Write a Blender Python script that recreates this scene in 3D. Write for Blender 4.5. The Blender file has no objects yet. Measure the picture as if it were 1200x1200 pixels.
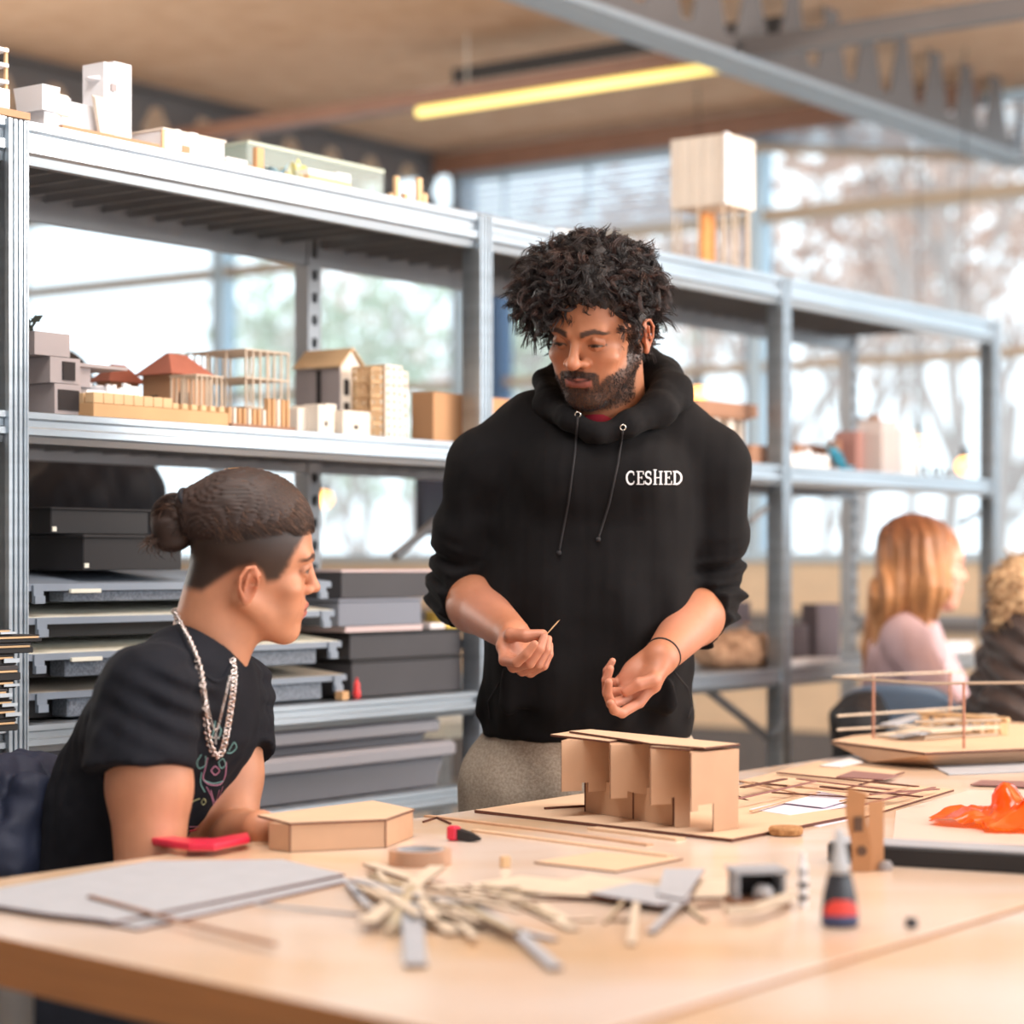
import bpy, math, random
import numpy as np
from mathutils import Vector, Matrix
PI = math.pi
F = 2650.0; CZ = 1.16; HY = 660.0
TH = math.radians(36.3)
EX, EY = math.sin(TH), math.cos(TH)      # direction along the rack (recedes to the right)
DX, DY = -EY, EX                          # direction across it
RZ = math.atan2(EY, EX)
scene = bpy.context.scene
COL = scene.collection

def srgb(r, g, b):
    f = lambda c: (c/255/12.92) if c <= 10 else ((c/255+0.055)/1.055)**2.4
    return (f(r), f(g), f(b), 1.0)

def atY(px, py, Y):
    return Vector(((px-600)/F*Y, Y, CZ+(HY-py)/F*Y))
def at(px, py, z):
    Y = (CZ-z)*F/(py-HY)
    return Vector(((px-600)/F*Y, Y, z))
def ED(e, d, z=0.0):
    return Vector((EX*e+DX*d, EY*e+DY*d, z))
def e_at(px, d):
    u = (px-600)/F
    return d*(EX*u+EY)/(EX-EY*u)
def d_at(px, e):
    u = (px-600)/F
    return e*(EX-EY*u)/(EY+EX*u)
def z_at(px, py, e, d):
    Y = EY*e+DY*d
    return CZ+(HY-py)/F*Y

# ---------------------------------------------------------------- materials
MATS = {}
def mat(name, rgb, rough=0.6, metal=0.0, var=0.0, scale=8.0, stretch=(1, 1, 1), bump=0.0, bscale=60.0,
        rgb2=None, spec=None, attr=None, trans=0.0, emit=None, estr=0.0, alpha=None, detail=3, sss=0.0, sheen=0.0, coat=0.0):
    if name in MATS: return MATS[name]
    m = bpy.data.materials.new(name); m.use_nodes = True
    nt = m.node_tree; N = nt.nodes; L = nt.links
    b = N['Principled BSDF']
    c = srgb(*rgb)
    b.inputs['Base Color'].default_value = c
    b.inputs['Roughness'].default_value = rough
    b.inputs['Metallic'].default_value = metal
    if spec is not None: b.inputs['Specular IOR Level'].default_value = spec
    if trans: b.inputs['Transmission Weight'].default_value = trans
    if sss:
        b.inputs['Subsurface Weight'].default_value = sss
        b.inputs['Subsurface Radius'].default_value = (0.012, 0.005, 0.003)
        b.inputs['Subsurface Scale'].default_value = 1.0
    if sheen:
        b.inputs['Sheen Weight'].default_value = sheen; b.inputs['Sheen Roughness'].default_value = 0.5
    if coat:
        b.inputs['Coat Weight'].default_value = coat; b.inputs['Coat Roughness'].default_value = 0.15
    if emit:
        b.inputs['Emission Color'].default_value = srgb(*emit); b.inputs['Emission Strength'].default_value = estr
    if alpha is not None: b.inputs['Alpha'].default_value = alpha
    src = None
    tc = N.new('ShaderNodeTexCoord'); mp = N.new('ShaderNodeMapping'); L.new(tc.outputs['Object'], mp.inputs['Vector'])
    mp.inputs['Scale'].default_value = stretch
    if attr:
        a = N.new('ShaderNodeAttribute'); a.attribute_name = attr; src = a.outputs['Color']
    if var or rgb2:
        nz = N.new('ShaderNodeTexNoise'); nz.inputs['Scale'].default_value = scale; nz.inputs['Detail'].default_value = detail
        L.new(mp.outputs['Vector'], nz.inputs['Vector'])
        if rgb2:
            r = N.new('ShaderNodeValToRGB'); L.new(nz.outputs['Fac'], r.inputs['Fac'])
            r.color_ramp.elements[0].position = 0.35; r.color_ramp.elements[1].position = 0.65
            r.color_ramp.elements[0].color = c; r.color_ramp.elements[1].color = srgb(*rgb2); src = r.outputs['Color']
        if var:
            mr = N.new('ShaderNodeMapRange'); L.new(nz.outputs['Fac'], mr.inputs['Value'])
            mr.inputs['From Min'].default_value = 0.25; mr.inputs['From Max'].default_value = 0.75
            mr.inputs['To Min'].default_value = 1-var; mr.inputs['To Max'].default_value = 1+var
            mx = N.new('ShaderNodeVectorMath'); mx.operation = 'SCALE'
            if src: L.new(src, mx.inputs[0])
            else: mx.inputs[0].default_value = c[:3]
            L.new(mr.outputs['Result'], mx.inputs['Scale']); src = mx.outputs['Vector']
    if src: L.new(src, b.inputs['Base Color'])
    if bump:
        n2 = N.new('ShaderNodeTexNoise'); n2.inputs['Scale'].default_value = bscale; n2.inputs['Detail'].default_value = 4
        L.new(mp.outputs['Vector'], n2.inputs['Vector'])
        bp = N.new('ShaderNodeBump'); bp.inputs['Strength'].default_value = bump; bp.inputs['Distance'].default_value = 0.004
        L.new(n2.outputs['Fac'], bp.inputs['Height']); L.new(bp.outputs['Normal'], b.inputs['Normal'])
    MATS[name] = m
    return m

def glass_mat(name, tint=(235, 242, 245), rough=0.02, mixf=0.12, milky=0.0):
    """thin pane: see-through with a little reflection"""
    if name in MATS: return MATS[name]
    m = bpy.data.materials.new(name); m.use_nodes = True
    nt = m.node_tree; N = nt.nodes; L = nt.links
    N.remove(N['Principled BSDF']); out = N['Material Output']
    t = N.new('ShaderNodeBsdfTransparent'); t.inputs['Color'].default_value = srgb(*tint)
    g = N.new('ShaderNodeBsdfGlossy'); g.inputs['Roughness'].default_value = rough
    g.inputs['Color'].default_value = srgb(235, 240, 245)
    lw = N.new('ShaderNodeLayerWeight'); lw.inputs['Blend'].default_value = 0.5
    fr = N.new('ShaderNodeMath'); fr.operation = 'POWER'; fr.inputs[1].default_value = 4.0; L.new(lw.outputs['Facing'], fr.inputs[0])
    mx = N.new('ShaderNodeMixShader')
    L.new(fr.outputs[0], mx.inputs[0]); L.new(t.outputs[0], mx.inputs[1]); L.new(g.outputs[0], mx.inputs[2])
    last = mx
    if milky:
        df = N.new('ShaderNodeBsdfDiffuse'); df.inputs['Color'].default_value = srgb(*tint)
        tr = N.new('ShaderNodeBsdfTranslucent'); tr.inputs['Color'].default_value = srgb(*tint)
        m1 = N.new('ShaderNodeMixShader'); m1.inputs[0].default_value = 0.4
        L.new(df.outputs[0], m1.inputs[1]); L.new(tr.outputs[0], m1.inputs[2])
        m2 = N.new('ShaderNodeMixShader'); m2.inputs[0].default_value = milky
        L.new(mx.outputs[0], m2.inputs[1]); L.new(m1.outputs[0], m2.inputs[2]); last = m2
    L.new(last.outputs[0], out.inputs['Surface'])
    MATS[name] = m
    return m

# ---------------------------------------------------------------- object helpers
def tag(o, label=None, cat=None, group=None, kind=None):
    if label: o['label'] = label
    if cat: o['category'] = cat
    if group: o['group'] = group
    if kind: o['kind'] = kind
    return o
def thing(name, label, cat, loc=(0, 0, 0), rz=0.0, group=None):
    o = bpy.data.objects.new(name, None); COL.objects.link(o)
    o.location = loc; o.rotation_euler = (0, 0, rz); o.empty_display_size = 0.05
    return tag(o, label, cat, group)

class MB:
    def __init__(s): s.v = []; s.f = []; s.m = []
    def add(s, vs, fs, mi=0):
        n = len(s.v); s.v += [tuple(v) for v in vs]; s.f += [tuple(n+i for i in f) for f in fs]
        s.m += ([mi]*len(fs) if isinstance(mi, int) else list(mi)); return s
    def box(s, x0, x1, y0, y1, z0, z1, mi=0, M=None):
        vs = [Vector(p) for p in ((x0,y0,z0),(x1,y0,z0),(x1,y1,z0),(x0,y1,z0),(x0,y0,z1),(x1,y0,z1),(x1,y1,z1),(x0,y1,z1))]
        if M: vs = [M @ v for v in vs]
        return s.add(vs, [(0,3,2,1),(4,5,6,7),(0,1,5,4),(1,2,6,5),(2,3,7,6),(3,0,4,7)], mi)
    def cbox(s, c, size, rz=0, rx=0, ry=0, mi=0):
        M = Matrix.Translation(c) @ Matrix.Rotation(rz, 4, 'Z') @ Matrix.Rotation(ry, 4, 'Y') @ Matrix.Rotation(rx, 4, 'X')
        a, b, d = size[0]/2, size[1]/2, size[2]/2
        return s.box(-a, a, -b, b, -d, d, mi, M)
    def bbox(s, x0, x1, y0, y1, z0, z1, r=0.004, mi=0, M=None):
        """box with chamfered vertical and top edges"""
        def ring(ins, z): 
            a, b, c, d = x0+ins, x1-ins, y0+ins, y1-ins
            return [(a+r,c,z),(b-r,c,z),(b,c+r,z),(b,d-r,z),(b-r,d,z),(a+r,d,z),(a,d-r,z),(a,c+r,z)]
        rings = [ring(r*.6, z0), ring(0, z0+r*.6), ring(0, z1-r*.6), ring(r*.6, z1)]
        return s.loft(rings, mi, M)
    def loft(s, rings, mi=0, M=None, caps=True, closed=True):
        n = len(rings[0]); vs = []
        for r in rings: vs += [Vector(p) for p in r]
        if M: vs = [M @ v for v in vs]
        fs = []
        for k in range(len(rings)-1):
            for i in range(n if closed else n-1):
                j = (i+1) % n
                fs.append((k*n+i, k*n+j, (k+1)*n+j, (k+1)*n+i))
        if caps:
            fs.append(tuple(range(n-1, -1, -1))); fs.append(tuple((len(rings)-1)*n+i for i in range(n)))
        return s.add(vs, fs, mi)
    def prism(s, pts, z0, z1, mi=0, side=None, M=None):
        """pts 2D counter-clockwise outline; side = material of the cut edge"""
        n = len(pts)
        a = sum(pts[i][0]*pts[(i+1)%n][1]-pts[(i+1)%n][0]*pts[i][1] for i in range(n))
        if a < 0: pts = pts[::-1]
        vs = [Vector((p[0], p[1], z0)) for p in pts]+[Vector((p[0], p[1], z1)) for p in pts]
        if M: vs = [M @ v for v in vs]
        fs = [tuple(range(n-1, -1, -1)), tuple(range(n, 2*n))]+[(i, (i+1) % n, n+(i+1) % n, n+i) for i in range(n)]
        return s.add(vs, fs, [mi, mi]+[side if side is not None else mi]*n)
    def tube(s, pts, r, n=8, mi=0, closed=False, caps=True):
        pts = [Vector(p) for p in pts]; m = len(pts)
        rs = r if isinstance(r, (list, tuple)) else [r]*m
        prev = None; rings = []
        for i in range(m):
            t = (pts[(i+1) % m]-pts[i-1]) if closed else (pts[min(i+1, m-1)]-pts[max(i-1, 0)])
            if t.length < 1e-9: t = Vector((0, 0, 1))
            t.normalize()
            if prev is None:
                up = Vector((0, 0, 1)) if abs(t.z) < .9 else Vector((1, 0, 0)); a = t.cross(up).normalized()
            else:
                a = prev-t*prev.dot(t)
                a = a.normalized() if a.length > 1e-6 else t.orthogonal().normalized()
            prev = a; b = t.cross(a)
            rings.append([pts[i]+(a*math.cos(2*PI*k/n)+b*math.sin(2*PI*k/n))*rs[i] for k in range(n)])
        if closed: rings.append(rings[0]); return s.loft(rings, mi, caps=False)
        return s.loft(rings, mi, caps=caps)
    def cyl(s, c, r, h, n=24, r2=None, mi=0, M=None):
        r2 = r if r2 is None else r2; c = Vector(c)
        ra = [[c+Vector((q*math.cos(2*PI*k/n), q*math.sin(2*PI*k/n), z)) for k in range(n)] for q, z in ((r, 0), (r2, h))]
        return s.loft(ra, mi, M)
    def lathe(s, prof, n=24, mi=0, M=None, sx=1.0, sy=1.0):
        return s.loft([[(r*sx*math.cos(2*PI*k/n), r*sy*math.sin(2*PI*k/n), z) for k in range(n)] for r, z in prof], mi, M)
    def sphere(s, c, r, n=16, mi=0, sc=(1, 1, 1)):
        c = Vector(c); m = n//2
        rings = []
        for i in range(1, m):
            a = PI*i/m
            rings.append([c+Vector((r*sc[0]*math.sin(a)*math.cos(2*PI*k/n), r*sc[1]*math.sin(a)*math.sin(2*PI*k/n), -r*sc[2]*math.cos(a))) for k in range(n)])
        return s.loft(rings, mi)
    def build(s, name, mats, parent=None, loc=None, rz=0.0, smooth=False, origin=None, bevel=0.0, rot=None):
        me = bpy.data.meshes.new(name)
        if not isinstance(mats, (list, tuple)): mats = [mats]
        vs = s.v
        if origin is not None: vs = [(v[0]-origin[0], v[1]-origin[1], v[2]-origin[2]) for v in vs]
        me.from_pydata(vs, [], s.f)
        for m in mats: me.materials.append(m)
        me.polygons.foreach_set('material_index', s.m)
        if smooth: me.polygons.foreach_set('use_smooth', [True]*len(me.polygons))
        me.update()
        o = bpy.data.objects.new(name, me); COL.objects.link(o)
        if parent: o.parent = parent
        if loc is not None: o.location = loc
        o.rotation_euler = rot if rot else (0, 0, rz)
        if bevel:
            b = o.modifiers.new('bevel', 'BEVEL'); b.width = bevel; b.segments = 2; b.limit_method = 'ANGLE'; b.angle_limit = math.radians(40)
        return o

def struct(o): o['kind'] = 'structure'; return o

def copy_tree(o, parent=None):
    c = o.copy(); COL.objects.link(c)
    if parent: c.parent = parent
    for ch in [x for x in bpy.data.objects if x.parent == o]: copy_tree(ch, c)
    return c

def fbm(P, s=1.0, seed=0):
    """cheap smooth pseudo noise, about -1..1"""
    r = np.random.RandomState(seed); out = np.zeros(len(P)); amp = 0
    for k in range(6):
        w = r.normal(size=3)*s*(1.0+.45*k); ph = r.rand()*6.28; a = 1/(1+.35*k)
        q = r.normal(size=3)*s*1.7
        out += a*np.sin(P@w+ph+1.2*np.sin(P@q+ph*2)); amp += a
    return out/amp*1.4
# ================================================================= the room
rng = random.Random(4)
M_floor = mat('floor_lino', (176, 168, 160), 0.45, var=.08, scale=3)
M_ceil = mat('ceiling_board', (214, 180, 150), 0.85, var=.08, scale=7, rgb2=(192, 156, 126), detail=8)
M_wallw = mat('wall_paint', (225, 225, 222), 0.7, var=.03, scale=2)
M_ply = mat('panel_ply', (222, 196, 166), 0.6, var=.07, scale=5, stretch=(1, 1, 6))
M_greyp = mat('beam_paint', (104, 100, 100), 0.55, var=.05, scale=6)
M_beam_lit = mat('beam_paint_light', (150, 160, 170), 0.5, var=.05, scale=6)
M_frame = mat('window_frame_paint', (176, 198, 214), 0.45, var=.03, scale=6)
M_navy = mat('window_frame_navy', (62, 92, 130), 0.45)
M_tan = mat('transom_tan', (176, 158, 138), 0.55, var=.04, scale=7)
M_slat = glass_mat('blind_slat', (236, 240, 246), .4, milky=.98)
M_slat.node_tree.nodes['Mix Shader.001'].inputs[0].default_value = .62
M_glass = glass_mat('window_glass')
M_rail = mat('pipe_brown', (128, 92, 74), 0.45, var=.08, scale=10)
M_dark = mat('dark_gap', (46, 42, 42), 0.7)

WE = 9.5; ZC = 3.28
def edbox(mb, e0, e1, d0, d1, z0, z1, mi=0):
    return mb.box(e0, e1, d0, d1, z0, z1, mi)
def eb(name, mt, *boxes, parent=None, bevel=0.0):
    mb = MB()
    for b in boxes: mb.box(*b)
    return mb.build(name, mt, parent, rz=(0 if parent else RZ), bevel=bevel)

struct(eb('floor', M_floor, (-3, WE+.1, -5, 12, -.05, 0)))
struct(eb('wall_front', M_wallw, (-3.1, -3, -5, 12, 0, ZC)))
struct(eb('ceiling', M_ceil, (-3.1, WE+.1, -3, 12, ZC, ZC+.08)))
# low wall under the windows
struct(eb('wall_back', [M_ply, M_greyp, M_tan],
    (WE, WE+.12, -1.5, 12, .36, .84, 0), (WE-.04, WE+.12, -1.5, 12, .84, .92, 1), (WE, WE+.12, -1.5, 12, .92, 1.17, 0),
    (WE+.02, WE+.12, -1.5, 12, 0, .36, 1), (WE, WE+.12, -1.5, 12, ZC-.03, ZC, 2)))
struct(eb('wall_left', M_wallw, (-3, WE, 11.6, 11.72, 0, ZC)))
struct(eb('trim_1', M_frame, (WE-.06, WE+.14, -1.5, 12, 1.17, 1.215)))
# windows
mull = [-1.5, .25, 2.0, 3.75, 5.5, 7.3, 9.05, 10.8, 12.0]
for i in range(len(mull)-1):
    a, b = mull[i], mull[i+1]
    w = thing('window_%d' % (i+1), None, None, ED(WE, (a+b)/2, 1.2), RZ); w['kind'] = 'structure'
    h = (b-a)/2
    mb = MB()
    mb.box(-.05, .07, -h-.035, -h+.035, 0, ZC-1.2, 0)
    mb.box(-.03, .05, -h, h, 1.60, 1.66, 2)
    mb.box(-.03, .05, -h, h, .885, .925, 2)
    mb.box(-.02, .04, -h+.035, -h+.07, 0.0, ZC-1.2, 1 if i in (4, 7, 5) else 0)
    if i == 4: mb.box(-.06, .05, h-.29, h-.17, 0, 1.4, 1)
    if i == 7: mb.box(-.06, .05, -h+.0, -h+.12, 0, 2.0, 1)
    mb.build('window_frame', [M_frame, M_navy, M_tan], w)
    g = MB(); g.box(.01, .016, -h+.03, h-.03, .02, 2.05)
    g.build('pane', M_glass, w)
# castellated steel beams: solid web with tall tapering holes
def castellated(name, d, e0, e1, zb, zt, mats, lift=.05):
    mb = MB(); pitch = .30; n = int((e1-e0)/pitch)
    H = zt-zb; zm0, zm1 = zb+.045, zt-.03
    # web strips between holes
    for k in range(n):
        a = e0+k*pitch
        lo, hi = zm0+lift, zm1-.04
        zmid = lo+(hi-lo)*.42
        for t in (-.004, .004): pass
        # half of hole outline on both sides -> build the web piece as a prism in e,z
        Mx = Matrix(((1, 0, 0, 0), (0, 0, 1, d), (0, 1, 0, 0), (0, 0, 0, 1)))
        c = a+pitch/2
        # post piece left of the hole (narrow at middle)
        left = [(a, zm0), (c-.034, zm0), (c-.034, lo), (c-.10, zmid), (c-.034, hi), (c-.034, zm1), (a, zm1)]
        mb.prism(left, -.005, .005, 0, M=Mx)
        right = [(c+.034, zm0), (a+pitch, zm0), (a+pitch, zm1), (c+.034, zm1), (c+.034, hi), (c+.10, zmid), (c+.034, lo)]
        mb.prism(right, -.005, .005, 0, M=Mx)
        mb.box(c-.034, c+.034, d-.005, d+.005, zm0, lo, 0)
        mb.box(c-.034, c+.034, d-.005, d+.005, hi, zm1, 0)
    mb.box(e0, e1, d-.085, d+.085, zb, zb+.02, 1)
    mb.box(e0, e1, d-.085, d+.085, zt-.02, zt, 1)
    mb.box(e0, e1, d-.012, d+.012, zb+.02, zm0, 0); mb.box(e0, e1, d-.012, d+.012, zm1, zt-.02, 0)
    return struct(mb.build(name, mats, rz=RZ))
castellated('trim_2', 7.31, -2.8, WE, 2.92, ZC, [M_greyp, M_greyp])
castellated('trim_3', 4.14, -2.8, WE, 2.93, ZC+.3, [M_greyp, M_beam_lit], .065)
# flat head rail of the right beam (window light on its wide flange is put into the paint)
# purlins and rails across the beams
def purlin(name, px, py, z, length0, length1, w, h, m):
    p = at(px, py, z)
    e = p.x*EX+p.y*EY; d = p.x*DX+p.y*DY
    mb = MB(); mb.box(-w/2, w/2, length0-d, length1-d, -h/2, h/2)
    return struct(mb.build(name, m, loc=p, rz=RZ)), e
purlin('trim_4', 550, 108, 3.04, 4.2, 7.42, .07, .06, M_rail)
purlin('trim_5', 620, 88, 3.14, 4.2, 5.75, .05, .14, M_dark)
purlin('trim_6', 1070, 28, 2.99, 1.0, 4.1, .06, .07, M_greyp)
purlin('trim_7', 700, 170, 3.20, 4.2, 7.2, .06, .10, M_rail)
# dark connector clamps on the beam web
p = at(940, 52, 2.99)

# fluorescent tube light
M_tube = mat('light_tube', (255, 240, 170), 0.4, emit=(255, 226, 120), estr=1.25)
M_lampb = mat('lamp_body', (210, 205, 195), 0.4)
zl = 2.99
a, b = at(484, 130, zl), at(893, 74, zl)
L0 = (b-a).length
lamp = thing('ceiling_light', 'long warm yellow fluorescent tube light hanging under the board ceiling', 'ceiling light', (a+b)/2, RZ)
tb = MB(); tb.tube([(0, -L0/2, 0), (0, L0/2, 0)], .02, 12)
tb.build('light_tube', M_tube, lamp, smooth=True)
tb = MB(); tb.box(-.03, .16, -L0/2-.02, L0/2+.02, .03, .04); tb.box(-.01, .04, -L0/2, L0/2, .05, .09)
tb.build('housing', M_lampb, lamp)
tb = MB()
for s in (-.5, .5): MB().tube([(0.015, s*L0*.7, .08), (0.015, s*L0*.7, ZC-zl)], .004, 6).build('hanger', M_lampb, lamp)

# venetian blinds
def blind(d0, d1, zt, zb0, zb1, n, label, tilt, mrail):
    """zb0 bottom height at d0, zb1 at d1"""
    b = thing('venetian_blind', label, 'blind', ED(WE-.10, (d0+d1)/2, zt), RZ, None)
    h = (d1-d0)/2
    mb = MB(); mb.box(-.025, .025, -h, h, -.03, .015); mb.build('head_rail', M_frame, b)
    mb = MB()
    for k in range(n):
        t = (k+1)/(n+1)
        za, zb = (zb0-zt)*t, (zb1-zt)*t
        c, s = math.cos(tilt)*.024, math.sin(tilt)*.024
        mb.add([(-c, -h, za-s), (c, -h, za+s), (c, h, zb+s), (-c, h, zb-s), (-c, -h, za-s+.0012), (c, -h, za+s+.0012), (c, h, zb+s+.0012), (-c, h, zb-s+.0012)],
               [(0, 3, 2, 1), (4, 5, 6, 7), (0, 1, 5, 4), (1, 2, 6, 5), (2, 3, 7, 6), (3, 0, 4, 7)])
    o = mb.build('slats', M_slat, b)
    mb = MB(); za, zb = zb0-zt, zb1-zt
    mb.loft([[(-.02, y, z-.025), (.02, y, z-.025), (.02, y, z+.012), (-.02, y, z+.012)] for y, z in ((-h, za), (h, zb))])
    mb.build('bottom_rail', mrail, b)
    for s in (-.62, 0, .62):
        mb = MB(); mb.tube([(-.032, s*h, 0), (-.032, s*h, za*(1-s)/2+zb*(1+s)/2)], .006, 6)
        mb.sphere((-.034, s*h, -.05), .022, 8)
        mb.build('cord', M_frame, b)
    return b
blind(5.56, 7.25, ZC-.09, 2.86, 2.86, 8, 'white venetian blind hanging closed and level behind the cream box model', .75, M_slat)
blind(3.0, 5.46, ZC-.04, 2.80, 3.15, 9, 'white venetian blind hanging askew with fanned slats at the right window', .35, M_tan)

# warm bulbs seen glowing by the windows
M_bulb = mat('bulb_glow', (255, 210, 130), .3, emit=(255, 176, 84), estr=6)
M_cord = mat('cord_black', (30, 28, 28), .6)
for px, py, e, lab in ((380, 585, 8.6, 'round warm bulb hanging behind the rack near the seated person'),
                  (818, 463, 8.6, 'round warm bulb glowing beside the standing person\'s hood'),
                  (1077, 522, 8.6, 'round warm bulb behind the clear boxes, higher one of the right pair'),
                  (1131, 546, 8.6, 'round warm bulb near the right end of rack, lower one of the right pair'),
                  (276, 552, 8.9, 'round warm bulb glowing just above the seated person\'s head')):
    d = d_at(px, e); p = ED(e, d, z_at(px, py, e, d))
    g = thing('pendant_bulb', lab, 'light bulb', p, 0, 'warm pendant bulbs by the windows')
    MB().sphere((0, 0, 0), .034, 14).build('bulb', M_bulb, g, smooth=True)
    MB().tube([(0, 0, .03), (0, 0, .08)], .016, 10).build('socket', M_cord, g)
    MB().tube([(0, 0, .08), (0, 0, ZC-p.z)], .003, 5).build('cord', M_cord, g)

# ---------------------------------------------------------------- outdoors
M_ground = mat('pavement', (205, 205, 205), .8, var=.05, scale=1.5)
struct(eb('ground', M_ground, (WE+.2, 70, -40, 60, -.6, -.5)))
M_bark = mat('bark_pale', (190, 176, 170), .9, var=.15, scale=3)
M_twig = mat('twigs_rust', (214, 184, 170), .9, var=.2, scale=2)
M_twig2 = mat('twigs_olive', (200, 206, 188), .9, var=.2, scale=2)
def tree(loc, h, seed, label, mt, leaves=260, group='bare trees outside'):
    r = random.Random(seed)
    t = thing('tree', label, 'tree', loc, r.random()*6, group)
    mb = MB(); tips = []
    def grow(p, dr, L, rad, lev):
        q = p+dr*L; mid = p+dr*L*.5+Vector((r.uniform(-1, 1), r.uniform(-1, 1), 0))*L*.06
        mb.tube([p, mid, q], [rad, rad*.85, rad*.6], 5, caps=False)
        if lev == 0: tips.append(q); return
        for k in range(3 if lev > 1 else 4):
            nd = (dr+Vector((r.uniform(-1, 1), r.uniform(-1, 1), r.uniform(-.25, .7)))*.75).normalized()
            grow(p+dr*L*r.uniform(.55, 1), nd, L*r.uniform(.5, .72), rad*.55, lev-1)
    grow(Vector((0, 0, 0)), Vector((r.uniform(-.05, .05), 0, 1)).normalized(), h*.36, h*.011, 4)
    mb.build('trunk', M_bark, t)
    lb = MB()
    for k in range(leaves):
        q = r.choice(tips)+Vector((r.gauss(0, .3), r.gauss(0, .3), r.gauss(0, .3)))
        a = Vector((r.gauss(0, 1), r.gauss(0, 1), r.gauss(0, 1))).normalized(); b_ = a.orthogonal().normalized()
        s = r.uniform(.07, .17)
        lb.add([q-a*s, q+b_*s*.5, q+a*s, q-b_*s*.5], [(0, 1, 2, 3)])
    lb.build('foliage', mt, t)
    return t
specs = [(1010, 17, 7.5, 1, 0), (1130, 15, 8, 0, 0), (930, 21, 9, 1, 0), (1190, 20, 9, 0, 0), (1070, 26, 10, 0, 0), (800, 24, 8, 1, 0),
         (640, 20, 7, 1, 1), (440, 17, 6.5, 1, 1), (480, 26, 8, 0, 0), (330, 19, 6, 1, 1), (400, 30, 9, 0, 0), (860, 30, 9, 0, 0),
         (980, 34, 11, 0, 0), (1160, 34, 11, 0, 0), (560, 34, 10, 0, 1)]
for i, (px, e, h, leafy, green) in enumerate(specs):
    d = d_at(px, e)
    tree(ED(e, d, -.55), h, 10+i,
         'bare pale-barked tree with olive-green leaves beyond the windows' if green else 'bare pale-barked tree with rust-coloured leaves beyond the windows',
         M_twig2 if green else M_twig, 420 if leafy else 240, 'olive trees outside' if green else 'rust-leaved trees outside')
# ================================================================= steel storage rack
M_galv = mat('galvanised_steel', (184, 193, 201), 0.34, metal=.85, var=.16, scale=2.5, stretch=(1, 1, 14), detail=5)
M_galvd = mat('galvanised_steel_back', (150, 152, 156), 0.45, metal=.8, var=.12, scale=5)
RD0 = 2.865; RW = .48; BAY = 1.276; E1 = 2.51
ZT, ZM, ZL, ZB = 1.892, 1.411, .893, .70
rack = thing('storage_rack', 'long galvanised steel storage rack with open bays running behind both people', 'rack', ED(E1, RD0, 0), RZ)
def post(e, front):
    mb = MB(); w = .021
    y0, y1 = (-.02, .02)
    top = 1.888
    if front:
        # channel with grooves in the front face
        n = 5
        mb.box(-w, w, -.008, .03, 0, top)
        for k in range(4):
            c = -w+.006+k*.0105
            mb.box(c-.003, c+.003, -.016, -.008, 0, top)
        mb.box(-w, -w+.003, -.018, .03, 0, top); mb.box(w-.003, w, -.018, .03, 0, top)
    else:
        zz = [0]
        z = .06
        mb.box(-w, -w+.012, -.02, .02, 0, top); mb.box(w-.012, w, -.02, .02, 0, top)
        mb.box(-w+.012, w-.012, .014, .02, 0, top)
        while z < top-.05:
            mb.box(-w+.012, w-.012, -.02, -.016, z, z+.028); z += .05
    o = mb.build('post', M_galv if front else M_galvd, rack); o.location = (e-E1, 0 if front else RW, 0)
for k in range(-1, 4):
    post(E1+k*BAY, True); post(E1+k*BAY, False)
def beam(e0, e1, y, z, h, front):
    mb = MB(); s = -1 if front else 1
    t = .016
    # stepped profile along e: list of (y,z)
    prof = [(t, 0), (0, 0), (-.004, .2*h), (-.012, .26*h), (-.012, .46*h), (-.004, .52*h), (-.004, .72*h), (-.012, .78*h), (-.012, .97*h), (-.006, h), (t, h)]
    prof = [(y+(p if front else -p), z-h+q) for p, q in prof]
    mb.loft([[(e, p, q) for p, q in prof] for e in (e0+.021-E1, e1-.021-E1)])
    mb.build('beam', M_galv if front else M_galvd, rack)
def deck(e0, e1, z):
    mb = MB(); n = 16; L = e1-e0-.06
    for k in range(n):
        a = e0+.03-E1+L*k/n; b = a+L/n-.012
        mb.box(a, b, .02, RW-.02, z-.012, z-.002)
        mb.box(a, a+.006, .02, RW-.02, z-.034, z-.012)
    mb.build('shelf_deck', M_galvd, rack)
for k in range(-1, 3):
    a, b = E1+k*BAY, E1+(k+1)*BAY
    for z, h in ((ZT, .072), (ZM, .052), (ZL, .048), (ZB, .045), (.16, .045)):
        if k >= 1 and z < .8: continue
        beam(a, b, 0, z, h, True); beam(a, b, RW, z, h, False); deck(a, b, z)
for k in range(-1, 4):
    for z in (1.90, .3, 1.0):
        MB().box(-.01, .01, .02, RW-.02, -.02, .0).build('cross_tie', M_galvd, rack).location = (k*BAY, 0, z)
def brace(p, q, r=.009):
    MB().tube([p, q], r, 6).build('brace', M_galvd, rack)
def rl(px, py, dd):
    e = e_at(px, RD0+dd); return (e-E1, dd, z_at(px, py, e, RD0+dd))
brace(rl(462, 652, RW+.03), rl(530, 597, RW+.03), .011)
brace(rl(812, 795, .03), rl(903, 867, .03), .011)
brace(rl(878, 612, .03), rl(903, 592, .03), .008)
brace(rl(1127, 613, .03), rl(1146, 601, .03), .008)
brace(rl(1000, 486, RW), rl(1023, 500, RW), .009)
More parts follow.
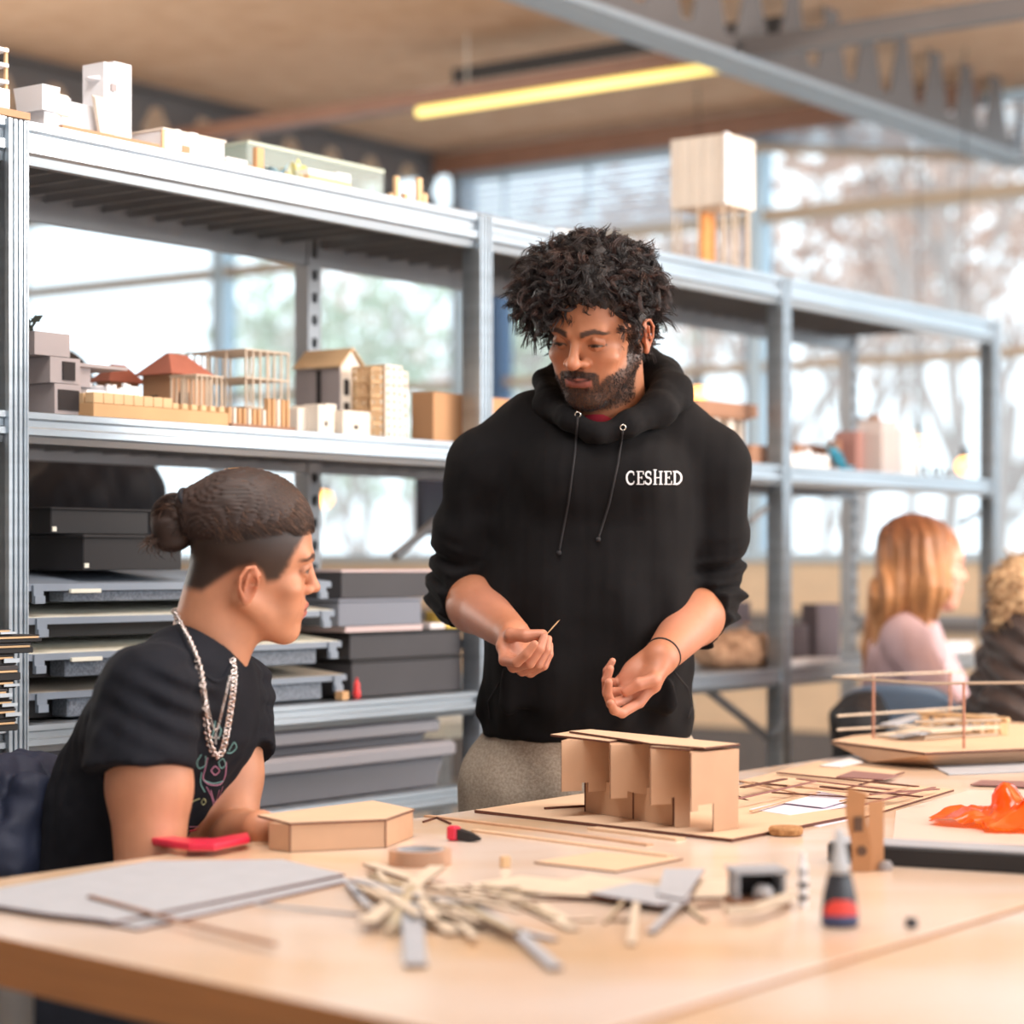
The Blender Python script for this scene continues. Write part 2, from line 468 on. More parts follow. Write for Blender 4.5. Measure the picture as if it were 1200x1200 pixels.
# ================================================================= things on the rack
M_grey = mat('card_grey', (158, 148, 148), .8, var=.05, scale=14)
M_white = mat('card_white', (232, 232, 236), .75, var=.03, scale=10)
M_cream = mat('card_cream', (224, 214, 202), .75, var=.05, scale=14)
M_kraft = mat('card_kraft', (178, 136, 104), .8, var=.07, scale=12)
M_redroof = mat('roof_card', (168, 98, 78), .8, var=.10, scale=26)
M_wood = mat('balsa_wood', (214, 178, 136), .7, var=.08, scale=12, stretch=(1, 1, 5))
M_wood2 = mat('pine_block', (200, 156, 112), .7, var=.08, scale=12)
M_brown = mat('brown_wood', (148, 108, 84), .7, var=.12, scale=14)
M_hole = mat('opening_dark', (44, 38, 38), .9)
M_black = mat('black_board', (28, 26, 29), .62, var=.06, scale=10)
M_blackg = mat('charcoal_board', (58, 56, 60), .6, var=.06, scale=10)
M_foam = mat('speckled_foam', (126, 134, 146), .8, rgb2=(92, 100, 112), scale=220)
M_edge = mat('board_edge', (132, 142, 156), .45, var=.04, scale=8)
M_lam = mat('cream_laminate', (232, 230, 216), .4, var=.03, scale=6)
M_box = mat('carton_brown', (176, 132, 94), .8, var=.05, scale=9)
M_pink = mat('card_pinkish', (196, 176, 176), .7)
M_rod = mat('balsa_rod', (196, 178, 158), .7)
M_plas = glass_mat('clear_plastic', (222, 222, 226), .25, milky=.5)
M_acr = glass_mat('clear_acrylic', (244, 248, 246), .03, milky=.22)

def R0(px, dd, z):
    """world point on the rack: image column px, distance dd behind the front face"""
    d = RD0+dd; e = e_at(px, d); return e, d, ED(e, d, z)
def dims(pxm, pxr, pyt, dd, z0, pxl=None):
    e, d, P = R0(pxm, dd, z0)
    L = e_at(pxr, d)-e; H = z_at(pxm, pyt, e, d)-z0
    D = (d_at(pxl, e)-d) if pxl is not None else .1
    return P, L, H, D
def rthing(name, label, cat, pxm, dd, z0, group=None):
    e, d, P = R0(pxm, dd, z0)
    return thing(name, label, cat, P, RZ, group)
def block(name, label, cat, pxm, pxr, pyt, dd, z0, mt, depth=.08, group=None, bev=.0015, pxl=None):
    P, L, H, D = dims(pxm, pxr, pyt, dd, z0, pxl)
    if pxl is None: D = depth
    mb = MB(); mb.bbox(0, L, 0, D, 0, H, bev)
    o = mb.build(name, mt, loc=P, rz=RZ); tag(o, label, cat, group); return o

def hip_house(label, pxm, pxr, pxl, py_eave, py_ridge, dd, z0, wins):
    P, L, H, D = dims(pxm, pxr, py_eave, dd, z0, pxl)
    e, d, _ = R0(pxm, dd, z0); Hr = z_at(pxm, py_ridge, e, d)-z0
    t = rthing('house_model', label, 'architectural model', pxm, dd, z0)
    mb = MB(); mb.box(0, L, 0, D, 0, H); wl = mb.build('wall', M_kraft, t)
    mb = MB(); o = .012
    mb.add([(-o, -o, H), (L+o, -o, H), (L+o, D+o, H), (-o, D+o, H), (L*.28, D*.45, Hr), (L*.72, D*.45, Hr), (L*.72, D*.55, Hr), (L*.28, D*.55, Hr)],
           [(0, 3, 2, 1), (0, 1, 5, 4), (1, 2, 6, 5), (2, 3, 7, 6), (3, 0, 4, 7), (4, 5, 6, 7)])
    mb.build('roof', M_redroof, t)
    for (a, b, c, dz, face) in wins:
        mb = MB()
        if face == 'f': mb.box(L*a, L*b, -.002, .004, H*c, H*dz)
        else: mb.box(-.002, .004, D*a, D*b, H*c, H*dz)
        mb.build('window_opening', M_hole, wl)
    return t
S1 = ZM+.0015
# grey stacked card house
P, L, H, D = dims(64, 95, 449, .05, S1, 22)
t = rthing('stacked_house_model', 'grey card model of stacked box storeys at the left end of the middle shelf', 'architectural model', 64, .05, S1)
lw_ = MB().box(0, L, 0, .34, 0, H).build('lower_storey', M_grey, t)
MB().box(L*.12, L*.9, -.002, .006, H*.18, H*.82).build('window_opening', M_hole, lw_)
H2 = z_at(62, 418, *R0(64, .05, 0)[:2])-S1
up_ = MB().box(-.01, L*.97, 0, .34, H+.001, H2).build('upper_storey', M_grey, t)
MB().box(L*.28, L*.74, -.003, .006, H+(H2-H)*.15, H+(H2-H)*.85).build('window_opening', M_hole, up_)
H3 = z_at(53, 390, *R0(64, .05, 0)[:2])-S1
MB().box(-.045, .035, .0, .30, H2+.001, H3).build('roof_box', M_grey, t)
mb = MB(); mb.box(L, L+.05, .03, .2, H+.001, H2-.01); mb.build('side_room', M_grey, t)
MB().box(L-.005, L+.13, .02, .22, H2-.01, H2-.004).build('canopy', M_grey, t)
hip_house('small house model with a red hipped roof, half hidden behind white model', 128, 163, 113, 447, 425, .30, S1, [])
hip_house('large kraft house model with a red hipped roof on the middle shelf', 201, 244, 167, 438, 411, .16, S1, [(.2, .45, .45, .68, 'f'), (.45, .7, .45, .62, 's')])
# green pencil sticking up behind the houses
e, d, P = R0(165, .40, S1)
t0 = Vector(ED(e_at(190, d), d, z_at(190, 418, e_at(190, d), d))); t1 = Vector(ED(e, d, z_at(163, 409, e, d)))
# timber base with blocks
P, L, H, D = dims(110, 268, 486, .012, S1, 78)
e, d, _ = R0(110, .012, S1)
t = rthing('timber_block_model', 'long low timber base with a row of small blocks along its edge', 'architectural model', 110, .012, S1)
MB().bbox(0, L, 0, .15, 0, .023, .001).build('base', M_wood2, t)
for k in range(14):
    a = L*(k/14); w = L/14*(.94 if k < 8 else .6)
    MB().bbox(a, a+w, 0, .022 if k < 8 else .014, .0235, .0235+(.018 if k < 8 else .010), .001).build('block', M_wood, t)
for k in range(4):
    MB().bbox(0.002, .03, .028+.03*k, .054+.03*k, .0235, .0415, .001).build('block', M_wood, t)
# white card model with ragged top on the timber base: stands behind the block row
P, L, H, D = dims(124, 162, 447, .055, S1+.024, None)
t = rthing('courtyard_model', 'white card model with ragged wall tops standing on the timber base', 'architectural model', 124, .055, S1+.024)
MB().box(-.045, 0, .0, .08, 0, H*.6).build('grey_block', M_grey if False else M_white, t)
mb = MB(); r = random.Random(3)
for k in range(9):
    a = L*k/9; mb.box(a, a+L/9-.0005, 0, .006, 0, H*(.72+.28*r.random())); mb.box(a, a+L/9-.0005, .07, .076, 0, H*(.9+.2*r.random()))
mb.box(0, .004, 0, .076, 0, H*.8)
mb.build('wall', M_white, t)
mb = MB()
mb.box(L+.004, L+.06, .02, .07, 0, H*.25); mb.cyl((L+.02, .045, H*.25), .018, H*.25, 14, r2=.008); mb.cyl((L+.045, .045, H*.25), .014, H*.15, 14, r2=.006)
mb.build('dome_block', M_white, t)

def frame_model(label, pxm, pxr, pys, dd, z0, depth, nx, ny, name='frame_model', rod=.0016, slabs=None, mt=None):
    e, d, P = R0(pxm, dd, z0); L = e_at(pxr, d)-e
    t = thing(name, label, 'architectural model', P, RZ)
    hs = [z_at(pxm, p, e, d)-z0 for p in pys]
    top = hs[-1]; mt = mt or M_rod
    for h in hs:
        mb = MB()
        mb.box(0, L, 0, .004, h-.003, h); mb.box(0, L, depth-.004, depth, h-.003, h)
        mb.box(0, .004, .004, depth-.004, h-.003, h); mb.box(L-.004, L, .004, depth-.004, h-.003, h)
        n = nx*2
        for k in range(1, n): mb.box(L*k/n-.0012, L*k/n+.0012, .004, depth-.004, h-.003, h-.0005)
        mb.build('floor_frame', mt, t)
    for i in range(nx+1):
        for j in range(ny+1):
            if 0 < i < nx and 0 < j < ny: continue
            x = .003+(L-.006)*i/nx; y = .003+(depth-.006)*j/ny
            MB().box(x-rod, x+rod, y-rod, y+rod, 0, top).build('column', mt, t)
    return t
frame_model('short two-storey stick frame model in front of large kraft house', 240, 268, (487, 472, 438), .17, S1, .09, 4, 2) if False else None
frame_model('low stick-frame model of thin rods beside the large red-roofed house', 230, 262, (476, 438), .06, S1, .07, 5, 2)
frame_model('tall white stick-frame model with three open floors on middle shelf', 288, 340, (476, 441, 408), .10, S1, .16, 6, 3)
# row of timber piers
t = rthing('pier_row_model', 'row of short upright timber piers under the stick-frame model', 'architectural model', 272, .022, S1)
e, d, _ = R0(272, .022, S1); L = e_at(346, d)-e
MB().box(0, L, .0, .05, 0, .006).build('base', M_brown, t)
for k in range(13):
    h = .03+(.022 if k > 7 else 0)
    MB().box(L*(k+.2)/13, L*(k+.65)/13, .01, .022, .006, .006+h).build('pier', M_cream if k % 3 == 1 else M_wood2, t)
# grey and cream gabled house
P, L, H, D = dims(398, 425, 430, .16, S1, 347)
t = rthing('gable_house_model', 'tall gabled house model with grey side walls and cream front', 'architectural model', 398, .16, S1)
Hr = H+.035
mb = MB()
mb.loft([[(x, 0, 0), (x, D, 0), (x, D, H), (x, 0, H)] for x in (0, .004)], 0)
mb.loft([[(x, 0, 0), (x, D, 0), (x, D, H), (x, 0, H)] for x in (L-.004, L)], 0)
mb.box(.004, L-.004, D-.004, D, 0, H)
mb.build('side_wall', M_grey, t)
Mg = Matrix(((1, 0, 0, 0), (0, 0, 1, 0), (0, 1, 0, 0), (0, 0, 0, 1)))
mb = MB(); mb.prism([(.004, 0), (L-.004, 0), (L-.004, H), (L/2, Hr), (.004, H)], 0, .004, M=Mg); fw_ = mb.build('front_wall', M_cream, t)
for a in (.18, .62):
    for b in (.30, .62):
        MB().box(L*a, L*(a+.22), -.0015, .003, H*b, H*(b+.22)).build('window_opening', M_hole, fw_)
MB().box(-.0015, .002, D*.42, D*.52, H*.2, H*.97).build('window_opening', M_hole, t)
mb = MB()
mb.add([(-.006, -.006, H), (L/2, -.006, Hr+.004), (L/2, D+.006, Hr+.004), (-.006, D+.006, H), (-.006, -.006, H+.003), (L/2, -.006, Hr+.007), (L/2, D+.006, Hr+.007), (-.006, D+.006, H+.003)],
       [(0, 3, 2, 1), (4, 5, 6, 7), (0, 1, 5, 4), (1, 2, 6, 5), (2, 3, 7, 6), (3, 0, 4, 7)])
mb.add([(L+.006, -.006, H), (L/2, -.006, Hr+.004), (L/2, D+.006, Hr+.004), (L+.006, D+.006, H), (L+.006, -.006, H+.003), (L/2, -.006, Hr+.007), (L/2, D+.006, Hr+.007), (L+.006, D+.006, H+.003)],
       [(0, 1, 2, 3), (7, 6, 5, 4), (0, 4, 5, 1), (1, 5, 6, 2), (2, 6, 7, 3), (3, 7, 4, 0)])
mb.build('roof', M_wood, t)
# cream blocks
block('card_block', 'pale grey card block at foot of the gabled house model', 'model block', 349, 366, 478, .05, S1, M_cream, .09)
t = rthing('cream_courtyard_model', 'low cream card houses in front of the gabled house model', 'architectural model', 373, .022, S1)
e, d, _ = R0(373, .022, S1)
for a, b, py, y0, dep in ((373, 392, 474, .0, .07), (396, 408, 470, .03, .06), (402, 434, 478, .0, .05)):
    x0, x1 = e_at(a, d)-e, e_at(b, d)-e
    mb = MB(); h = z_at(a, py, e, d)-S1
    mb.bbox(x0, x1, y0, y0+dep, 0, h, .001); cb_ = mb.build('block', M_cream, t)
    MB().box(x0+(x1-x0)*.4, x0+(x1-x0)*.55, y0-.001, y0+.002, h*.25, h*.42).build('window_opening', M_hole, cb_)
# perforated timber tower + scaffold
e, d, P = R0(452, .04, S1); L = e_at(487, d)-e; H = z_at(452, 427, e, d)-S1
t = thing('tower_model', 'tall perforated pale timber tower model near the cardboard carton', 'architectural model', P, RZ)
def perforated(x0, x1, y0, y1, H, nx, nz, along='x'):
    mb = MB(); W = (x1-x0) if along == 'x' else (y1-y0)
    def bx(a, b, z0, z1):
        if along == 'x': mb.box(x0+a, x0+b, y0, y1, z0, z1)
        else: mb.box(x0, x1, y0+a, y0+b, z0, z1)
    cw = W/nx; ch = H/nz; hw = cw*.24; hh = ch*.24
    for i in range(nx):
        bx(i*cw, (i+.5)*cw-hw, 0, H); bx((i+.5)*cw+hw, (i+1)*cw, 0, H)
        for k in range(nz+1):
            bx((i+.5)*cw-hw, (i+.5)*cw+hw, max(0, (k-.5)*ch+hh), min(H, (k+.5)*ch-hh))
    return mb
perforated(0, L*.55, 0, .004, H, 3, 9).build('front_wall', M_cream, t)
perforated(L*.6, L, .02, .024, H*.95, 2, 7).build('front_wall', M_cream, t)
perforated(0, .004, .004, .09, H, 4, 9, 'y').build('side_wall', M_wood, t)
MB().box(.004, L*.55, .004, .09, H-.004, H).build('roof', M_cream, t)
frame_model('slim timber scaffold tower standing left of the perforated tower model', 436, 447, (495, 478, 462, 446, 430), .04, S1, .045, 2, 1, 'scaffold_model', .0016, mt=M_wood)
block('black_box', 'small black box between the tower model and the cardboard carton', 'box', 497, 508, 470, .10, S1, M_black, pxl=487)
o = block('cardboard_carton', 'plain brown cardboard carton on middle shelf behind the front post', 'box', 508, 618, 459, .05, S1, M_box, .06)
# potted plant leaf bits on the house
t = thing('plant_sprig', 'small dark sprig of leaves on top of grey stacked model', 'plant', R0(34, .12, S1+H3+.002)[2], RZ)
mb = MB(); r = random.Random(8)
for k in range(16):
    a = r.random()*6.28; q = Vector((math.cos(a)*r.uniform(.005, .03), math.sin(a)*r.uniform(.005, .03), r.uniform(.006, .03)))
    mb.tube([(0, 0, 0), q*.6+Vector((0, 0, .006)), q], .0008, 4)
    n = Vector((r.gauss(0, 1), r.gauss(0, 1), 1)).normalized(); u = n.orthogonal()*.010; v = n.cross(u)*.5
    mb.add([q-u, q+v, q+u, q-v], [(0, 1, 2, 3)])
mb.build('foliage', mat('leaf_dark', (58, 62, 54), .7), t)

# ---- top shelf
S0 = ZT+.0015
t = rthing('white_tower_model', 'white card model with a tall square tower and funnel on top shelf', 'architectural model', 122, .04, S0+.012)
e, d, P0 = R0(122, .04, S0); z0 = S0+.012
def loc(px): return e_at(px, d)-e
H = z_at(122, 72, e, d)-z0
MB().box(loc(64), loc(178), -.02, .13, -.0105, -.001).build('base', M_kraft, t)
mb = MB(); mb.bbox(0, loc(152), 0, .055, 0, H, .001); mb.bbox(loc(132), loc(153), -.003, .03, 0, H+.004, .001); tw_ = mb.build('tower', M_white, t)
MB().box(loc(129), loc(135), -.0045, 0, H*.62, H*.72).build('window_opening', M_grey, tw_)
mb = MB(); mb.loft([[(-.02, .02, H*.78), (-.02, .03, H*.78), (-.02, .03, H*.785), (-.02, .02, H*.785)], [(0, .01, H*.76), (0, .04, H*.76), (0, .04, H*.82), (0, .01, H*.82)]]); mb.build('spout', M_white, t)
mb = MB(); a, b = loc(106), loc(130)
mb.loft([[(a+.012, -.012, .0), (b-.008, -.012, 0), (b-.008, -.005, 0), (a+.012, -.005, 0)], [(a-.003, -.015, H*.45), (b+.012, -.015, H*.45), (b+.012, -.005, H*.5), (a-.003, -.005, H*.5)]]); mb.build('funnel', M_cream, t)
MB().bbox(loc(86), loc(120), .01, .07, 0, H*.38, .001).build('hall', M_white, t)
MB().box(loc(84), loc(118), .075, .12, H*.5, H*.56).build('flat_roof', M_white, t)
MB().box(loc(86), loc(116), .08, .115, 0, H*.5).build('hall', M_white, t)
t = rthing('twin_block_model', 'white twin blocks with overhanging upper boxes near left end of top shelf', 'architectural model', 62, .03, S0)
e, d, _ = R0(62, .03, S0)
h1 = z_at(62, 132, e, d)-S0; h2 = z_at(62, 103, e, d)-S0
MB().bbox(loc(52), loc(71), 0, .05, 0, h1, .001).build('lower_block', M_white, t)
MB().bbox(loc(72), loc(85), 0.0, .05, 0, h1-.003, .001).build('lower_block', M_white, t)
mb = MB(); mb.loft([[(loc(46), -.008, h1), (loc(64), -.008, h1), (loc(64), .055, h1), (loc(46), .055, h1)], [(loc(46)-.004, -.012, h2), (loc(64)+.002, -.012, h2), (loc(64)+.002, .06, h2), (loc(46)-.004, .06, h2)]]); mb.build('upper_block', M_white, t)
MB().bbox(loc(66), loc(81), -.004, .05, h1-.003, h2-.008, .004).build('upper_block', M_cream, t)
# timber and white tower at the very left
e, d, P = R0(3, .0, S0)
t = thing('timber_tower_model', 'slender timber tower model with white floor plates at the picture\'s left edge', 'architectural model', ED(e_at(2, RD0+.02), RD0+.02, S0+.014), RZ)
e = e_at(2, RD0+.02); d = RD0+.02
MB().box(loc(-30), loc(26), -.02, .08, -.0125, -.001).build('base', M_kraft, t)
Ht = z_at(2, 54, e, d)-S0-.014
for x in (loc(-8), loc(8)):
    for y in (.0, .03): MB().box(x-.0025, x+.0025, y, y+.005, 0, Ht).build('column', M_wood, t)
for f in (.42, .68, .92): MB().box(loc(-10), loc(9), -.003, .038, Ht*f, Ht*f+.006).build('floor_plate', M_white, t)
MB().box(loc(-12), loc(9), -.005, .04, 0, Ht*.33).build('wall', M_white, t)
# long white house
t = rthing('long_house_model', 'long low white card house with a small brown door on top shelf', 'architectural model', 191, .03, S0+.006)
e, d, _ = R0(191, .03, S0); H = z_at(191, 152, e, d)-S0-.006
MB().box(loc(180), loc(300), -.015, .11, -.0055, -.0005).build('base', M_kraft, t)
MB().bbox(0, loc(263), 0, .08, 0, H, .001).build('wall', M_white, t)
MB().box(loc(190), loc(264), -.003, .083, H, H+.004).build('roof', M_cream, t)
for a, b in ((216, 222), (233, 242)): MB().bbox(loc(a), loc(b), .02, .05, H+.004, H+.012, .001).build('roof_light', M_white, t)
MB().box(loc(213), loc(222), -.002, .002, 0, H*.42).build('door_panel', M_kraft, t)
MB().box(loc(189.6), loc(193), -.0015, .002, 0, H).build('corner_strip', M_wood, t)
MB().bbox(loc(266), loc(290), 0, .05, 0, H*.32, .001).build('annex', M_white, t)
block('wood_block', 'orange-brown wood block standing upright beside the long white house model', 'wood block', 301, 310, 172, .03, S0, M_wood2, .012)
# crumpled coloured paper scraps
def scrap(name, label, px, dd, z0, mt, s, seed):
    r = random.Random(seed); mb = MB(); n = 9
    vs = [[Vector(((i/(n-1)-.5)*s, (j/(n-1)-.5)*s*.7, 0)) for j in range(n)] for i in range(n)]
    for _ in range(7):
        a = r.random()*6.28; c = r.uniform(-.4, .4)*s; dr = Vector((math.cos(a), math.sin(a), 0))
        for row in vs:
            for v in row: v.z += abs(v.dot(dr)-c)*r.uniform(.18, .4)
    zmin = min(v.z for row in vs for v in row)
    pts = [v-Vector((0, 0, zmin)) for row in vs for v in row]
    fs = [(i*n+j, (i+1)*n+j, (i+1)*n+j+1, i*n+j+1) for i in range(n-1) for j in range(n-1)]
    mb.add(pts, fs)
    o = mb.build(name, mt, loc=R0(px, dd, z0)[2], rz=RZ); md = o.modifiers.new('thick', 'SOLIDIFY'); md.thickness = .0008
    tag(o, label, 'paper'); return o
scrap('paper_scrap', 'crumpled blue patterned paper scrap beside wood block on top shelf', 320, .05, S0, mat('paper_blue', (150, 186, 196), .7, rgb2=(96, 124, 140), scale=60), .05, 2)
scrap('paper_scrap', 'crumpled yellow and white paper scrap beside the blue one', 347, .05, S0, mat('paper_yellow', (232, 214, 110), .7, rgb2=(220, 226, 220), scale=50), .055, 5)
t = rthing('small_white_model', 'small white box model with a kraft foot behind the front beam', 'architectural model', 362, .03, S0)
e, d, _ = R0(362, .03, S0); H = z_at(362, 197, e, d)-S0
MB().box(0, loc(411), 0, .06, 0, .016).build('base', M_wood, t)
MB().bbox(0, loc(394), 0, .06, .0165, H, .001).build('wall', M_white, t)
MB().bbox(loc(395), loc(411), 0, .05, .0165, H+.004, .001).build('wall', M_white, t)
# acrylic sheet box behind
t = rthing('acrylic_case', 'shallow clear acrylic case with a yellowish rim on top shelf', 'display case', 290, .30, S0)
e, d, _ = R0(290, .30, S0); H = z_at(290, 168, e, d)-S0; L = loc(450)
for b in ((0, L, 0, .004, 0, H), (0, L, .14, .144, 0, H), (0, .004, .004, .14, 0, H), (L-.004, L, .004, .14, 0, H)):
    MB().box(*b).build('side_panel', M_acr, t)
MB().box(0, L, -.002, .146, H, H+.006).build('lid', mat('acrylic_rim', (206, 214, 196), .3), t)
# upright sticks
t = rthing('stick_model', 'cluster of upright timber sticks on a thin base by the front post', 'architectural model', 462, .03, S0)
e, d, _ = R0(462, .03, S0)
MB().box(loc(458), loc(506), -.005, .06, 0, .004).build('base', M_kraft, t)
for a, b, py, y in ((457.5, 461, 226, .0), (464, 468, 206, .0), (468.5, 473, 210, .01), (475, 479, 226, 0), (490, 495, 208, 0), (498, 503, 226, .004)):
    MB().box(loc(a), loc(b), y, y+.008, .004, max(.01, z_at(a, py, e_at(a, d), d)-S0)).build('stick', M_wood, t)
# dark mat overhanging
e, d, P = R0(505, .06, S0)
o = MB().box(0, e_at(632, d)-e, -.01, .33, 0, .014).build('dark_board', mat('board_umber', (92, 78, 68), .7, var=.1, scale=8), loc=P, rz=RZ)
tag(o, 'flat dark brown board lying on top shelf beside the timber sticks', 'board')
block('paper_block', 'small beige card block on top shelf above the curly-haired person', 'model block', 655, 694, 268, .20, S0, M_cream, .10)
block('orange_peg', 'tiny orange wooden peg standing on the top shelf', 'wood block', 727, 735, 285, .05, S0, M_wood2, .012)
# big box on stilts
t = rthing('stilt_box_model', 'large cream box model raised on thin stilts on the top shelf', 'architectural model', 850, .07, S0)
e, d, _ = R0(850, .07, S0)
zb = z_at(850, 238, e, d)-S0; zt = z_at(850, 156, e, d)-S0
L = loc(884); D = d_at(786, e)-d
mb = MB(); mb.box(.0, L, 0, .006, zb, zt); mb.box(0, L, D-.006, D, zb, zt); mb.box(0, .006, .006, D-.006, zb, zt); mb.box(L-.006, L, .006, D-.006, zb, zt); mb.box(.006, L-.006, .006, D-.006, zb, zb+.006)
mb.build('wall', M_cream, t)
MB().box(-.003, .012, -.004, .003, zb, zt+.002).build('corner_strip', M_white, t)
for k in range(4):
    MB().box(-.0015, .0, D*(.12+.22*k), D*(.14+.22*k), zb, zt).build('seam_strip', M_cream, t)
for k in range(12):
    x = r.uniform(.004, L-.004); y = r.uniform(.004, D-.004)
    if k < 6: x = .006 if k % 2 else L-.01; y = D*(k//2)/2.2+.01
    MB().box(x-.002, x+.002, y-.002, y+.002, .006, zb).build('stilt', M_rod, t)
MB().box(-.01, L+.01, -.01, D+.01, 0, .006).build('base', M_cream, t)
e2, d2, P2 = R0(828, .20, S0+.0065)
mb = MB(); mb.bbox(-.03, .03, -.012, .012, 0, .17, .004)
o = mb.build('cork_block', mat('cork_orange', (206, 140, 82), .8, var=.2, scale=40), loc=P2, rz=RZ)
tag(o, 'orange cork block standing under the raised cream box model', 'cork block')

# ---- middle shelf, right part
t = rthing('brown_table_model', 'brown slatted roof model carried on cream piers beside the hooded person', 'architectural model', 845, .10, S1)
e, d, _ = R0(845, .10, S1); zt = z_at(845, 489, e, d)-S1; zt2 = z_at(845, 470, e, d)-S1
for k in range(6):
    MB().box(loc(815), loc(888), .028*k, .028*k+.016, zt+.008, zt2).build('slat', M_brown, t)
MB().box(loc(818), loc(880), 0, .16, zt, zt+.0075).build('deck', M_brown, t)
for a in (828, 845, 862, 874): MB().box(loc(a), loc(a+6), .02, .05, 0, zt).build('pier', M_cream, t)
MB().box(loc(852), loc(874), .06, .10, 0, zt*.98).build('pier', M_wood, t)
block('brown_block', 'low brown wood block on middle shelf by the third front post', 'wood block', 880, 903, 521, .05, S1, M_brown, .08)
t = rthing('low_white_model', 'low cream card model with notched walls on the right middle shelf', 'architectural model', 925, .05, S1)
e, d, _ = R0(925, .05, S1); H = z_at(925, 530, e, d)-S1
MB().box(0, loc(972), 0, .10, 0, H*.5).build('base', M_cream, t)
for k in range(5): MB().box(loc(925+k*10), loc(931+k*10), 0, .02, H*.5, H*(1 if k != 2 else 1.25)).build('notch_wall', M_white, t)
block('brown_block', 'brown wood block behind the low cream model on right middle shelf', 'wood block', 932, 968, 519, .26, S1, M_brown, .06)
block('brown_box', 'small brown box standing right of the low cream model', 'box', 981, 995, 516, .16, S1, M_brown, .04)
scrap('blue_cloth', 'small bright blue cloth lying at shelf front', 985, .035, S1, mat('cloth_blue', (80, 178, 208), .8), .075, 9)
block('maroon_block', 'reddish brown upright block behind the blue cloth', 'model block', 1004, 1020, 505, .11, S1, mat('card_maroon', (150, 108, 100), .8), .07)
block('brown_slab', 'tall thin brown slab standing beside the clear boxes', 'model block', 1026, 1032, 486, .19, S1, M_brown, .03)
block('pale_pink_box', 'tall pale pink translucent box, left one of two', 'box', 1034, 1052, 492, .05, S1, glass_mat('plastic_pink', (232, 222, 218), .3, milky=.6), .08)
block('white_box', 'tall white translucent box, right one of two', 'box', 1057, 1076, 503, .06, S1, glass_mat('plastic_white', (240, 240, 240), .3, milky=.75), .08)
t = rthing('desk_figures', 'tiny dark figures and blocks at right end of middle shelf', 'model figures', 1082, .05, S1)
e, d, _ = R0(1082, .05, S1)
MB().box(loc(1080), loc(1122), 0, .06, 0, .004).build('base', M_white, t)
for a, h in ((1084, .04), (1092, .03), (1101, .026), (1108, .035), (1116, .02)):
    m_ = MB(); m_.cyl((loc(a), .02, .004), .008, h*.7, 10, r2=.004); m_.sphere((loc(a), .02, .004+h*.8), .007, 8); m_.build('figure', M_blackg, t)

# ---- low shelf: portfolio boxes and drawing boards
S2 = ZL+.0015
def E_(px, dd): return e_at(px, RD0+dd)
eL, eR = E_(30, 0)+.0, E_(398, 0)
def zz(px, py, dd=0): return z_at(px, py, E_(px, dd), RD0+dd)
def drawing_board(label, z0, z1, topm, pxl, pxr, dd, feet, foam):
    """case between z0..z1; top panel with parallel-rule bar"""
    e0, e1 = E_(pxl, dd), E_(pxr, dd)
    t = thing('drawing_board', label, 'drawing board', ED(e0, RD0+dd, z0), RZ, None)
    L = e1-e0; H = z1-z0; D = .40
    prof = [(0, H-.034), (D, H-.018), (D, H), (.20, H), (0, H-.022)]
    MB().loft([[(x, y, z) for y, z in prof] for x in (0, L)]).build('board', [topm], t)
    bd_ = t.children[-1] if t.children else [o_ for o_ in bpy.data.objects if o_.parent == t][-1]
    MB().box(-.002, L+.002, -.003, 0.0, H-.034, H-.0225).build('edge_strip', M_edge, t)
    MB().bbox(.02, L-.03, .05, D-.02, 0, H-.034, .003).build('case', M_black, t)
    if foam: MB().bbox(.10, L-.06, .006, .048, .002, H-.035, .003).build('foam_pad', M_foam, t)
    for x in (.018, L-.04):
        mb = MB(); mb.box(x, x+.022, -.008, -.0035, H-.055, H-.024); mb.box(x, x+.022, -.012, -.008, H-.055, H-.042)
        mb.build('clamp', M_edge, bd_)
    if feet: MB().bbox(.10, .17, -.010, -.0035, H-.038, H-.031, .001).build('handle', M_lam, bd_)
    return t
zA = [S2, zz(60, 797), zz(60, 750), zz(60, 708), zz(60, 669)]
zA[0] = S2
M_beige = mat('board_beige', (190, 180, 166), .5, var=.03, scale=5)
drawing_board('drawing board in a black case, lowest of the stack behind seated person', zA[0], zA[1], M_beige, 30, 404, .03, False, True)
drawing_board('drawing board with cream top and grey foam, second from the stack bottom', zA[1]+.001, zA[2], M_lam, 27, 398, .005, True, True)
drawing_board('drawing board with pale cream bar, third from the stack bottom', zA[2]+.001, zA[3], M_lam, 30, 390, .012, False, False)
drawing_board('drawing board with grey rim, topmost of the stack behind the seated person', zA[3]+.001, zA[4], M_edge, 26, 386, .02, True, True)
def portfolio(label, pxm, pxr, pyt, dd, z0, depth=.3, group=None):
    e0, e1 = E_(pxm, dd), E_(pxr, dd); H = z_at(pxm, pyt, e0, RD0+dd)-z0; L = e1-e0
    t = thing('portfolio_box', label, 'box', ED(e0, RD0+dd, z0), RZ, group)
    MB().bbox(.002, L-.002, .002, depth-.002, 0, H*.96, .002).build('tray', M_black, t)
    MB().bbox(0, L, 0, depth, H*.12, H, .003).build('lid', M_black, t) if False else MB().bbox(-.003, L+.003, -.003, depth+.003, H*.90, H, .002).build('lid', M_black, t)
    MB().box(.003, .012, -.0005, .002, .004, .012).build('corner_tab', M_lam, t)
    return t
zb1 = zA[4]+.001
portfolio('flat black portfolio box lying on top of the drawing boards', 98, 215, 626, .03, zb1, .34)
zb2 = z_at(98, 626, E_(98, .03), RD0+.03)+.001
portfolio('smaller flat black portfolio box, topmost of the dark stack at left', 60, 176, 594, .07, zb2, .30)

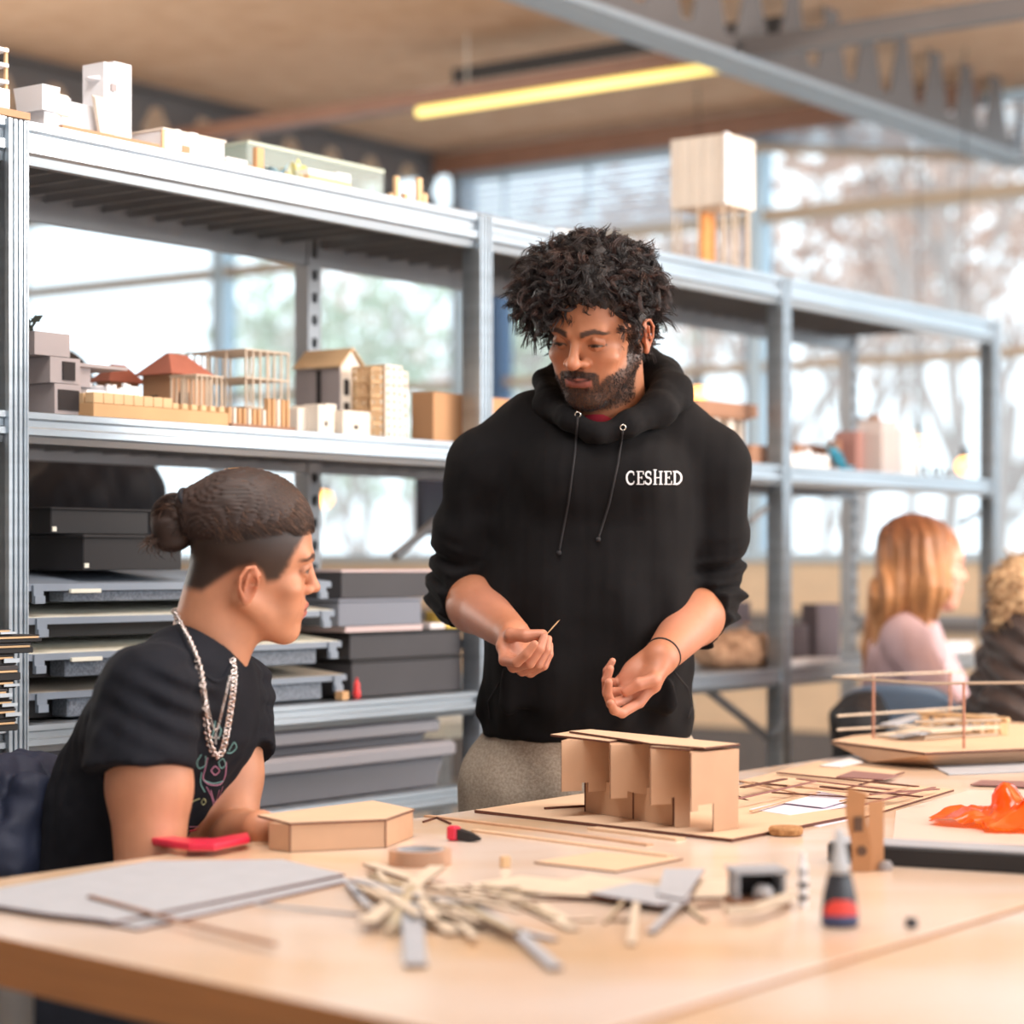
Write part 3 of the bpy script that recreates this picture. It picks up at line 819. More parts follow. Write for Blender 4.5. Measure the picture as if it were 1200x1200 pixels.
# archive boxes right of the boards
def archive(label, pxl, pxr, z0, z1, dd, mt, mtl=None, depth=.34):
    e0, e1 = E_(pxl, dd), E_(pxr, dd)
    t = thing('archive_box', label, 'box', ED(e0, RD0+dd, z0), RZ); L = e1-e0; H = z1-z0
    MB().bbox(0, L, 0, depth, 0, H-.006, .002).build('tray', mt, t)
    MB().bbox(-.002, L+.002, -.002, depth+.002, H-.0055, H, .001).build('lid', mtl or mt, t)
    return t
zB = [S2, zz(470, 772), zz(470, 740), zz(470, 733), zz(470, 701), zz(470, 668)]
archive('black archive box, bottom one of the stack beside the front post', 412, 541, zB[0], zB[1], .03, M_blackg, M_black)
archive('black archive box, second of the stack beside the front post', 410, 541, zB[1]+.001, zB[2], .03, M_blackg, M_black)
o = MB().box(0, E_(495, .02)-E_(405, .02), 0, .3, 0, zB[3]-zB[2]-.001).build('paper_stack', M_pink, loc=ED(E_(405, .02), RD0+.02, zB[2]+.001), rz=RZ)
tag(o, 'thin stack of pinkish paper between black archive boxes', 'paper')
archive('bluish grey archive box resting on the pink paper stack', 397, 494, zB[3]+.001, zB[4], .02, mat('box_bluegrey', (118, 122, 134), .6), None, .3)
archive('charcoal archive box with pinkish lid, topmost beside the forearm', 400, 515, zB[4]+.001, zB[5]+.001, .03, M_blackg, M_pink, .36)
e0 = E_(500, .04)
o = MB().bbox(0, .05, 0, .05, 0, .012, .002).build('eraser', mat('eraser_white', (224, 214, 214), .6), loc=ED(e0, RD0+.03, zB[2]+.001), rz=RZ); tag(o, 'pale eraser block on the archive box behind forearm', 'eraser')
o = MB().bbox(0, .05, 0, .06, 0, .035, .003).build('yellow_pad', mat('pad_yellow', (222, 192, 92), .6), loc=ED(E_(524, .03), RD0+.03, zB[2]+.001), rz=RZ); tag(o, 'yellow note pad on the archive box behind forearm', 'note pad')
t = thing('spray_nozzle', 'small red peg standing at the low shelf front edge', 'peg', ED(E_(419, .012), RD0+.014, S2), RZ)
mb = MB(); mb.lathe([(.0075, 0), (.0085, .01), (.006, .02), (.0065, .028), (.003, .034)], 12); mb.build('cap', mat('peg_red', (226, 64, 66), .4), t, smooth=True)
MB().cyl((0, 0, .034), .0025, .006, 8).build('tip', mat('peg_red', (226, 64, 66)), t)
o = MB().bbox(0, .02, 0, .02, 0, .016, .001).build('wood_cube', M_wood2, loc=ED(E_(396, .012), RD0+.0, S2), rz=RZ); tag(o, 'tiny wooden cube beside the red peg', 'wood block')

# plastic bins
S3 = ZB+.0015
def bin_(label, pxl, pxr, z0, z1, dd, depth, mt, group=None):
    e0, e1 = E_(pxl, dd), E_(pxr, dd); L = e1-e0; H = z1-z0
    t = thing('plastic_bin', label, 'storage bin', ED(e0, RD0+dd, z0), RZ, group)
    def rr(x0, x1, y0, y1, z, r=.03, n=5):
        out = []
        for cx, cy, a0 in ((x1-r, y0+r, -PI/2), (x1-r, y1-r, 0), (x0+r, y1-r, PI/2), (x0+r, y0+r, PI)):
            for k in range(n): a = a0+PI/2*k/(n-1); out.append((cx+r*math.cos(a), cy+r*math.sin(a), z))
        return out
    i = .018
    mb = MB(); mb.loft([rr(i+.01, L-i-.01, i+.01, depth-i-.01, 0), rr(i, L-i, i, depth-i, H-.03)], caps=False)
    mb.loft([rr(i+.01, L-i-.01, i+.01, depth-i-.01, 0.001), rr(i+.01, L-i-.01, i+.01, depth-i-.01, 0.003)])
    mb.build('tub', mt, t, smooth=True)
    mb = MB(); mb.loft([rr(.004, L-.004, .004, depth-.004, H-.030), rr(0, L, 0, depth, H-.026), rr(0, L, 0, depth, H-.008), rr(.006, L-.006, .006, depth-.006, H)]); mb.build('lid', mat('bin_lid', (140, 138, 144), .35), t)
    return t
M_bin = glass_mat('bin_plastic', (176, 176, 184), .3, milky=.55)
z1 = zz(440, 878)
bin_('large translucent plastic bin with a grey lid on the bottom visible shelf', 285, 541, S3, z1, .01, .42, M_bin)
bin_('shallow translucent tray bin stacked on the larger plastic bin', 290, 522, z1+.001, zz(440, 848), .02, .38, M_bin)
bin_('translucent plastic bin at left end under the drawing boards', 24, 200, S3, zz(60, 858), .02, .42, M_bin)
# stack of black sketch pads sticking out of the left bay
r = random.Random(5)
zc = S2
rows = [(828, 843, 22), (814, 826, 22), (801, 812, 18), (787, 800, 12), (777, 786, 20), (757, 775, 25), (738, 752, 20), (722, 735, 40), (712, 721, 50), (704, 711, 16)]
for i, (a, b, xr) in enumerate(rows):
    Yp = 3.60; z0 = zc+.0003; hgt = max(.008, (b-a)/F*Yp*.96)
    e0 = E1-.62; dd = -.10-.012*r.random()
    e1 = e_at(xr, RD0+dd)
    t = thing('sketch_pad', ['black covered sketch pad with pale wire edge in the left stack', 'black folder with tan board edges in the left stack'][i % 2],
              'sketch pad', ED(e0, RD0+dd, z0), RZ, ['black sketch pads at the left edge', 'tan-edged folders at the left edge'][i % 2])
    L = e1-e0
    MB().bbox(0, L, 0, .34, 0, hgt*.55, .002).build('cover', M_black, t)
    MB().box(0, L-.01, -.002, .33, hgt*.55, hgt*.55+.003).build('board_edge', M_wood, t)
    MB().bbox(0, L-.004, 0, .34, hgt*.55+.003, hgt, .002).build('cover', M_blackg if i % 2 else M_black, t)
    MB().tube([(L, .02, hgt*.5), (L, .3, hgt*.5)], hgt*.45, 8).build('spine_roll', M_black, t) if i in (0, 5, 7, 8) else MB().bbox(L-.03, L+.002, -.004, -.0025, hgt*.2, hgt*.6, .0005).build('clip', M_galv, t)
    zc = z0+hgt
# right part of the low shelf
def lump(name, label, cat, P, sx, sy, sz, mt, seed=1, amp=.25, n=28):
    mb = MB(); mb.sphere((0, 0, 0), 1, n); V = np.array(mb.v); nn = fbm(V*1.0, 2.6, seed)
    V = V*(1+amp*nn[:, None]); V[:, 2] = np.maximum(V[:, 2], -.55); V *= np.array([sx, sy, sz]); V[:, 2] -= V[:, 2].min()
    mb.v = [tuple(v) for v in V]
    o = mb.build(name, mt, loc=P, rz=RZ, smooth=True); tag(o, label, cat); return o
M_furb = mat('fur_brown', (176, 140, 112), .95, rgb2=(124, 92, 70), scale=40)
lump('fur_bundle', 'bundle of brown shaggy fabric on the low shelf beside the forearm', 'fabric bundle', R0(866, .12, S2)[2], .15, .08, .065, M_furb, 3, .22)
M_dk = mat('box_plum', (92, 82, 88), .7)
block('dark_carton', 'dark plum carton behind the shaggy bundle on the low shelf', 'box', 846, 880, 706, .27, S2, M_dk, .08)
block('dark_carton', 'lower dark carton between shaggy bundle and third post', 'box', 890, 906, 735, .20, S2, M_dk, .06)
block('dark_carton', 'low dark carton right of the third post', 'box', 925, 947, 733, .12, S2, M_dk, .08)
block('dark_carton', 'tall dark carton on low shelf left of the ginger-haired person', 'box', 958, 984, 708, .12, S2, M_dk, .05)
o = MB().box(0, e_at(985, RD0+.02)-e_at(921, RD0+.02), 0, .09, 0, .012).build('paper_sheaf', M_white, loc=R0(921, .02, S2)[2], rz=RZ); tag(o, 'loose white paper sheaf at shelf front below the dark cartons', 'paper')
o = MB().box(0, e_at(1140, RD0+.05)-e_at(1085, RD0+.05), 0, .2, 0, .03).build('paper_sheaf', M_white, loc=R0(1085, .05, S2)[2], rz=RZ); tag(o, 'white paper sheaf at the right end of low shelf', 'paper')
# dark monitor on the far side, glimpsed between the people
P = ED(e_at(500, RD0+1.0), RD0+1.0, 0)
e, d = P.x*EX+P.y*EY, RD0+1.0
z0, z1 = z_at(500, 628, e, d), z_at(500, 553, e, d)
t = thing('computer_monitor', 'dark monitor screen glimpsed through the rack beside the elbow', 'monitor', ED(e, d, .75), RZ)
MB().bbox(-.04, .30, -.015, .015, z0-.75, z1-.75, .006).build('screen', mat('screen_dark', (24, 18, 34), .25), t)
MB().bbox(.10, .14, .015, .03, .02, z0-.75+.1, .004).build('stand', M_black, t)
MB().bbox(.02, .22, -.08, .08, 0, .02, .004).build('foot', M_black, t)
o = MB(); o.box(-.3, .9, -.3, .5, .71, .75)
dk = thing('side_desk', 'pale side desk standing behind the storage rack', 'desk', ED(e, d, 0), RZ)
o.build('desktop', M_lam, dk)
for x in (-.25, .82):
    for y in (-.25, .42): MB().box(x, x+.04, y, y+.04, 0, .71).build('leg', M_galv, dk)
# ================================================================= worktables and what lies on them
ZTB = .78
M_top = mat('birch_top', (222, 190, 156), .24, var=.04, scale=1.7, stretch=(1, 2, 1), rgb2=(230, 214, 204), detail=6, coat=.15)
M_tedge = mat('table_edge', (180, 122, 74), .5, var=.12, scale=6, stretch=(1, 1, 22))
M_mdf = mat('mdf_sheet', (196, 158, 128), .72, var=.05, scale=20)
M_mdfl = mat('mdf_pale', (216, 184, 154), .72, var=.05, scale=14)  # lids and roofs paler than walls: light from above put into the colour
M_burn = mat('laser_cut_edge', (96, 56, 44), .8)
M_greyb = mat('greyboard', (172, 175, 182), .85, var=.05, scale=30)
M_offc = mat('offcut_pale', (208, 192, 172), .75, var=.07, scale=18)
M_cut = mat('offcut_edge', (128, 104, 86), .8)  # darker strip sides, thickness shading put into the colour
M_offg = mat('offcut_grey', (168, 172, 180), .6, var=.06, scale=18)
M_offo = mat('offcut_olive', (180, 164, 138), .75, var=.08, scale=18)

def tp(px, py, z=ZTB):
    v = at(px, py, z); return (v.x, v.y)
C0, C1 = tp(-192, 1057), tp(629, 1231.6)
far = at(996, 888, ZTB); ee = Vector((EX, EY, 0))
def along(p, L): return (p[0]+EX*L, p[1]+EY*L)
C3 = along(C0, 6.2); C2 = along(C1, 5.2)
def table(name, label, poly, legs, z1=ZTB, th=.052):
    base = Vector((sum(p[0] for p in poly)/len(poly), sum(p[1] for p in poly)/len(poly), 0))
    t = thing(name, label, 'table', base)
    pl = [(p[0]-base.x, p[1]-base.y) for p in poly]
    MB().prism(pl, z1-th, z1, 0, 1).build('tabletop', [M_top, M_tedge], t, bevel=.003)
    for x, y in legs:
        MB().tube([(x-base.x, y-base.y, 0), (x-base.x, y-base.y, z1-th)], .02, 12).build('leg', M_galv, t, smooth=True)
    mb = MB()
    a, b = legs[0], legs[1]
    mb.tube([(a[0]-base.x, a[1]-base.y, .12), (b[0]-base.x, b[1]-base.y, .12)], .015, 8)
    mb.build('rail', M_galv, t)
lg = [tp(17, 1084), (C1[0]+.12, C1[1]+.32), (C3[0]-.1, C3[1]-.35), (C2[0]-.2, C2[1]-.1)]
table('worktable', 'large birch plywood worktable with both people beside it, covered in card offcuts', [C0, C1, C2, C3], lg)
g = .009
q0 = (C1[0]+EY*g, C1[1]-EX*g)
nd = Vector((C1[0]-C0[0], C1[1]-C0[1], 0)).normalized()
q1 = (q0[0]+nd.x*.9, q0[1]+nd.y*.9)
table('worktable', 'second birch worktable pushed against the first across the seam at lower right', [q0, q1, along(q1, 4.5), along(q0, 5.2)],
      [(q0[0]+.15, q0[1]+.1), (q1[0]+.0, q1[1]+.2), along((q1[0], q1[1]), 4.2), along((q0[0]+.1, q0[1]), 4.8)])

class Z: cur = {}
def sheet(name, label, cat, pts, z0, th, mt, edge=None, group=None):
    """flat piece cut to an outline lying on the table"""
    P = [tp(x, y, z0+th) for x, y in pts]
    c = (sum(p[0] for p in P)/len(P), sum(p[1] for p in P)/len(P))
    mb = MB(); mb.prism([(p[0]-c[0], p[1]-c[1]) for p in P], 0, th, 0, 1 if edge else 0)
    o = mb.build(name, [mt, edge] if edge else mt, loc=(c[0], c[1], z0)); return tag(o, label, cat, group)
def strip(name, label, cat, path, w, th, mt, z0=ZTB, z1=None, edge=None, group=None):
    """bar lying along image points; z1 = height of the far end when it leans on the pile"""
    P = [Vector((*tp(x, y, z0+th), z0)) for x, y in path]; n = len(P)
    if z1 is not None:
        for i, p in enumerate(P): p.z = z0+(z1-z0)*i/(n-1)
    c = sum(P, Vector())/n; c.z = min(p.z for p in P)
    rings = []
    for i, p in enumerate(P):
        t = (P[min(i+1, n-1)]-P[max(i-1, 0)]); t.z = 0; t.normalize(); s = Vector((-t.y, t.x, 0))*w/2
        q = p-c
        rings.append([q-s, q+s, q+s+Vector((0, 0, th)), q-s+Vector((0, 0, th))])
    mb = MB()
    mb.loft(rings, ([0, 1, 0, 1]*(n-1)+[1, 1]) if name == 'offcut_strip' else 0)
    o = mb.build(name, [mt, M_cut] if name == 'offcut_strip' else mt, loc=c); return tag(o, label, cat, group)

# greyboard sheets
sheet('greyboard_sheet', 'lower greyboard sheet peeking out beneath the larger grey sheet', 'card sheet', [(20, 1062), (340, 1013), (414, 1031), (162, 1088)], ZTB+.0005, .003, M_greyb, M_burn)
sheet('greyboard_sheet', 'large grey card sheet lying across the left end of the table', 'card sheet', [(-62, 1052), (175, 1009), (330, 1007), (404, 1024), (270, 1052), (132, 1080), (118, 1077), (60, 1071)], ZTB+.004, .003, M_greyb, M_burn)
strip('thin_stick', 'long thin dark stick lying across the grey sheets', 'stick', [(105, 1049), (210, 1078), (323, 1105)], .006, .003, M_brown, ZTB+.0075)
strip('thin_stick', 'thin grey stick lying right of the grey sheets', 'stick', [(300, 1058), (420, 1063)], .005, .003, M_offg, ZTB+.0075, ZTB+.001)
# red folding knife
P = [tp(168, 996), tp(222, 1005), tp(252, 1005), tp(293, 996), tp(291, 990), tp(250, 998), tp(224, 998), tp(172, 991)]
c = P[0]
t = thing('craft_knife', 'red plastic craft knife lying before the seated person', 'knife', (c[0], c[1], ZTB+.008))
MB().prism([(p[0]-c[0], p[1]-c[1]) for p in P], 0, .010).build('handle', mat('red_plastic', (214, 40, 70), .35), t, bevel=.003)
a = tp(168, 994); b = tp(160, 992)
MB().tube([(0, .003, .005), (b[0]-c[0], b[1]-c[1], .005)], [.003, .0015], 6).build('tip', M_black, t)

# small closed mdf box
z1 = ZTB+.001
A = [tp(315, 996), tp(340, 999), tp(452, 994), tp(484, 981)]
hb = .038
E = at(437, 938, z1+hb); Fp = at(302, 955, z1+hb)
c = A[0]
t = thing('mdf_box', 'small closed box model of MDF with an angled left end near the seated person', 'architectural model', (c[0], c[1], z1))
body = [(p[0]-c[0], p[1]-c[1]) for p in A]+[(E.x-c[0]-.004, E.y-c[1]-.006)]
MB().prism(body, 0, hb-.003).build('wall', M_mdf, t)
lid = [(Fp.x-c[0], Fp.y-c[1])]+[(p[0]-c[0], p[1]-c[1]-.002) for p in A[1:3]]+[(A[3][0]-c[0]+.002, A[3][1]-c[1]), (E.x-c[0], E.y-c[1])]
MB().prism(lid, hb-.003, hb, 0, 1).build('lid', [M_mdfl, M_burn], t)
for p in A[1:3]:
    MB().box(p[0]-c[0]-.0008, p[0]-c[0]+.0008, p[1]-c[1]-.0012, p[1]-c[1]+.0008, 0, hb-.003).build('corner_joint', M_burn, t)

# base board and stepped model
zb = ZTB+.005
sheet('base_board', 'large MDF base board under the stepped building model', 'board', [(556, 949), (858, 983), (1010, 953), (735, 922)], ZTB+.0005, .0045, M_mdfl, M_burn)
def Pz(px, Zd): return Vector(((px-600)/F*Zd, Zd))
def step(px0, Z0, px1, sa=.42):
    """panel from px0 at depth Z0 running along the rack direction to px1"""
    p = Pz(px0, Z0); u = (px1-600)/F
    ax_, ay_ = (math.cos(sa), math.sin(sa)); s = (u*p.y-p.x)/(ax_-u*ay_); return p, p+Vector((ax_, ay_))*s
U = [step(657.5, 3.337, 714), step(715, 3.257, 761), step(762, 3.19, 808), step(809, 3.12, 865, .80)]
zt = .901; zu = .823; z0 = zb+.0005
BK = Pz(690, 3.50)
org = U[0][0]
t = thing('stepped_building_model', 'MDF model of a stepped building with notched walls on the base board', 'architectural model', (org.x, org.y, z0))
def rel(p): return (p.x-org.x, p.y-org.y)
outline = []
for a, b in U: outline += [rel(a), rel(b)]
outline.append(rel(BK))
MB().prism(outline, zu-z0+.012, zt-z0-.003, 0).build('upper_wall', [M_mdf, M_burn], t)
# hanging aprons with notched lower edge (panel cut-outs)
def panel(a, b, prof, th=.0018, name='notched_panel'):
    """prof: list of (fraction along, z) outline"""
    a3 = Vector((rel(a)[0], rel(a)[1], 0)); b3 = Vector((rel(b)[0], rel(b)[1], 0)); dr = (b3-a3); L = dr.length; dr.normalize()
    nrm = Vector((dr.y, -dr.x, 0))
    Mx = Matrix(((dr.x, 0, nrm.x, a3.x), (dr.y, 0, nrm.y, a3.y), (0, 1, 0, 0), (0, 0, 0, 1)))
    mb = MB(); mb.prism([(f*L, z) for f, z in prof], 0, th, 0, 1, M=Mx); mb.build(name, [M_mdf, M_burn], t)
T = zt-z0-.003; Bz = zu-z0
panel(*U[0], [(0, Bz), (.42, Bz), (.42, Bz+.012), (.55, Bz+.012), (.55, Bz-.002), (1, Bz-.002), (1, T), (0, T)])
panel(*U[1], [(0, Bz-.002), (.42, Bz-.002), (.42, Bz+.008), (.52, Bz+.006), (1, Bz), (1, T), (0, T)])
panel(*U[2], [(0, Bz-.004), (.52, Bz-.004), (.52, Bz+.005), (.60, Bz+.005), (.60, 0), (1, 0), (1, T), (0, T)])
panel(*U[3], [(0, Bz-.006), (.14, Bz-.006), (.14, Bz+.002), (.46, Bz+.002), (.46, 0), (.98, 0), (1, T), (0, T)])
low = [Vector(tp(685.5, 951, z0)), Vector(tp(742, 960, z0)), Vector(tp(789, 968, z0)), Vector(tp(792, 960, z0)), Vector(tp(760, 950, z0)), Vector(tp(705, 943, z0))]
MB().prism([rel(p) for p in low], 0, zu-z0+.0115, 0).build('lower_wall', M_mdf, t)
for p in (low[0], low[1], low[2]):
    q = rel(p); MB().box(q[0]-.001, q[0]+.001, q[1]-.002, q[1]+.001, 0, zu-z0+.0115).build('corner_joint', M_burn, t)
def roofpiece(pts, z, th=.003):
    P = [at(x, y, z+th) for x, y in pts]
    MB().prism([rel(Vector((p.x, p.y))) for p in P], z-z0, z+th-z0, 0, 1).build('roof_panel', [M_mdfl, M_burn], t)
roofpiece([(645, 860.5), (714, 868.5), (734, 866), (668, 857)], zt-.003)
roofpiece([(667, 856.5), (692, 854.5), (867, 871.5), (826, 876), (764, 871), (734, 866)], zt+.0005)
roofpiece([(761, 874.5), (810, 877.8), (828, 876.3), (790, 871.2)], zt-.0029)
mb = MB(); a = at(811, 877, zt-.01)
mb.prism([(-.006, 0), (.008, 0), (.008, -.001), (-.006, -.001)], -.014, .004, M=Matrix.Translation((a.x-org.x, a.y-org.y-.006, zt-z0-.002)))
mb.build('paper_tab', M_white, t)
# boards and strips in front of the model
strip('mdf_strip', 'short MDF strip lying against the front edge of base board', 'strip', [(694, 969), (798, 982)], .02, .004, M_mdfl)
strip('mdf_strip', 'long MDF strip with a dark cut edge in front of base board', 'strip', [(500, 955), (640, 972), (762, 989)], .012, .003, M_mdf)
strip('mdf_strip', 'long narrow MDF strip, nearest of the parallel strips before the model', 'strip', [(556, 972), (786, 1002)], .012, .003, M_mdfl)
for pts in ([(500, 957), (765, 990)],): pass
sheet('mdf_sheet', 'thin wedge-shaped MDF sheet lying flat before the strips', 'board', [(626, 1010), (722, 1021), (800, 1006), (700, 998)], ZTB+.0005, .002, M_mdfl, M_burn)
strip('thin_stick', 'thin dark stick by the left tip of base board', 'stick', [(638, 946), (690, 943)], .003, .003, M_burn, zb+.0005)
strip('thin_stick', 'tiny dark forked stick on table left of base board', 'stick', [(496, 962), (512, 957), (528, 964)], .003, .003, M_burn)

# paper roll of tape
p = tp(492, 1013)
t = thing('tape_roll', 'roll of clear tape lying flat beside the small MDF box', 'tape roll', (p[0], p[1], ZTB+.0005))
n = 40; mb = MB()
mb.loft([[(r_*math.cos(2*PI*k/n), r_*math.sin(2*PI*k/n), z) for k in range(n)] for r_, z in ((.030, 0), (.040, 0), (.040, .019), (.030, .019), (.030, 0))], caps=False)
mb.build('tape', glass_mat('tape_clear', (238, 212, 190), .2, milky=.5), t, smooth=False)
mb = MB(); mb.loft([[(r_*math.cos(2*PI*k/n), r_*math.sin(2*PI*k/n), z) for k in range(n)] for r_, z in ((.026, 0), (.0298, 0), (.0298, .019), (.026, .019), (.026, 0))], caps=False)
mb.build('core', M_offg, t)
# red and black clip
p = tp(543, 986)
t = thing('binder_clip', 'small red and black clip on the table left of the MDF strips', 'clip', (p[0], p[1], ZTB+.0005), -.5)
MB().bbox(-.024, -.006, -.008, .008, 0, .020, .004).build('body', mat('red_plastic', (214, 40, 70)), t)
mb = MB(); mb.loft([[(-.006, -.007, .002), (-.006, .007, .002), (-.006, .007, .016), (-.006, -.007, .016)], [(.012, -.006, .0), (.012, .006, .0), (.012, .006, .012), (.012, -.006, .012)], [(.026, -.003, .002), (.026, .003, .002), (.026, .003, .006), (.026, -.003, .006)]]); mb.build('jaw', M_black, t)
p = tp(592, 1017)
o = MB().bbox(-.006, .006, -.004, .004, 0, .014, .001).build('wood_offcut', M_wood, loc=(p[0], p[1], ZTB+.0005), rz=.4); tag(o, 'tiny wood offcut standing upright alone before the wedge sheet', 'wood block')

# pile of offcuts
rp_ = random.Random(12)
PL = 'cut strips heaped on the table'
def s_(label, path, w, th, mt, lift=0.0, lift2=None, g=None):
    strip('offcut_strip', label, 'offcut', path, w, th, mt, ZTB+.0006+lift, None if lift2 is None else ZTB+.0006+lift2, group=g)
s_('dark olive offcut low in the left heap behind the crossing strips', [(436, 1024), (482, 1038)], .012, .004, M_offo, 0)
s_('pale offcut strip pointing back left from the heap', [(433, 1011), (488, 1030)], 0.0189, .003, M_offc, .0045)
s_('pale offcut strip lying left of the heap', [(422, 1036), (456, 1058)], 0.0135, .003, M_offc, .0)
s_('grey offcut bent away at far left of the heap', [(408, 1033), (420, 1048), (436, 1066)], 0.0095, .003, M_offg, .0032)
s_('broad pale offcut lying beneath the long grey strip', [(484, 1052), (556, 1082)], .024, .004, M_offc, .0045)
s_('olive offcut strip at right under the long grey strip', [(524, 1052), (604, 1090)], .012, .004, M_offo, .009)
s_('dark-edged broad offcut at the heart of the heap', [(488, 1066), (540, 1092)], .03, .004, M_offc, .0)
s_('pale strip crossing the heap diagonally from lower left', [(430, 1080), (470, 1050), (513, 1019)], 0.0203, .003, M_offc, .009, .014)
s_('long bent grey strip running over the whole heap', [(414, 1030), (486, 1044), (556, 1052), (606, 1078), (652, 1114)], 0.0135, .003, M_offg, .017, .002)
s_('short broad blue-grey strip pointing toward camera', [(480, 1058), (484, 1082), (487, 1116)], 0.0216, .003, M_offg, .012, .001)
s_('small dark offcut at the near edge of heap', [(590, 1084), (650, 1100)], 0.0108, .003, M_offg, 0)
s_('pale bent strip right of the long grey strip', [(590, 1050), (640, 1072), (672, 1088)], 0.0135, .003, M_offc, 0)
s_('thin pale card curling at right of the heap', [(632, 1058), (662, 1078), (695, 1076)], .014, .002, M_offc, .0)
s_('thin olive strip beside the curling pale card', [(575, 1042), (650, 1074)], .008, .002, M_offo, .003)
for k in range(20):
    x = 455+rp_.random()*150; y = 1036+rp_.random()*44; a = rp_.uniform(-.9, .9)+(.5); L = rp_.uniform(28, 66)
    s_('short pale splinter among the heaped offcuts', [(x-L*math.cos(a), y-L*.42*math.sin(a)), (x+L*math.cos(a), y+L*.42*math.sin(a))], rp_.uniform(.006, .013), .0018, rp_.choice([M_offc, M_offc, M_offo]), .002+.0008*k, g='splinters in the heap')
p0 = tp(482, 1058); p1 = tp(457, 1098)
t = thing('dowel', 'short round dowel with its pale end facing the camera', 'dowel', (p1[0], p1[1], ZTB))
MB().tube([(0, 0, .008), (p0[0]-p1[0], p0[1]-p1[1], .014)], .0075, 14).build('rod', M_offo, t, smooth=True)
MB().tube([(-(p0[0]-p1[0])*.01, -(p0[1]-p1[1])*.01, .008), (0, 0, .008)], .0072, 14).build('cut_end', M_offc, t)

# card sheets pile
sheet('card_sheet', 'pale card sheet at left of the middle stack', 'card sheet', [(548, 1036), (600, 1053), (700, 1052), (690, 1034), (610, 1026)], ZTB+.0005, .003, M_offc, M_burn)
sheet('card_sheet', 'wide pale card sheet lying across the middle stack', 'card sheet', [(612, 1046), (745, 1054), (800, 1040), (690, 1024)], ZTB+.004, .003, M_offc, M_burn)
sheet('card_sheet', 'grey-edged card sheet on the middle stack pointing right', 'card sheet', [(690, 1046), (770, 1060), (806, 1058), (812, 1042), (742, 1034)], ZTB+.0075, .003, M_greyb, M_burn)
sheet('card_sheet', 'upright-looking grey card piece on the middle stack', 'card sheet', [(778, 1018), (826, 1018), (802, 1054), (770, 1048)], ZTB+.0110, .002, M_greyb, M_burn)
sheet('card_sheet', 'pale card sheet between the stack and corrugated piece', 'card sheet', [(812, 1030), (866, 1030), (858, 1051), (806, 1052)], ZTB+.0005, .003, M_offc, M_burn)
s_('bluish strip poking out of the card stack toward camera', [(796, 1057), (763, 1083)], .009, .003, M_offg, .008, .001)
s_('thin stick of the folded pair below the card stack', [(735, 1050), (709, 1073)], .004, .003, M_offo, .006, 0)
s_('thin stick lying flat below the card stack', [(709, 1076), (742, 1077)], .004, .003, M_offo, 0)
s_('pale stick pointing at camera below the card stack', [(746, 1054), (740, 1098)], .008, .003, M_offc, .006, 0)
s_('small dark stick right of the bluish strip', [(806, 1062), (826, 1077)], .006, .003, M_offo, 0)
s_('orange-brown chip lying right of the card stack', [(818, 1061), (842, 1058)], .010, .003, M_brown, 0)

# corrugated piece
p = tp(895, 1064); c = Vector((p[0], p[1]))
t = thing('corrugated_model', 'small open card model with a corrugated grey top and brown base', 'architectural model', (p[0], p[1], ZTB+.0005), .15)
MB().box(-.032, .030, 0, .05, 0, .008).build('base', M_brown, t)
MB().box(-.028, .028, .045, .049, .008, .035).build('back_wall', M_hole, t)  # shade of the void under the top, put in as a near-black panel
for x in (-.028, .024): MB().box(x, x+.004, .01, .045, .008, .035).build('side_wall', M_offg, t)
mb = MB()
for k in range(14): mb.tube([(-.028+k*.0043, .004, .038), (-.028+k*.0043, .055, .038)], .0026, 6)
mb.build('corrugated_top', M_greyb, t)
strip('pale_rod', 'pale rod leaning across the corrugated model', 'rod', [(850, 1063), (886, 1060), (926, 1046)], .010, .008, M_offc, ZTB+.0095)
lump('crumpled_paper', 'small ball of white paper inside the corrugated model', 'paper', (c.x+.002, c.y+.022, ZTB+.0095), .012, .012, .010, M_white, 4, .3, 12)
# upright marker vial
p = tp(941, 1064)
t = thing('glue_syringe', 'slim white tube with dark bands standing between model and glue bottle', 'tube', (p[0], p[1], ZTB+.0005))
MB().lathe([(.005, 0), (.0052, .002), (.0052, .045), (.003, .050), (.0028, .060)], 16).build('body', M_white, t, smooth=False)
for z in (.008, .022, .036): MB().lathe([(.0054, z), (.0054, z+.006)], 16).build('band', M_offg if z > .03 else M_blackg, t)
# glue bottle
p = tp(984, 1086)
t = thing('glue_bottle', 'small dark glue bottle with grey nozzle and red label', 'glue bottle', (p[0], p[1], ZTB+.0005))
M_bot = mat('bottle_dark', (52, 54, 62), .25)
mb = MB(); mb.lathe([(.0155, 0), (.017, .003), (.0168, .012), (.015, .030), (.0115, .046), (.0085, .052)], 28, sy=.7); mb.build('bottle_body', M_bot, t, smooth=True)
mb = MB(); mb.lathe([(.0088, .050), (.0092, .053), (.0085, .058), (.0055, .072), (.0038, .088), (.0016, .092)], 20); mb.build('nozzle', mat('nozzle_grey', (190, 194, 200), .35), t, smooth=True)
t.scale = (1.15, 1.15, 1.12)
def curved_patch(z0, z1, w, mt, rr):
    mb = MB(); n = 10; rows = []
    for iz in range(6):
        z = z0+(z1-z0)*iz/5; r0 = rr(z)+.0005; row = []
        for k in range(n+1):
            a = -PI/2+w(z)*(k/n-.5)
            row.append((r0*math.cos(a), r0*.7*math.sin(a), z))
        rows.append(row)
    mb.loft(rows, closed=False, caps=False); return mb
rr = lambda z: .0168-(z-.012)*.1 if z > .012 else .0168
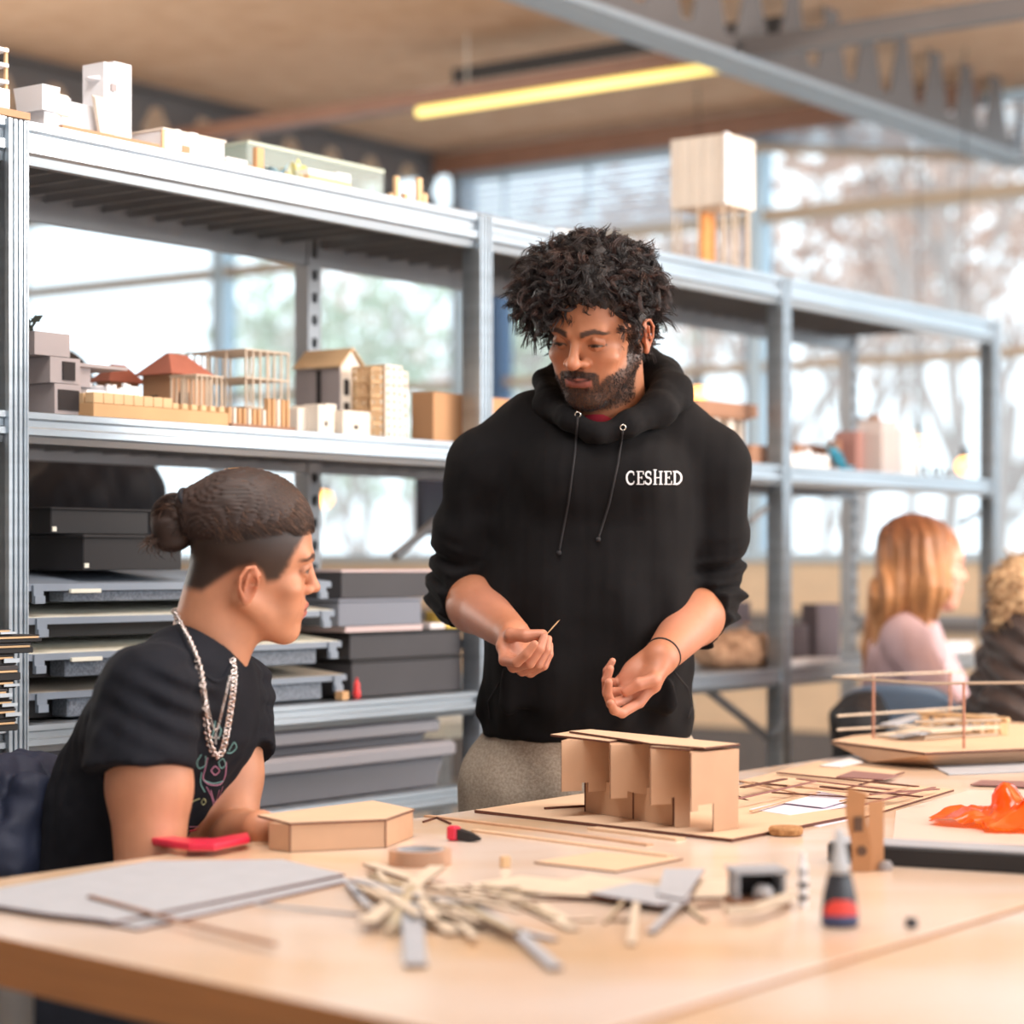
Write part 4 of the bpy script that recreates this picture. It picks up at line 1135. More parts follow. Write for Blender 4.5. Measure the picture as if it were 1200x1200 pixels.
curved_patch(.003, .011, lambda z: 2.6, None, rr).build('label_base', mat('label_blue', (54, 66, 108), .4), t)
curved_patch(.0112, .026, lambda z: 2.2*math.sqrt(max(.05, 1-((z-.0135)/.0135)**2)), None, rr).build('label_badge', mat('label_red', (226, 70, 60), .4), t)
p = tp(1068, 1087)
o = MB().lathe([(.0062, 0), (.0066, .002), (.006, .009), (.0045, .0095)], 18).build('bottle_cap', M_bot, loc=(p[0], p[1], ZTB+.0005)); tag(o, 'tiny black cap lying right of the glue bottle', 'cap')

# kraft card stand with printed marks
p = tp(1016, 1022)
t = thing('kraft_package', 'folded kraft cardboard package standing upright with dark printed marks', 'package', (p[0], p[1], ZTB+.0005), .12)
def ribbon(pts, z0, zf, name):
    mb = MB(); rings = []
    for i, (x, y) in enumerate(pts):
        rings.append([(x, y, z0), (x, y+.002, z0), (x, y+.002, zf(i)), (x, y, zf(i))])
    mb.loft(rings); mb.build(name, M_kraftp, t)
M_kraftp = mat('kraft_print', (178, 126, 84), .75, var=.06, scale=30)
hz = .100
rows = []
mb = MB(); n = 12
def wav(z): return -.0225+.004*math.sin(z/hz*5.5+.4)
rings = []
for k in range(n+1):
    z = hz*k/n; rings.append([(wav(z), 0, z), (wav(z)+.024, -.002, z), (wav(z)+.024, 0, z), (wav(z), .002, z)])
rings[-1] = [(q[0], q[1], q[2]+(.004 if i in (0, 3) else -.004)) for i, q in enumerate(rings[-1])]
mb.loft(rings); mb.build('front_leaf', M_kraftp, t)
mb = MB(); rings = []
for k in range(n+1):
    z = .086*k/n; rings.append([(.002, .001, z), (.026, .016, z), (.026, .018, z), (.002, .003, z)])
mb.loft(rings); mb.build('side_leaf', M_kraftp, t)
M_print = mat('print_dark', (92, 66, 50), .8)
a = MB(); x = wav(.058)
a.box(x+.007, x+.018, -.0036, -.0026, .050, .068); a.build('printed_square', M_print, t)
a = MB(); x = wav(.030); a.cyl((0, 0, 0), .006, .001, 18, M=Matrix.Translation((x+.012, -.0024, .026)) @ Matrix.Rotation(PI/2, 4, 'X')); a.build('printed_disc', M_print, t)
lump('plastic_scrap', 'crumpled clear plastic scrap at the foot of kraft package', 'plastic', (*tp(1037, 1020), ZTB+.0005), .012, .009, .008, M_plas, 6, .3, 12)
# long black box
zt_ = ZTB+.027
A = [at(969, 986, zt_), at(1275, 1003, zt_)]
dv = (A[1]-A[0]).normalized(); nv = Vector((-dv.y, dv.x, 0))
t = thing('long_case', 'long flat black case with grey top edge behind the glue bottle', 'case', (A[0].x, A[0].y, ZTB+.0005), math.atan2(dv.y, dv.x))
L = (A[1]-A[0]).length
MB().bbox(0, L, 0, .065, 0, .024, .003).build('case_body', M_black, t)
MB().bbox(.002, L-.002, .002, .063, .0245, .027, .001).build('case_lid', M_offg, t)
# pale drawing sheet and orange bag
sheet('drawing_sheet', 'pale paper sheet with faint lines beneath the orange bag', 'paper', [(1046, 986), (1050, 950), (1135, 926), (1290, 925), (1290, 992)], ZTB+.0005, .001, mat('sheet_pinkish', (224, 206, 194), .35))
def bag():
    p = tp(1210, 968); n = 46; r = np.random.RandomState(3)
    u = np.linspace(-1, 1, n); U_, V_ = np.meshgrid(u, u, indexing='ij')
    X = U_*.125; Y = V_*.10
    P_ = np.stack([U_.ravel(), V_.ravel(), np.zeros(n*n)], 1)
    rad = np.sqrt(U_**2+V_**2)
    Zh = .026*np.exp(-1.6*rad**2)+.034*np.abs(fbm(P_, 3.2, 5)).reshape(n, n)+.016*np.abs(fbm(P_, 7.5, 9)).reshape(n, n)
    Zh *= .85*np.clip(1.25-rad, 0, 1)**.5; Zh -= Zh.min()-.001
    X += .02*fbm(P_+3, 2.5, 2).reshape(n, n); Y += .02*fbm(P_+5, 2.5, 4).reshape(n, n)
    mb = MB(); mb.add([(X[i, j], Y[i, j], Zh[i, j]) for i in range(n) for j in range(n)], [(i*n+j, (i+1)*n+j, (i+1)*n+j+1, i*n+j+1) for i in range(n-1) for j in range(n-1)
          if rad[i, j] < 1.12+.08*math.sin(9*math.atan2(V_[i, j], U_[i, j]))])
    m = mat('orange_film', (255, 112, 24), .18, trans=.0, coat=.6)
    nt = m.node_tree; b = nt.nodes['Principled BSDF']; tr = nt.nodes.new('ShaderNodeBsdfTranslucent'); tr.inputs['Color'].default_value = srgb(255, 130, 40)
    mx = nt.nodes.new('ShaderNodeMixShader'); mx.inputs[0].default_value = .4
    nt.links.new(b.outputs[0], mx.inputs[1]); nt.links.new(tr.outputs[0], mx.inputs[2]); nt.links.new(mx.outputs[0], nt.nodes['Material Output'].inputs['Surface'])
    o = mb.build('plastic_bag', m, loc=(p[0], p[1], ZTB+.002), rz=.3, smooth=True)
    tag(o, 'crumpled translucent orange plastic bag at the right table edge', 'bag')
bag()
# cork coaster
p = tp(921, 979)
o = MB().lathe([(.0205, 0), (.0235, .002), (.0245, .009), (.022, .012)], 30).build('cork_disc', mat('cork', (186, 140, 92), .85, rgb2=(150, 104, 62), scale=160), loc=(p[0], p[1], ZTB+.0005))
tag(o, 'round cork disc lying right of the stepped building model', 'cork disc')
# laser cut sheets
sheet('laser_cut_sheet', 'large MDF sheet under the loose cut pieces, right of the model', 'board', [(852, 926), (905, 905), (1118, 925), (1012, 957), (900, 948)], ZTB+.0005, .003, M_mdfl, M_burn)
sheet('laser_cut_sheet', 'MDF sheet at the far edge of table behind the building model', 'board', [(866, 915), (960, 892), (1060, 904), (985, 925)], ZTB+.004, .003, M_mdfl, M_burn)
sheet('printed_paper', 'white printed drawing among the cut sheets, nearest one', 'paper', [(878, 948), (940, 934), (1000, 944), (925, 955)], ZTB+.0045, .001, mat('paper_lilac', (226, 220, 236), .5), None)
sheet('printed_paper', 'white printed drawing among the cut sheets, behind nearest one', 'paper', [(915, 940), (960, 927), (1003, 935), (965, 946)], ZTB+.0075, .001, mat('paper_lilac', (226, 220, 236)), None)
sheet('printed_paper', 'white paper corner under the laser-cut sheet by cork disc', 'paper', [(935, 965), (990, 952), (1010, 958), (960, 969)], ZTB+.0002, .0003, mat('paper_lilac', (226, 220, 236)), None)
r = random.Random(21)
for i, (x0, y0, x1, y1, w) in enumerate([(866, 914, 940, 930, .006), (912, 905, 1075, 921, .010), (935, 912, 1062, 927, .008), (925, 920, 1000, 928, .010), (962, 921, 1080, 933, .008),
                           (866, 935, 955, 915, .006), (880, 950, 960, 928, .005), (905, 928, 1040, 936, .006), (1000, 945, 1095, 922, .006), (985, 938, 1065, 922, .005), (870, 922, 920, 912, .01), (1020, 930, 1100, 924, .006)]):
    strip('cut_strip', 'thin dark-edged strip among the laser-cut pieces at far right of the table', 'strip', [(x0, y0), (x1, y1)], w, .002, [M_mdf, M_burn, mat('mdf_maroon', (140, 96, 88), .7)][i % 3], ZTB+.0078+.0022*(i % 6), group='laser-cut strips')
sheet('brown_card', 'small maroon card rectangle lying before the boat-like model', 'card', [(980, 910), (1000, 903), (1053, 908), (1035, 913)], ZTB+.0075, .002, mat('card_maroon2', (142, 104, 100), .7), None)
sheet('brown_card', 'narrow maroon card behind the orange bag', 'card', [(1137, 919), (1150, 914), (1290, 918), (1290, 925)], ZTB+.002, .002, mat('card_maroon2', (142, 104, 100), .7), None)
sheet('white_paper', 'white paper under the left tip of the boat-like model', 'paper', [(960, 897), (996, 888), (1012, 893), (985, 899)], ZTB+.0082, .0005, M_white, None)

# boat-like deck model with railings
zd = .814
def dk_(px, py, z=None):
    v = at(px, py, zd if z is None else z); return v
O = at(1084, 881, zd)
t = thing('boat_deck_model', 'boat-shaped deck model with thin copper-coloured railings on the far table end', 'architectural model', (O.x, O.y, ZTB+.001))
def rl3(v): return Vector((v.x-O.x, v.y-O.y, v.z-ZTB-.001))
deckp = [dk_(974, 868), dk_(1084, 882), dk_(1280, 874), dk_(1320, 852), dk_(1170, 846), dk_(1000, 862)]
pl = [(rl3(v).x, rl3(v).y) for v in deckp]
MB().prism(pl, zd-ZTB-.005, zd-ZTB-.001, 0, 1).build('deck', [M_mdfl, M_burn], t)
low2 = [at(1020, 893, .784), at(1094, 897, .784), at(1280, 890, .784), at(1290, 878, .784), at(1150, 868, .784), at(1030, 880, .784)]
n = 6
top_ring = [rl3(v)-Vector((0, 0, .004+.001)) for v in deckp]; bot_ring = [Vector((rl3(v).x, rl3(v).y, .003)) for v in low2]
mb = MB(); mb.loft([bot_ring[::1], top_ring[::1]]); mb.build('hull', M_mdf, t)
pl2 = [at(1094, 898, .783), at(1112, 907, .783), at(1290, 900, .783), at(1290, 888, .783)]
MB().prism([(rl3(v).x, rl3(v).y) for v in pl2], 0, .002).build('base_plate', M_greyb, t)
M_cop = mat('copper_rod', (170, 116, 92), .5)
def rod3(a, b, r_=.0022, nm='rail'): MB().tube([rl3(a), rl3(b)], r_, 6).build(nm, M_cop if nm == 'post' else M_rod, t)
for (x, yt, yb) in ((1023.5, 792, 865), (1113.6, 788, 853), (1129.5, 800, 877)):
    b_ = dk_(x, yb); rod3(b_, Vector((b_.x, b_.y, CZ+(HY-yt)/F*b_.y)), .0028, 'post')
Z1, Z2, Z3 = dk_(1023, 865).y, dk_(1113, 853).y, dk_(1129, 877).y
rod3(atY(976, 793, Z1+.0), atY(1126, 787, Z2)); rod3(atY(976, 793.5, Z1-.01), atY(1088, 801, Z3+.05), .003); rod3(atY(1088, 801, Z3+.05), atY(1240, 799.5, Z3-.1), .003)
rod3(atY(981, 839, Z1), atY(1127, 829.5, Z2), .0026); rod3(atY(981, 855, Z1), atY(1072, 850, Z1+.15), .0026)
rod3(atY(1072, 846, Z3+.02), atY(1173, 844, Z3-.01), .003); rod3(atY(1084, 865, Z3+.02), atY(1170, 861, Z3), .003)
r = random.Random(7)
for k, (x0, y0, x1, y1) in enumerate([(1034, 865, 1095, 850), (1050, 868, 1120, 855), (1058, 866, 1135, 851), (1070, 869, 1150, 858), (1085, 868, 1165, 862), (1040, 862, 1080, 850), (1095, 860, 1160, 852)]):
    a, b = dk_(x0, y0), dk_(x1, y1); a = rl3(a); b = rl3(b); z = zd-ZTB+.0015+.0035*k
    dr = (b-a); dr.z = 0; dr.normalize(); s = Vector((-dr.y, dr.x, 0))*.016
    a.z = b.z = z
    MB().loft([[a-s, a+s, a+s+Vector((0, 0, .003)), a-s+Vector((0, 0, .003))], [b-s, b+s, b+s+Vector((0, 0, .003)), b-s+Vector((0, 0, .003))]]).build('deck_plank', M_greyb if k % 2 else M_offc, t)
a, b = rl3(dk_(1076, 852)), rl3(dk_(1182, 862)); zc_ = zd-ZTB+.030
mb = MB(); mb.tube([Vector((a.x, a.y, zc_)), Vector((b.x, b.y, zc_))], .006, 4); mb.build('comb_beam', M_wood, t)
for k in range(7):
    q = a.lerp(b, (k+.5)/7); MB().box(q.x-.008, q.x+.008, q.y-.02, q.y+.0, zc_-.030, zc_-.005).build('comb_tooth', M_wood, t)
# ================================================================= smooth solid modelling (distance fields -> mesh)
def V3(*a): return np.array(a, dtype=float)
def nrmz(v): v = np.asarray(v, float); return v/np.linalg.norm(v)
def smin(a, b, k):
    h = np.clip(.5+.5*(b-a)/k, 0, 1); return b*(1-h)+a*h-k*h*(1-h)
def smax(a, b, k): return -smin(-a, -b, k)
def cone(a, b, ra, rb):
    a = np.asarray(a, float); b = np.asarray(b, float); ab = b-a; L2 = max(ab@ab, 1e-12)
    def f(P):
        h = np.clip((P-a)@ab/L2, 0, 1); q = P-a-h[:, None]*ab
        return np.sqrt((q*q).sum(1))-(ra+(rb-ra)*h)
    return f
def chain(pts, rs): return [cone(pts[i], pts[i+1], rs[i], rs[i+1]) for i in range(len(pts)-1)]
def ell(c, r, R=None):
    c = np.asarray(c, float); r = np.asarray(r, float)
    def f(P):
        q = P-c
        if R is not None: q = q@R
        k0 = np.sqrt(((q/r)**2).sum(1)); k1 = np.sqrt(((q/(r*r))**2).sum(1))+1e-9
        return k0*(k0-1)/k1
    return f
def ecap(a, b, w, ra, rb):
    """flattened capsule a->b; w = direction of the wide axis; ra, rb = (wide, thin) radii"""
    a = np.asarray(a, float); b = np.asarray(b, float); ab = b-a; L2 = max(ab@ab, 1e-12); w = np.asarray(w, float)
    w = nrmz(w-ab*((w@ab)/L2))
    def f(P):
        h = np.clip((P-a)@ab/L2, 0, 1); q = P-a-h[:, None]*ab
        rw = ra[0]+(rb[0]-ra[0])*h; rd = ra[1]+(rb[1]-ra[1])*h
        qw = q@w; qr2 = np.maximum((q*q).sum(1)-qw*qw, 0)
        s2 = (qw/rw)**2+qr2/(rd*rd); g2 = (qw/(rw*rw))**2+qr2/(rd**4)
        k0 = np.sqrt(s2); return k0*(k0-1)/(np.sqrt(g2)+1e-9)
    return f
def rbox(c, h, R=None, r=.0):
    c = np.asarray(c, float); h = np.asarray(h, float)
    def f(P):
        q = P-c
        if R is not None: q = q@R
        d = np.abs(q)-h+r
        return np.sqrt((np.maximum(d, 0)**2).sum(1))+np.minimum(d.max(1), 0)-r
    return f
def cutp(f, p, n, k=.002):
    """keep the side of f where (x-p).n < 0"""
    p = np.asarray(p, float); n = nrmz(n)
    return lambda P: smax(f(P), (P-p)@n, k)

class Solid:
    def __init__(s): s.pr = []     # (fn, k, op)
    def u(s, f, k=.01):
        for g in (f if isinstance(f, list) else [f]): s.pr.append((g, k, 1))
        return s
    def sub(s, f, k=.004):
        for g in (f if isinstance(f, list) else [f]): s.pr.append((g, k, -1))
        return s
    def ev(s, P, disp=None):
        acc = np.full(len(P), 1e3)
        for f, k, op in s.pr:
            d = f(P); acc = smin(acc, d, k) if op > 0 else smax(acc, -d, k)
        if disp is not None: acc = acc+disp(P)
        return acc
    def mesh(s, lo, hi, h, disp=None, dmax=.0, slack=1.0):
        """sparse surface nets; returns verts, quads"""
        lo = np.asarray(lo, float); hi = np.asarray(hi, float); B = 8
        nb = np.ceil((hi-lo)/(h*B)).astype(int)
        bi = np.stack(np.meshgrid(*[np.arange(n) for n in nb], indexing='ij'), -1).reshape(-1, 3)
        cen = lo+(bi+.5)*B*h; rad = B*h*.5*1.7321+h
        # per-primitive culling
        D = np.stack([f(cen) for f, k, op in s.pr], 1)
        ops = np.array([op for f, k, op in s.pr]); ks = np.array([k for f, k, op in s.pr])
        acc = np.full(len(cen), 1e3)
        for j, (f, k, op) in enumerate(s.pr):
            acc = smin(acc, D[:, j], k) if op > 0 else smax(acc, -D[:, j], k)
        keep = np.abs(acc) < rad*slack+dmax+.004
        bi = bi[keep]; D = D[keep]
        dm = np.where(ops > 0, D, 1e3).min(1)
        use = np.where(ops[None, :] > 0, D < dm[:, None]+2*rad+ks[None, :]*2+.002, D < rad+ks[None, :]*2+.002)
        g = np.arange(B+1); off = np.stack(np.meshgrid(g, g, g, indexing='ij'), -1).reshape(-1, 3)
        base = bi*B; nbk = len(bi); npt = len(off)
        val = np.full((nbk, npt), 1e3)
        Pall = (lo+(base[:, None, :]+off[None])*h)
        for j, (f, k, op) in enumerate(s.pr):
            m = np.nonzero(use[:, j])[0]
            for c in range(0, len(m), 400):
                mm = m[c:c+400]; d = f(Pall[mm].reshape(-1, 3)).reshape(len(mm), npt)
                val[mm] = smin(val[mm], d, k) if op > 0 else smax(val[mm], -d, k)
        if disp is not None:
            for c in range(0, nbk, 400):
                val[c:c+400] += disp(Pall[c:c+400].reshape(-1, 3)).reshape(-1, npt)
        G = val.reshape(nbk, B+1, B+1, B+1)
        S = G < 0
        mixed = (S.reshape(nbk, -1).any(1)) & (~S.reshape(nbk, -1).all(1))
        G = G[mixed]; S = S[mixed]; base = base[mixed]
        # cells
        c8 = [S[:, i:i+B, j:j+B, k:k+B] for i in (0, 1) for j in (0, 1) for k in (0, 1)]
        cnt = sum(c.astype(np.int8) for c in c8); cell = (cnt > 0) & (cnt < 8)
        b_, i_, j_, k_ = np.nonzero(cell)
        acc = np.zeros((len(b_), 3)); num = np.zeros(len(b_))
        co = [(0, 0, 0), (1, 0, 0), (0, 1, 0), (1, 1, 0), (0, 0, 1), (1, 0, 1), (0, 1, 1), (1, 1, 1)]
        for a in range(8):
            for ax in range(3):
                p = co[a]
                if p[ax]: continue
                q = list(p); q[ax] = 1
                va = G[b_, i_+p[0], j_+p[1], k_+p[2]]; vb = G[b_, i_+q[0], j_+q[1], k_+q[2]]
                m = (va < 0) != (vb < 0)
                t = np.where(m, va/np.where(m, va-vb, 1), 0)
                pt = np.tile(np.array(p, float), (len(b_), 1)); pt[:, ax] += t
                acc[m] += pt[m]; num[m] += 1
        idx = base[b_]+np.stack([i_, j_, k_], 1)
        verts = lo+(idx+acc/num[:, None])*h
        NN = (nb*B+2).astype(np.int64)
        key = lambda I: (I[:, 0].astype(np.int64)*NN[1]+I[:, 1])*NN[2]+I[:, 2]
        K = key(idx); order = np.argsort(K); Ks = K[order]
        quads = []
        for ax in range(3):
            sl = [slice(0, B)]*3; s1 = list(sl); s1[ax] = slice(1, B+1)
            a = S[:, sl[0], sl[1], sl[2]]; b = S[:, s1[0], s1[1], s1[2]]
            eb_, ei, ej, ek = np.nonzero(a != b)
            I = base[eb_]+np.stack([ei, ej, ek], 1); flip = a[eb_, ei, ej, ek]
            u_, v_ = (ax+1) % 3, (ax+2) % 3
            du = np.zeros(3, int); du[u_] = 1; dv = np.zeros(3, int); dv[v_] = 1
            cs = [I-du-dv, I-dv, I, I-du]
            ids = []
            ok = np.ones(len(I), bool)
            for c in cs:
                kk = key(c); pos = np.clip(np.searchsorted(Ks, kk), 0, len(Ks)-1); ok &= (Ks[pos] == kk) & (c >= 0).all(1); ids.append(order[pos])
            Q = np.stack(ids, 1); Q[~flip] = Q[~flip][:, ::-1]; quads.append(Q[ok])
        return verts, np.concatenate(quads)

def smooth_mesh(V, Q, it=2, lam=.5):
    n = len(V)
    e = np.concatenate([Q[:, [0, 1]], Q[:, [1, 2]], Q[:, [2, 3]], Q[:, [3, 0]]]); e = np.concatenate([e, e[:, ::-1]])
    deg = np.bincount(e[:, 0], minlength=n).astype(float); deg[deg == 0] = 1
    for _ in range(it):
        A = np.stack([np.bincount(e[:, 0], weights=V[e[:, 1], c], minlength=n) for c in range(3)], 1)/deg[:, None]
        V = V+lam*(A-V)
    return V

def mesh_object(name, V, Q, mt, parent=None, origin=(0, 0, 0), colors=None):
    me = bpy.data.meshes.new(name); V = V-np.asarray(origin)
    me.vertices.add(len(V)); me.vertices.foreach_set('co', V.astype(np.float32).ravel())
    me.loops.add(len(Q)*4); me.loops.foreach_set('vertex_index', Q.astype(np.int32).ravel())
    me.polygons.add(len(Q)); me.polygons.foreach_set('loop_start', np.arange(0, len(Q)*4, 4, dtype=np.int32))
    try: me.polygons.foreach_set('loop_total', np.full(len(Q), 4, dtype=np.int32))
    except Exception: pass
    me.polygons.foreach_set('use_smooth', np.ones(len(Q), bool))
    me.update(calc_edges=True); me.validate()
    if colors is not None:
        a = me.color_attributes.new('Col', 'FLOAT_COLOR', 'POINT')
        c = np.ones((len(V), 4), np.float32); c[:, :3] = colors; a.data.foreach_set('color', c.ravel())
    me.materials.append(mt)
    o = bpy.data.objects.new(name, me); COL.objects.link(o)
    if parent: o.parent = parent
    else: o.location = origin
    return o
def tubes_np(name, Ps, Rs, mt, parent=None, origin=(0, 0, 0), nseg=3):
    """many hairs at once: Ps (N,K,3) world points, Rs (N,K) radii -> one mesh"""
    P = np.asarray(Ps, float)-np.asarray(origin); R_ = np.asarray(Rs, float); N, K, _ = P.shape
    T = np.empty_like(P); T[:, 1:-1] = P[:, 2:]-P[:, :-2]; T[:, 0] = P[:, 1]-P[:, 0]; T[:, -1] = P[:, -1]-P[:, -2]
    T /= np.linalg.norm(T, axis=2, keepdims=True)+1e-12
    ref = np.array([.31, .52, .79]); A = np.cross(T, ref); A /= np.linalg.norm(A, axis=2, keepdims=True)+1e-9; B = np.cross(T, A)
    V = np.stack([P+R_[..., None]*(A*math.cos(2*PI*k/nseg)+B*math.sin(2*PI*k/nseg)) for k in range(nseg)], 2).reshape(-1, 3)
    base = (np.arange(N)[:, None]*K+np.arange(K-1)[None, :])*nseg
    Q = np.stack([np.stack([base+k, base+(k+1) % nseg, base+nseg+(k+1) % nseg, base+nseg+k], -1) for k in range(nseg)], 2).reshape(-1, 4)
    return mesh_object(name, V, Q, mt, parent, (0, 0, 0))
def lin(r, g, b): return np.array(srgb(r, g, b)[:3])
def px3(px, py, Y): v = atY(px, py, Y); return np.array([v.x, v.y, v.z])
def sstep(a, b, x): t = np.clip((x-a)/(b-a), 0, 1); return t*t*(3-2*t)

# ---------------------------------------------------------------- head
class Head:
    """local axes: x = the person's left, y = face forward, z = up; origin between the ears"""
    def __init__(s, org, yaw, pitch, roll=0, sc=1.0):
        # yaw: 0 faces the camera (-Y), positive turns toward image left
        F_ = np.array([-math.sin(yaw)*math.cos(pitch), -math.cos(yaw)*math.cos(pitch), -math.sin(pitch)])
        L_ = np.array([math.cos(yaw), -math.sin(yaw), 0.0]); U_ = np.cross(L_, F_)
        if U_[2] < 0: U_ = -U_
        L2 = L_*math.cos(roll)+U_*math.sin(roll); U2 = np.cross(L2, F_)
        if U2[2] < 0: U2 = -U2
        s.L, s.F, s.U = L2, F_, U2; s.R = np.stack([L2, F_, U2], 1); s.o = np.asarray(org, float); s.sc = sc
    def w(s, x, y, z): return s.o+s.sc*(s.R@np.array([x, y, z], float))
    def loc(s, P): return ((P-s.o)@s.R)/s.sc
    def build(s, S, nose=1.0, jaw=1.0, female=False, lips=1.0, smile=0.0, openm=0.0, nl=0.0, back=0.0, ez=0.0, ey=0.0):
        sc = s.sc
        def E(c, r, k=.012, ry=0, rx=0, rz=0, op=1):
            M = s.R
            if ry or rx or rz:
                M = s.R@np.array((Matrix.Rotation(rz, 3, 'Z')@Matrix.Rotation(ry, 3, 'Y')@Matrix.Rotation(rx, 3, 'X')))
            f = ell(s.w(*c), np.array(r)*sc, M)
            (S.u if op > 0 else S.sub)(f, k*sc)
        def C(a, b, ra, rb, k=.008, op=1): (S.u if op > 0 else S.sub)(cone(s.w(*a), s.w(*b), ra*sc, rb*sc), k*sc)
        j = jaw
        E((0, -.012+back, .046), (.0745, .096-back, .080), .02)              # cranium
        E((0, .020, .028), (.066, .072, .072), .02)                # forehead mass
        E((0, .030, -.030), (.058*j, .058, .066), .02)             # mid face
        E((0, .050, -.066), (.043*j, .040, .038), .02)             # lower face
        E((0, .074, -.088), (.0185*j, .017, .017), .018)           # chin
        for q in (-1, 1):
            C((q*.060*j, -.002, -.040), (q*.018, .070, -.087), .0145, .013, .022)   # jaw line
            E((q*.040, .064, -.018), (.022, .018, .016), .018)     # cheek bone
            E((q*.030, .066, -.045), (.020, .018, .022), .018)
            C((q*.040, .078, .030), (q*.014, .0885, .026), .0085, .0085, .014)      # brow ridge
            E((q*.0315, .0945, .0095), (.0150, .0085, .0098), .010, op=-1)          # socket
            E((q*.0315, .0770, .0095), (.0128, .0124, .0118), .003)                  # eyeball + lids
            C((q*.0205, .0845, .0135), (q*.0325, .0885, .0180), .0028, .0030, .004)  # upper lid
            C((q*.0325, .0885, .0180), (q*.0440, .0800, .0120), .0030, .0026, .004)
            C((q*.0210, .0835, .0055), (q*.0330, .0860, .0020), .0022, .0022, .004)
            C((q*.0330, .0860, .0020), (q*.0440, .0790, .0070), .0022, .0022, .004)
        # nose
        n = nose
        C((0, .0860, .020), (0, .0860+.0175*n, -.014), .0075, .0085, .008)
        E((0, .0930+.0125*n, -.0195), (.0105*n, .0115*n, .0088*n), .006)
        for q in (-1, 1):
            E((q*.0125*n, .0930, -.0225), (.0078*n, .0105, .0068), .005)
            E((q*.0068*n, .1005, -.0300), (.0036, .0052, .0032), .002, op=-1)
        # mouth
        E((0, .0835, -.0520), (.0260, .0140, .0200), .012)
        ml = -.0515
        for q in (-1, 1):
            C((0, .0972, ml+.0055), (q*.0225, .0850, ml+.0012+smile), .0046*lips, .0022, .0035)
        C((-.0150, .0925, ml-.0062+smile*.5), (.0150, .0925, ml-.0062+smile*.5), .0050*lips, .0050*lips, .005)
        E((0, .0955, ml-.0065), (.0120, .0058*lips, .0048), .003)
        # lip parting
        hh = .0009+openm
        for q in (-1, 1): C((0, .1030, ml-.0004), (q*.0245, .0905, ml-.0002+smile), hh, .0008, .0016, op=-1)
        C((-.010, .0935, ml-.0155), (.010, .0935, ml-.0155), .0032, .0032, .006, op=-1)   # under lip
        # ears
        for q in (-1, 1):
            Re = s.R@np.array(Matrix.Rotation(q*(-.42), 3, 'Z')@Matrix.Rotation(-.15, 3, 'X'))
            S.u(ell(s.w(q*.0790, -.010+ey, -.001+ez), np.array([.0042, .0165, .0275])*sc, Re), .004*sc)
            S.sub(ell(s.w(q*.0850, -.0060+ey, -.001+ez), np.array([.0060, .0085, .0150])*sc, Re), .003*sc)
            pts = [(q*.0765, .004, .004), (q*.0790, .0045, .016), (q*.0820, -.004, .0262), (q*.0862, -.016, .0235), (q*.0880, -.0235, .010), (q*.0865, -.0225, -.006), (q*.0830, -.015, -.020)]
            for i in range(len(pts)-1): C((pts[i][0], pts[i][1]+ey, pts[i][2]+ez), (pts[i+1][0], pts[i+1][1]+ey, pts[i+1][2]+ez), .0026, .0026, .0018)
            C((q*.0785, .001+ey, -.004+ez), (q*.0790, .000+ey, -.010+ez), .0032, .0028, .002)      # tragus
            C((q*.0850, -.0120+ey, .014+ez), (q*.0850, -.0150+ey, -.008+ez), .0022, .0022, .002)   # inner fold
            E((q*.0800, -.009+ey, -.0255+ez), (.0045, .0075, .0075), .004)                      # lobe
        return S
    def colour(s, P, skin, opts):
        """albedo from position in head space"""
        q = s.loc(P); x, y, z = q[:, 0], q[:, 1], q[:, 2]; ax = np.abs(x)
        c = np.tile(skin, (len(P), 1))
        near = (y > .03) & (np.abs(z) < .14) & (ax < .09)
        def mixc(m, col, a=1.0):
            mm = (np.clip(m, 0, 1)*a)[:, None]; c[:] = c*(1-mm)+np.asarray(col)*mm
        red = skin*np.array([1.02, .80, .76])
        mixc(np.exp(-((ax-.036)/.018)**2-((z+.022)/.018)**2)*(y > .03), red, .45)
        mixc(np.exp(-(x/.011)**2-((z+.020)/.010)**2)*(y > .08), red, .5)
        mixc(sstep(.072, .078, ax)*(y < .03)*(y > -.04)*(np.abs(z) < .04), red, .75)
        # eye socket slightly darker skin, lids
        mixc(np.exp(-((ax-.031)/.018)**2-((z-.011)/.012)**2)*(y > .05), skin*np.array([.72, .62, .60]), .55)
        # lips
        ml = -.0515
        lipm = sstep(.0265, .021, ax)*sstep(.0112, .0088, np.abs(z-(ml-.0008)+np.abs(ax)*.10-opts.get('smile', 0)*(ax/.022)**2))*(y > .07)
        mixc(lipm, opts['lip'], .9)
        mixc(sstep(.0250, .020, ax)*sstep(.0022, .0008, np.abs(z-ml-opts.get('smile', 0)*(ax/.022)**2))*(y > .07), opts['lip']*.25, .9)
        # eyes
        down = opts.get('lids', .0)
        ex = (ax-.0322)/.0118; top = .0135-down; bot = .0050
        ez = (z-(top+bot)/2)/((top-bot)/2*np.sqrt(np.clip(1-ex**2*.8, .05, 1)))
        eye = (np.abs(ex) < 1) & (np.abs(ez) < 1) & (y > .06)
        gx = opts.get('gaze', (0, 0))
        iris = ((np.abs(x-np.sign(x)*.0322-gx[0]) < .0068) & ((z-(top+bot)/2-gx[1])**2+(x-np.sign(x)*.0322-gx[0])**2 < .0068**2))
        c[eye] = lin(132, 114, 104); c[eye & iris] = lin(22, 15, 12)
        lash = (np.abs(ex) < 1.12) & (z > top-.001+0*z) & (z < top+.0018-.18*np.abs(ex)**2*.012) & (y > .06)
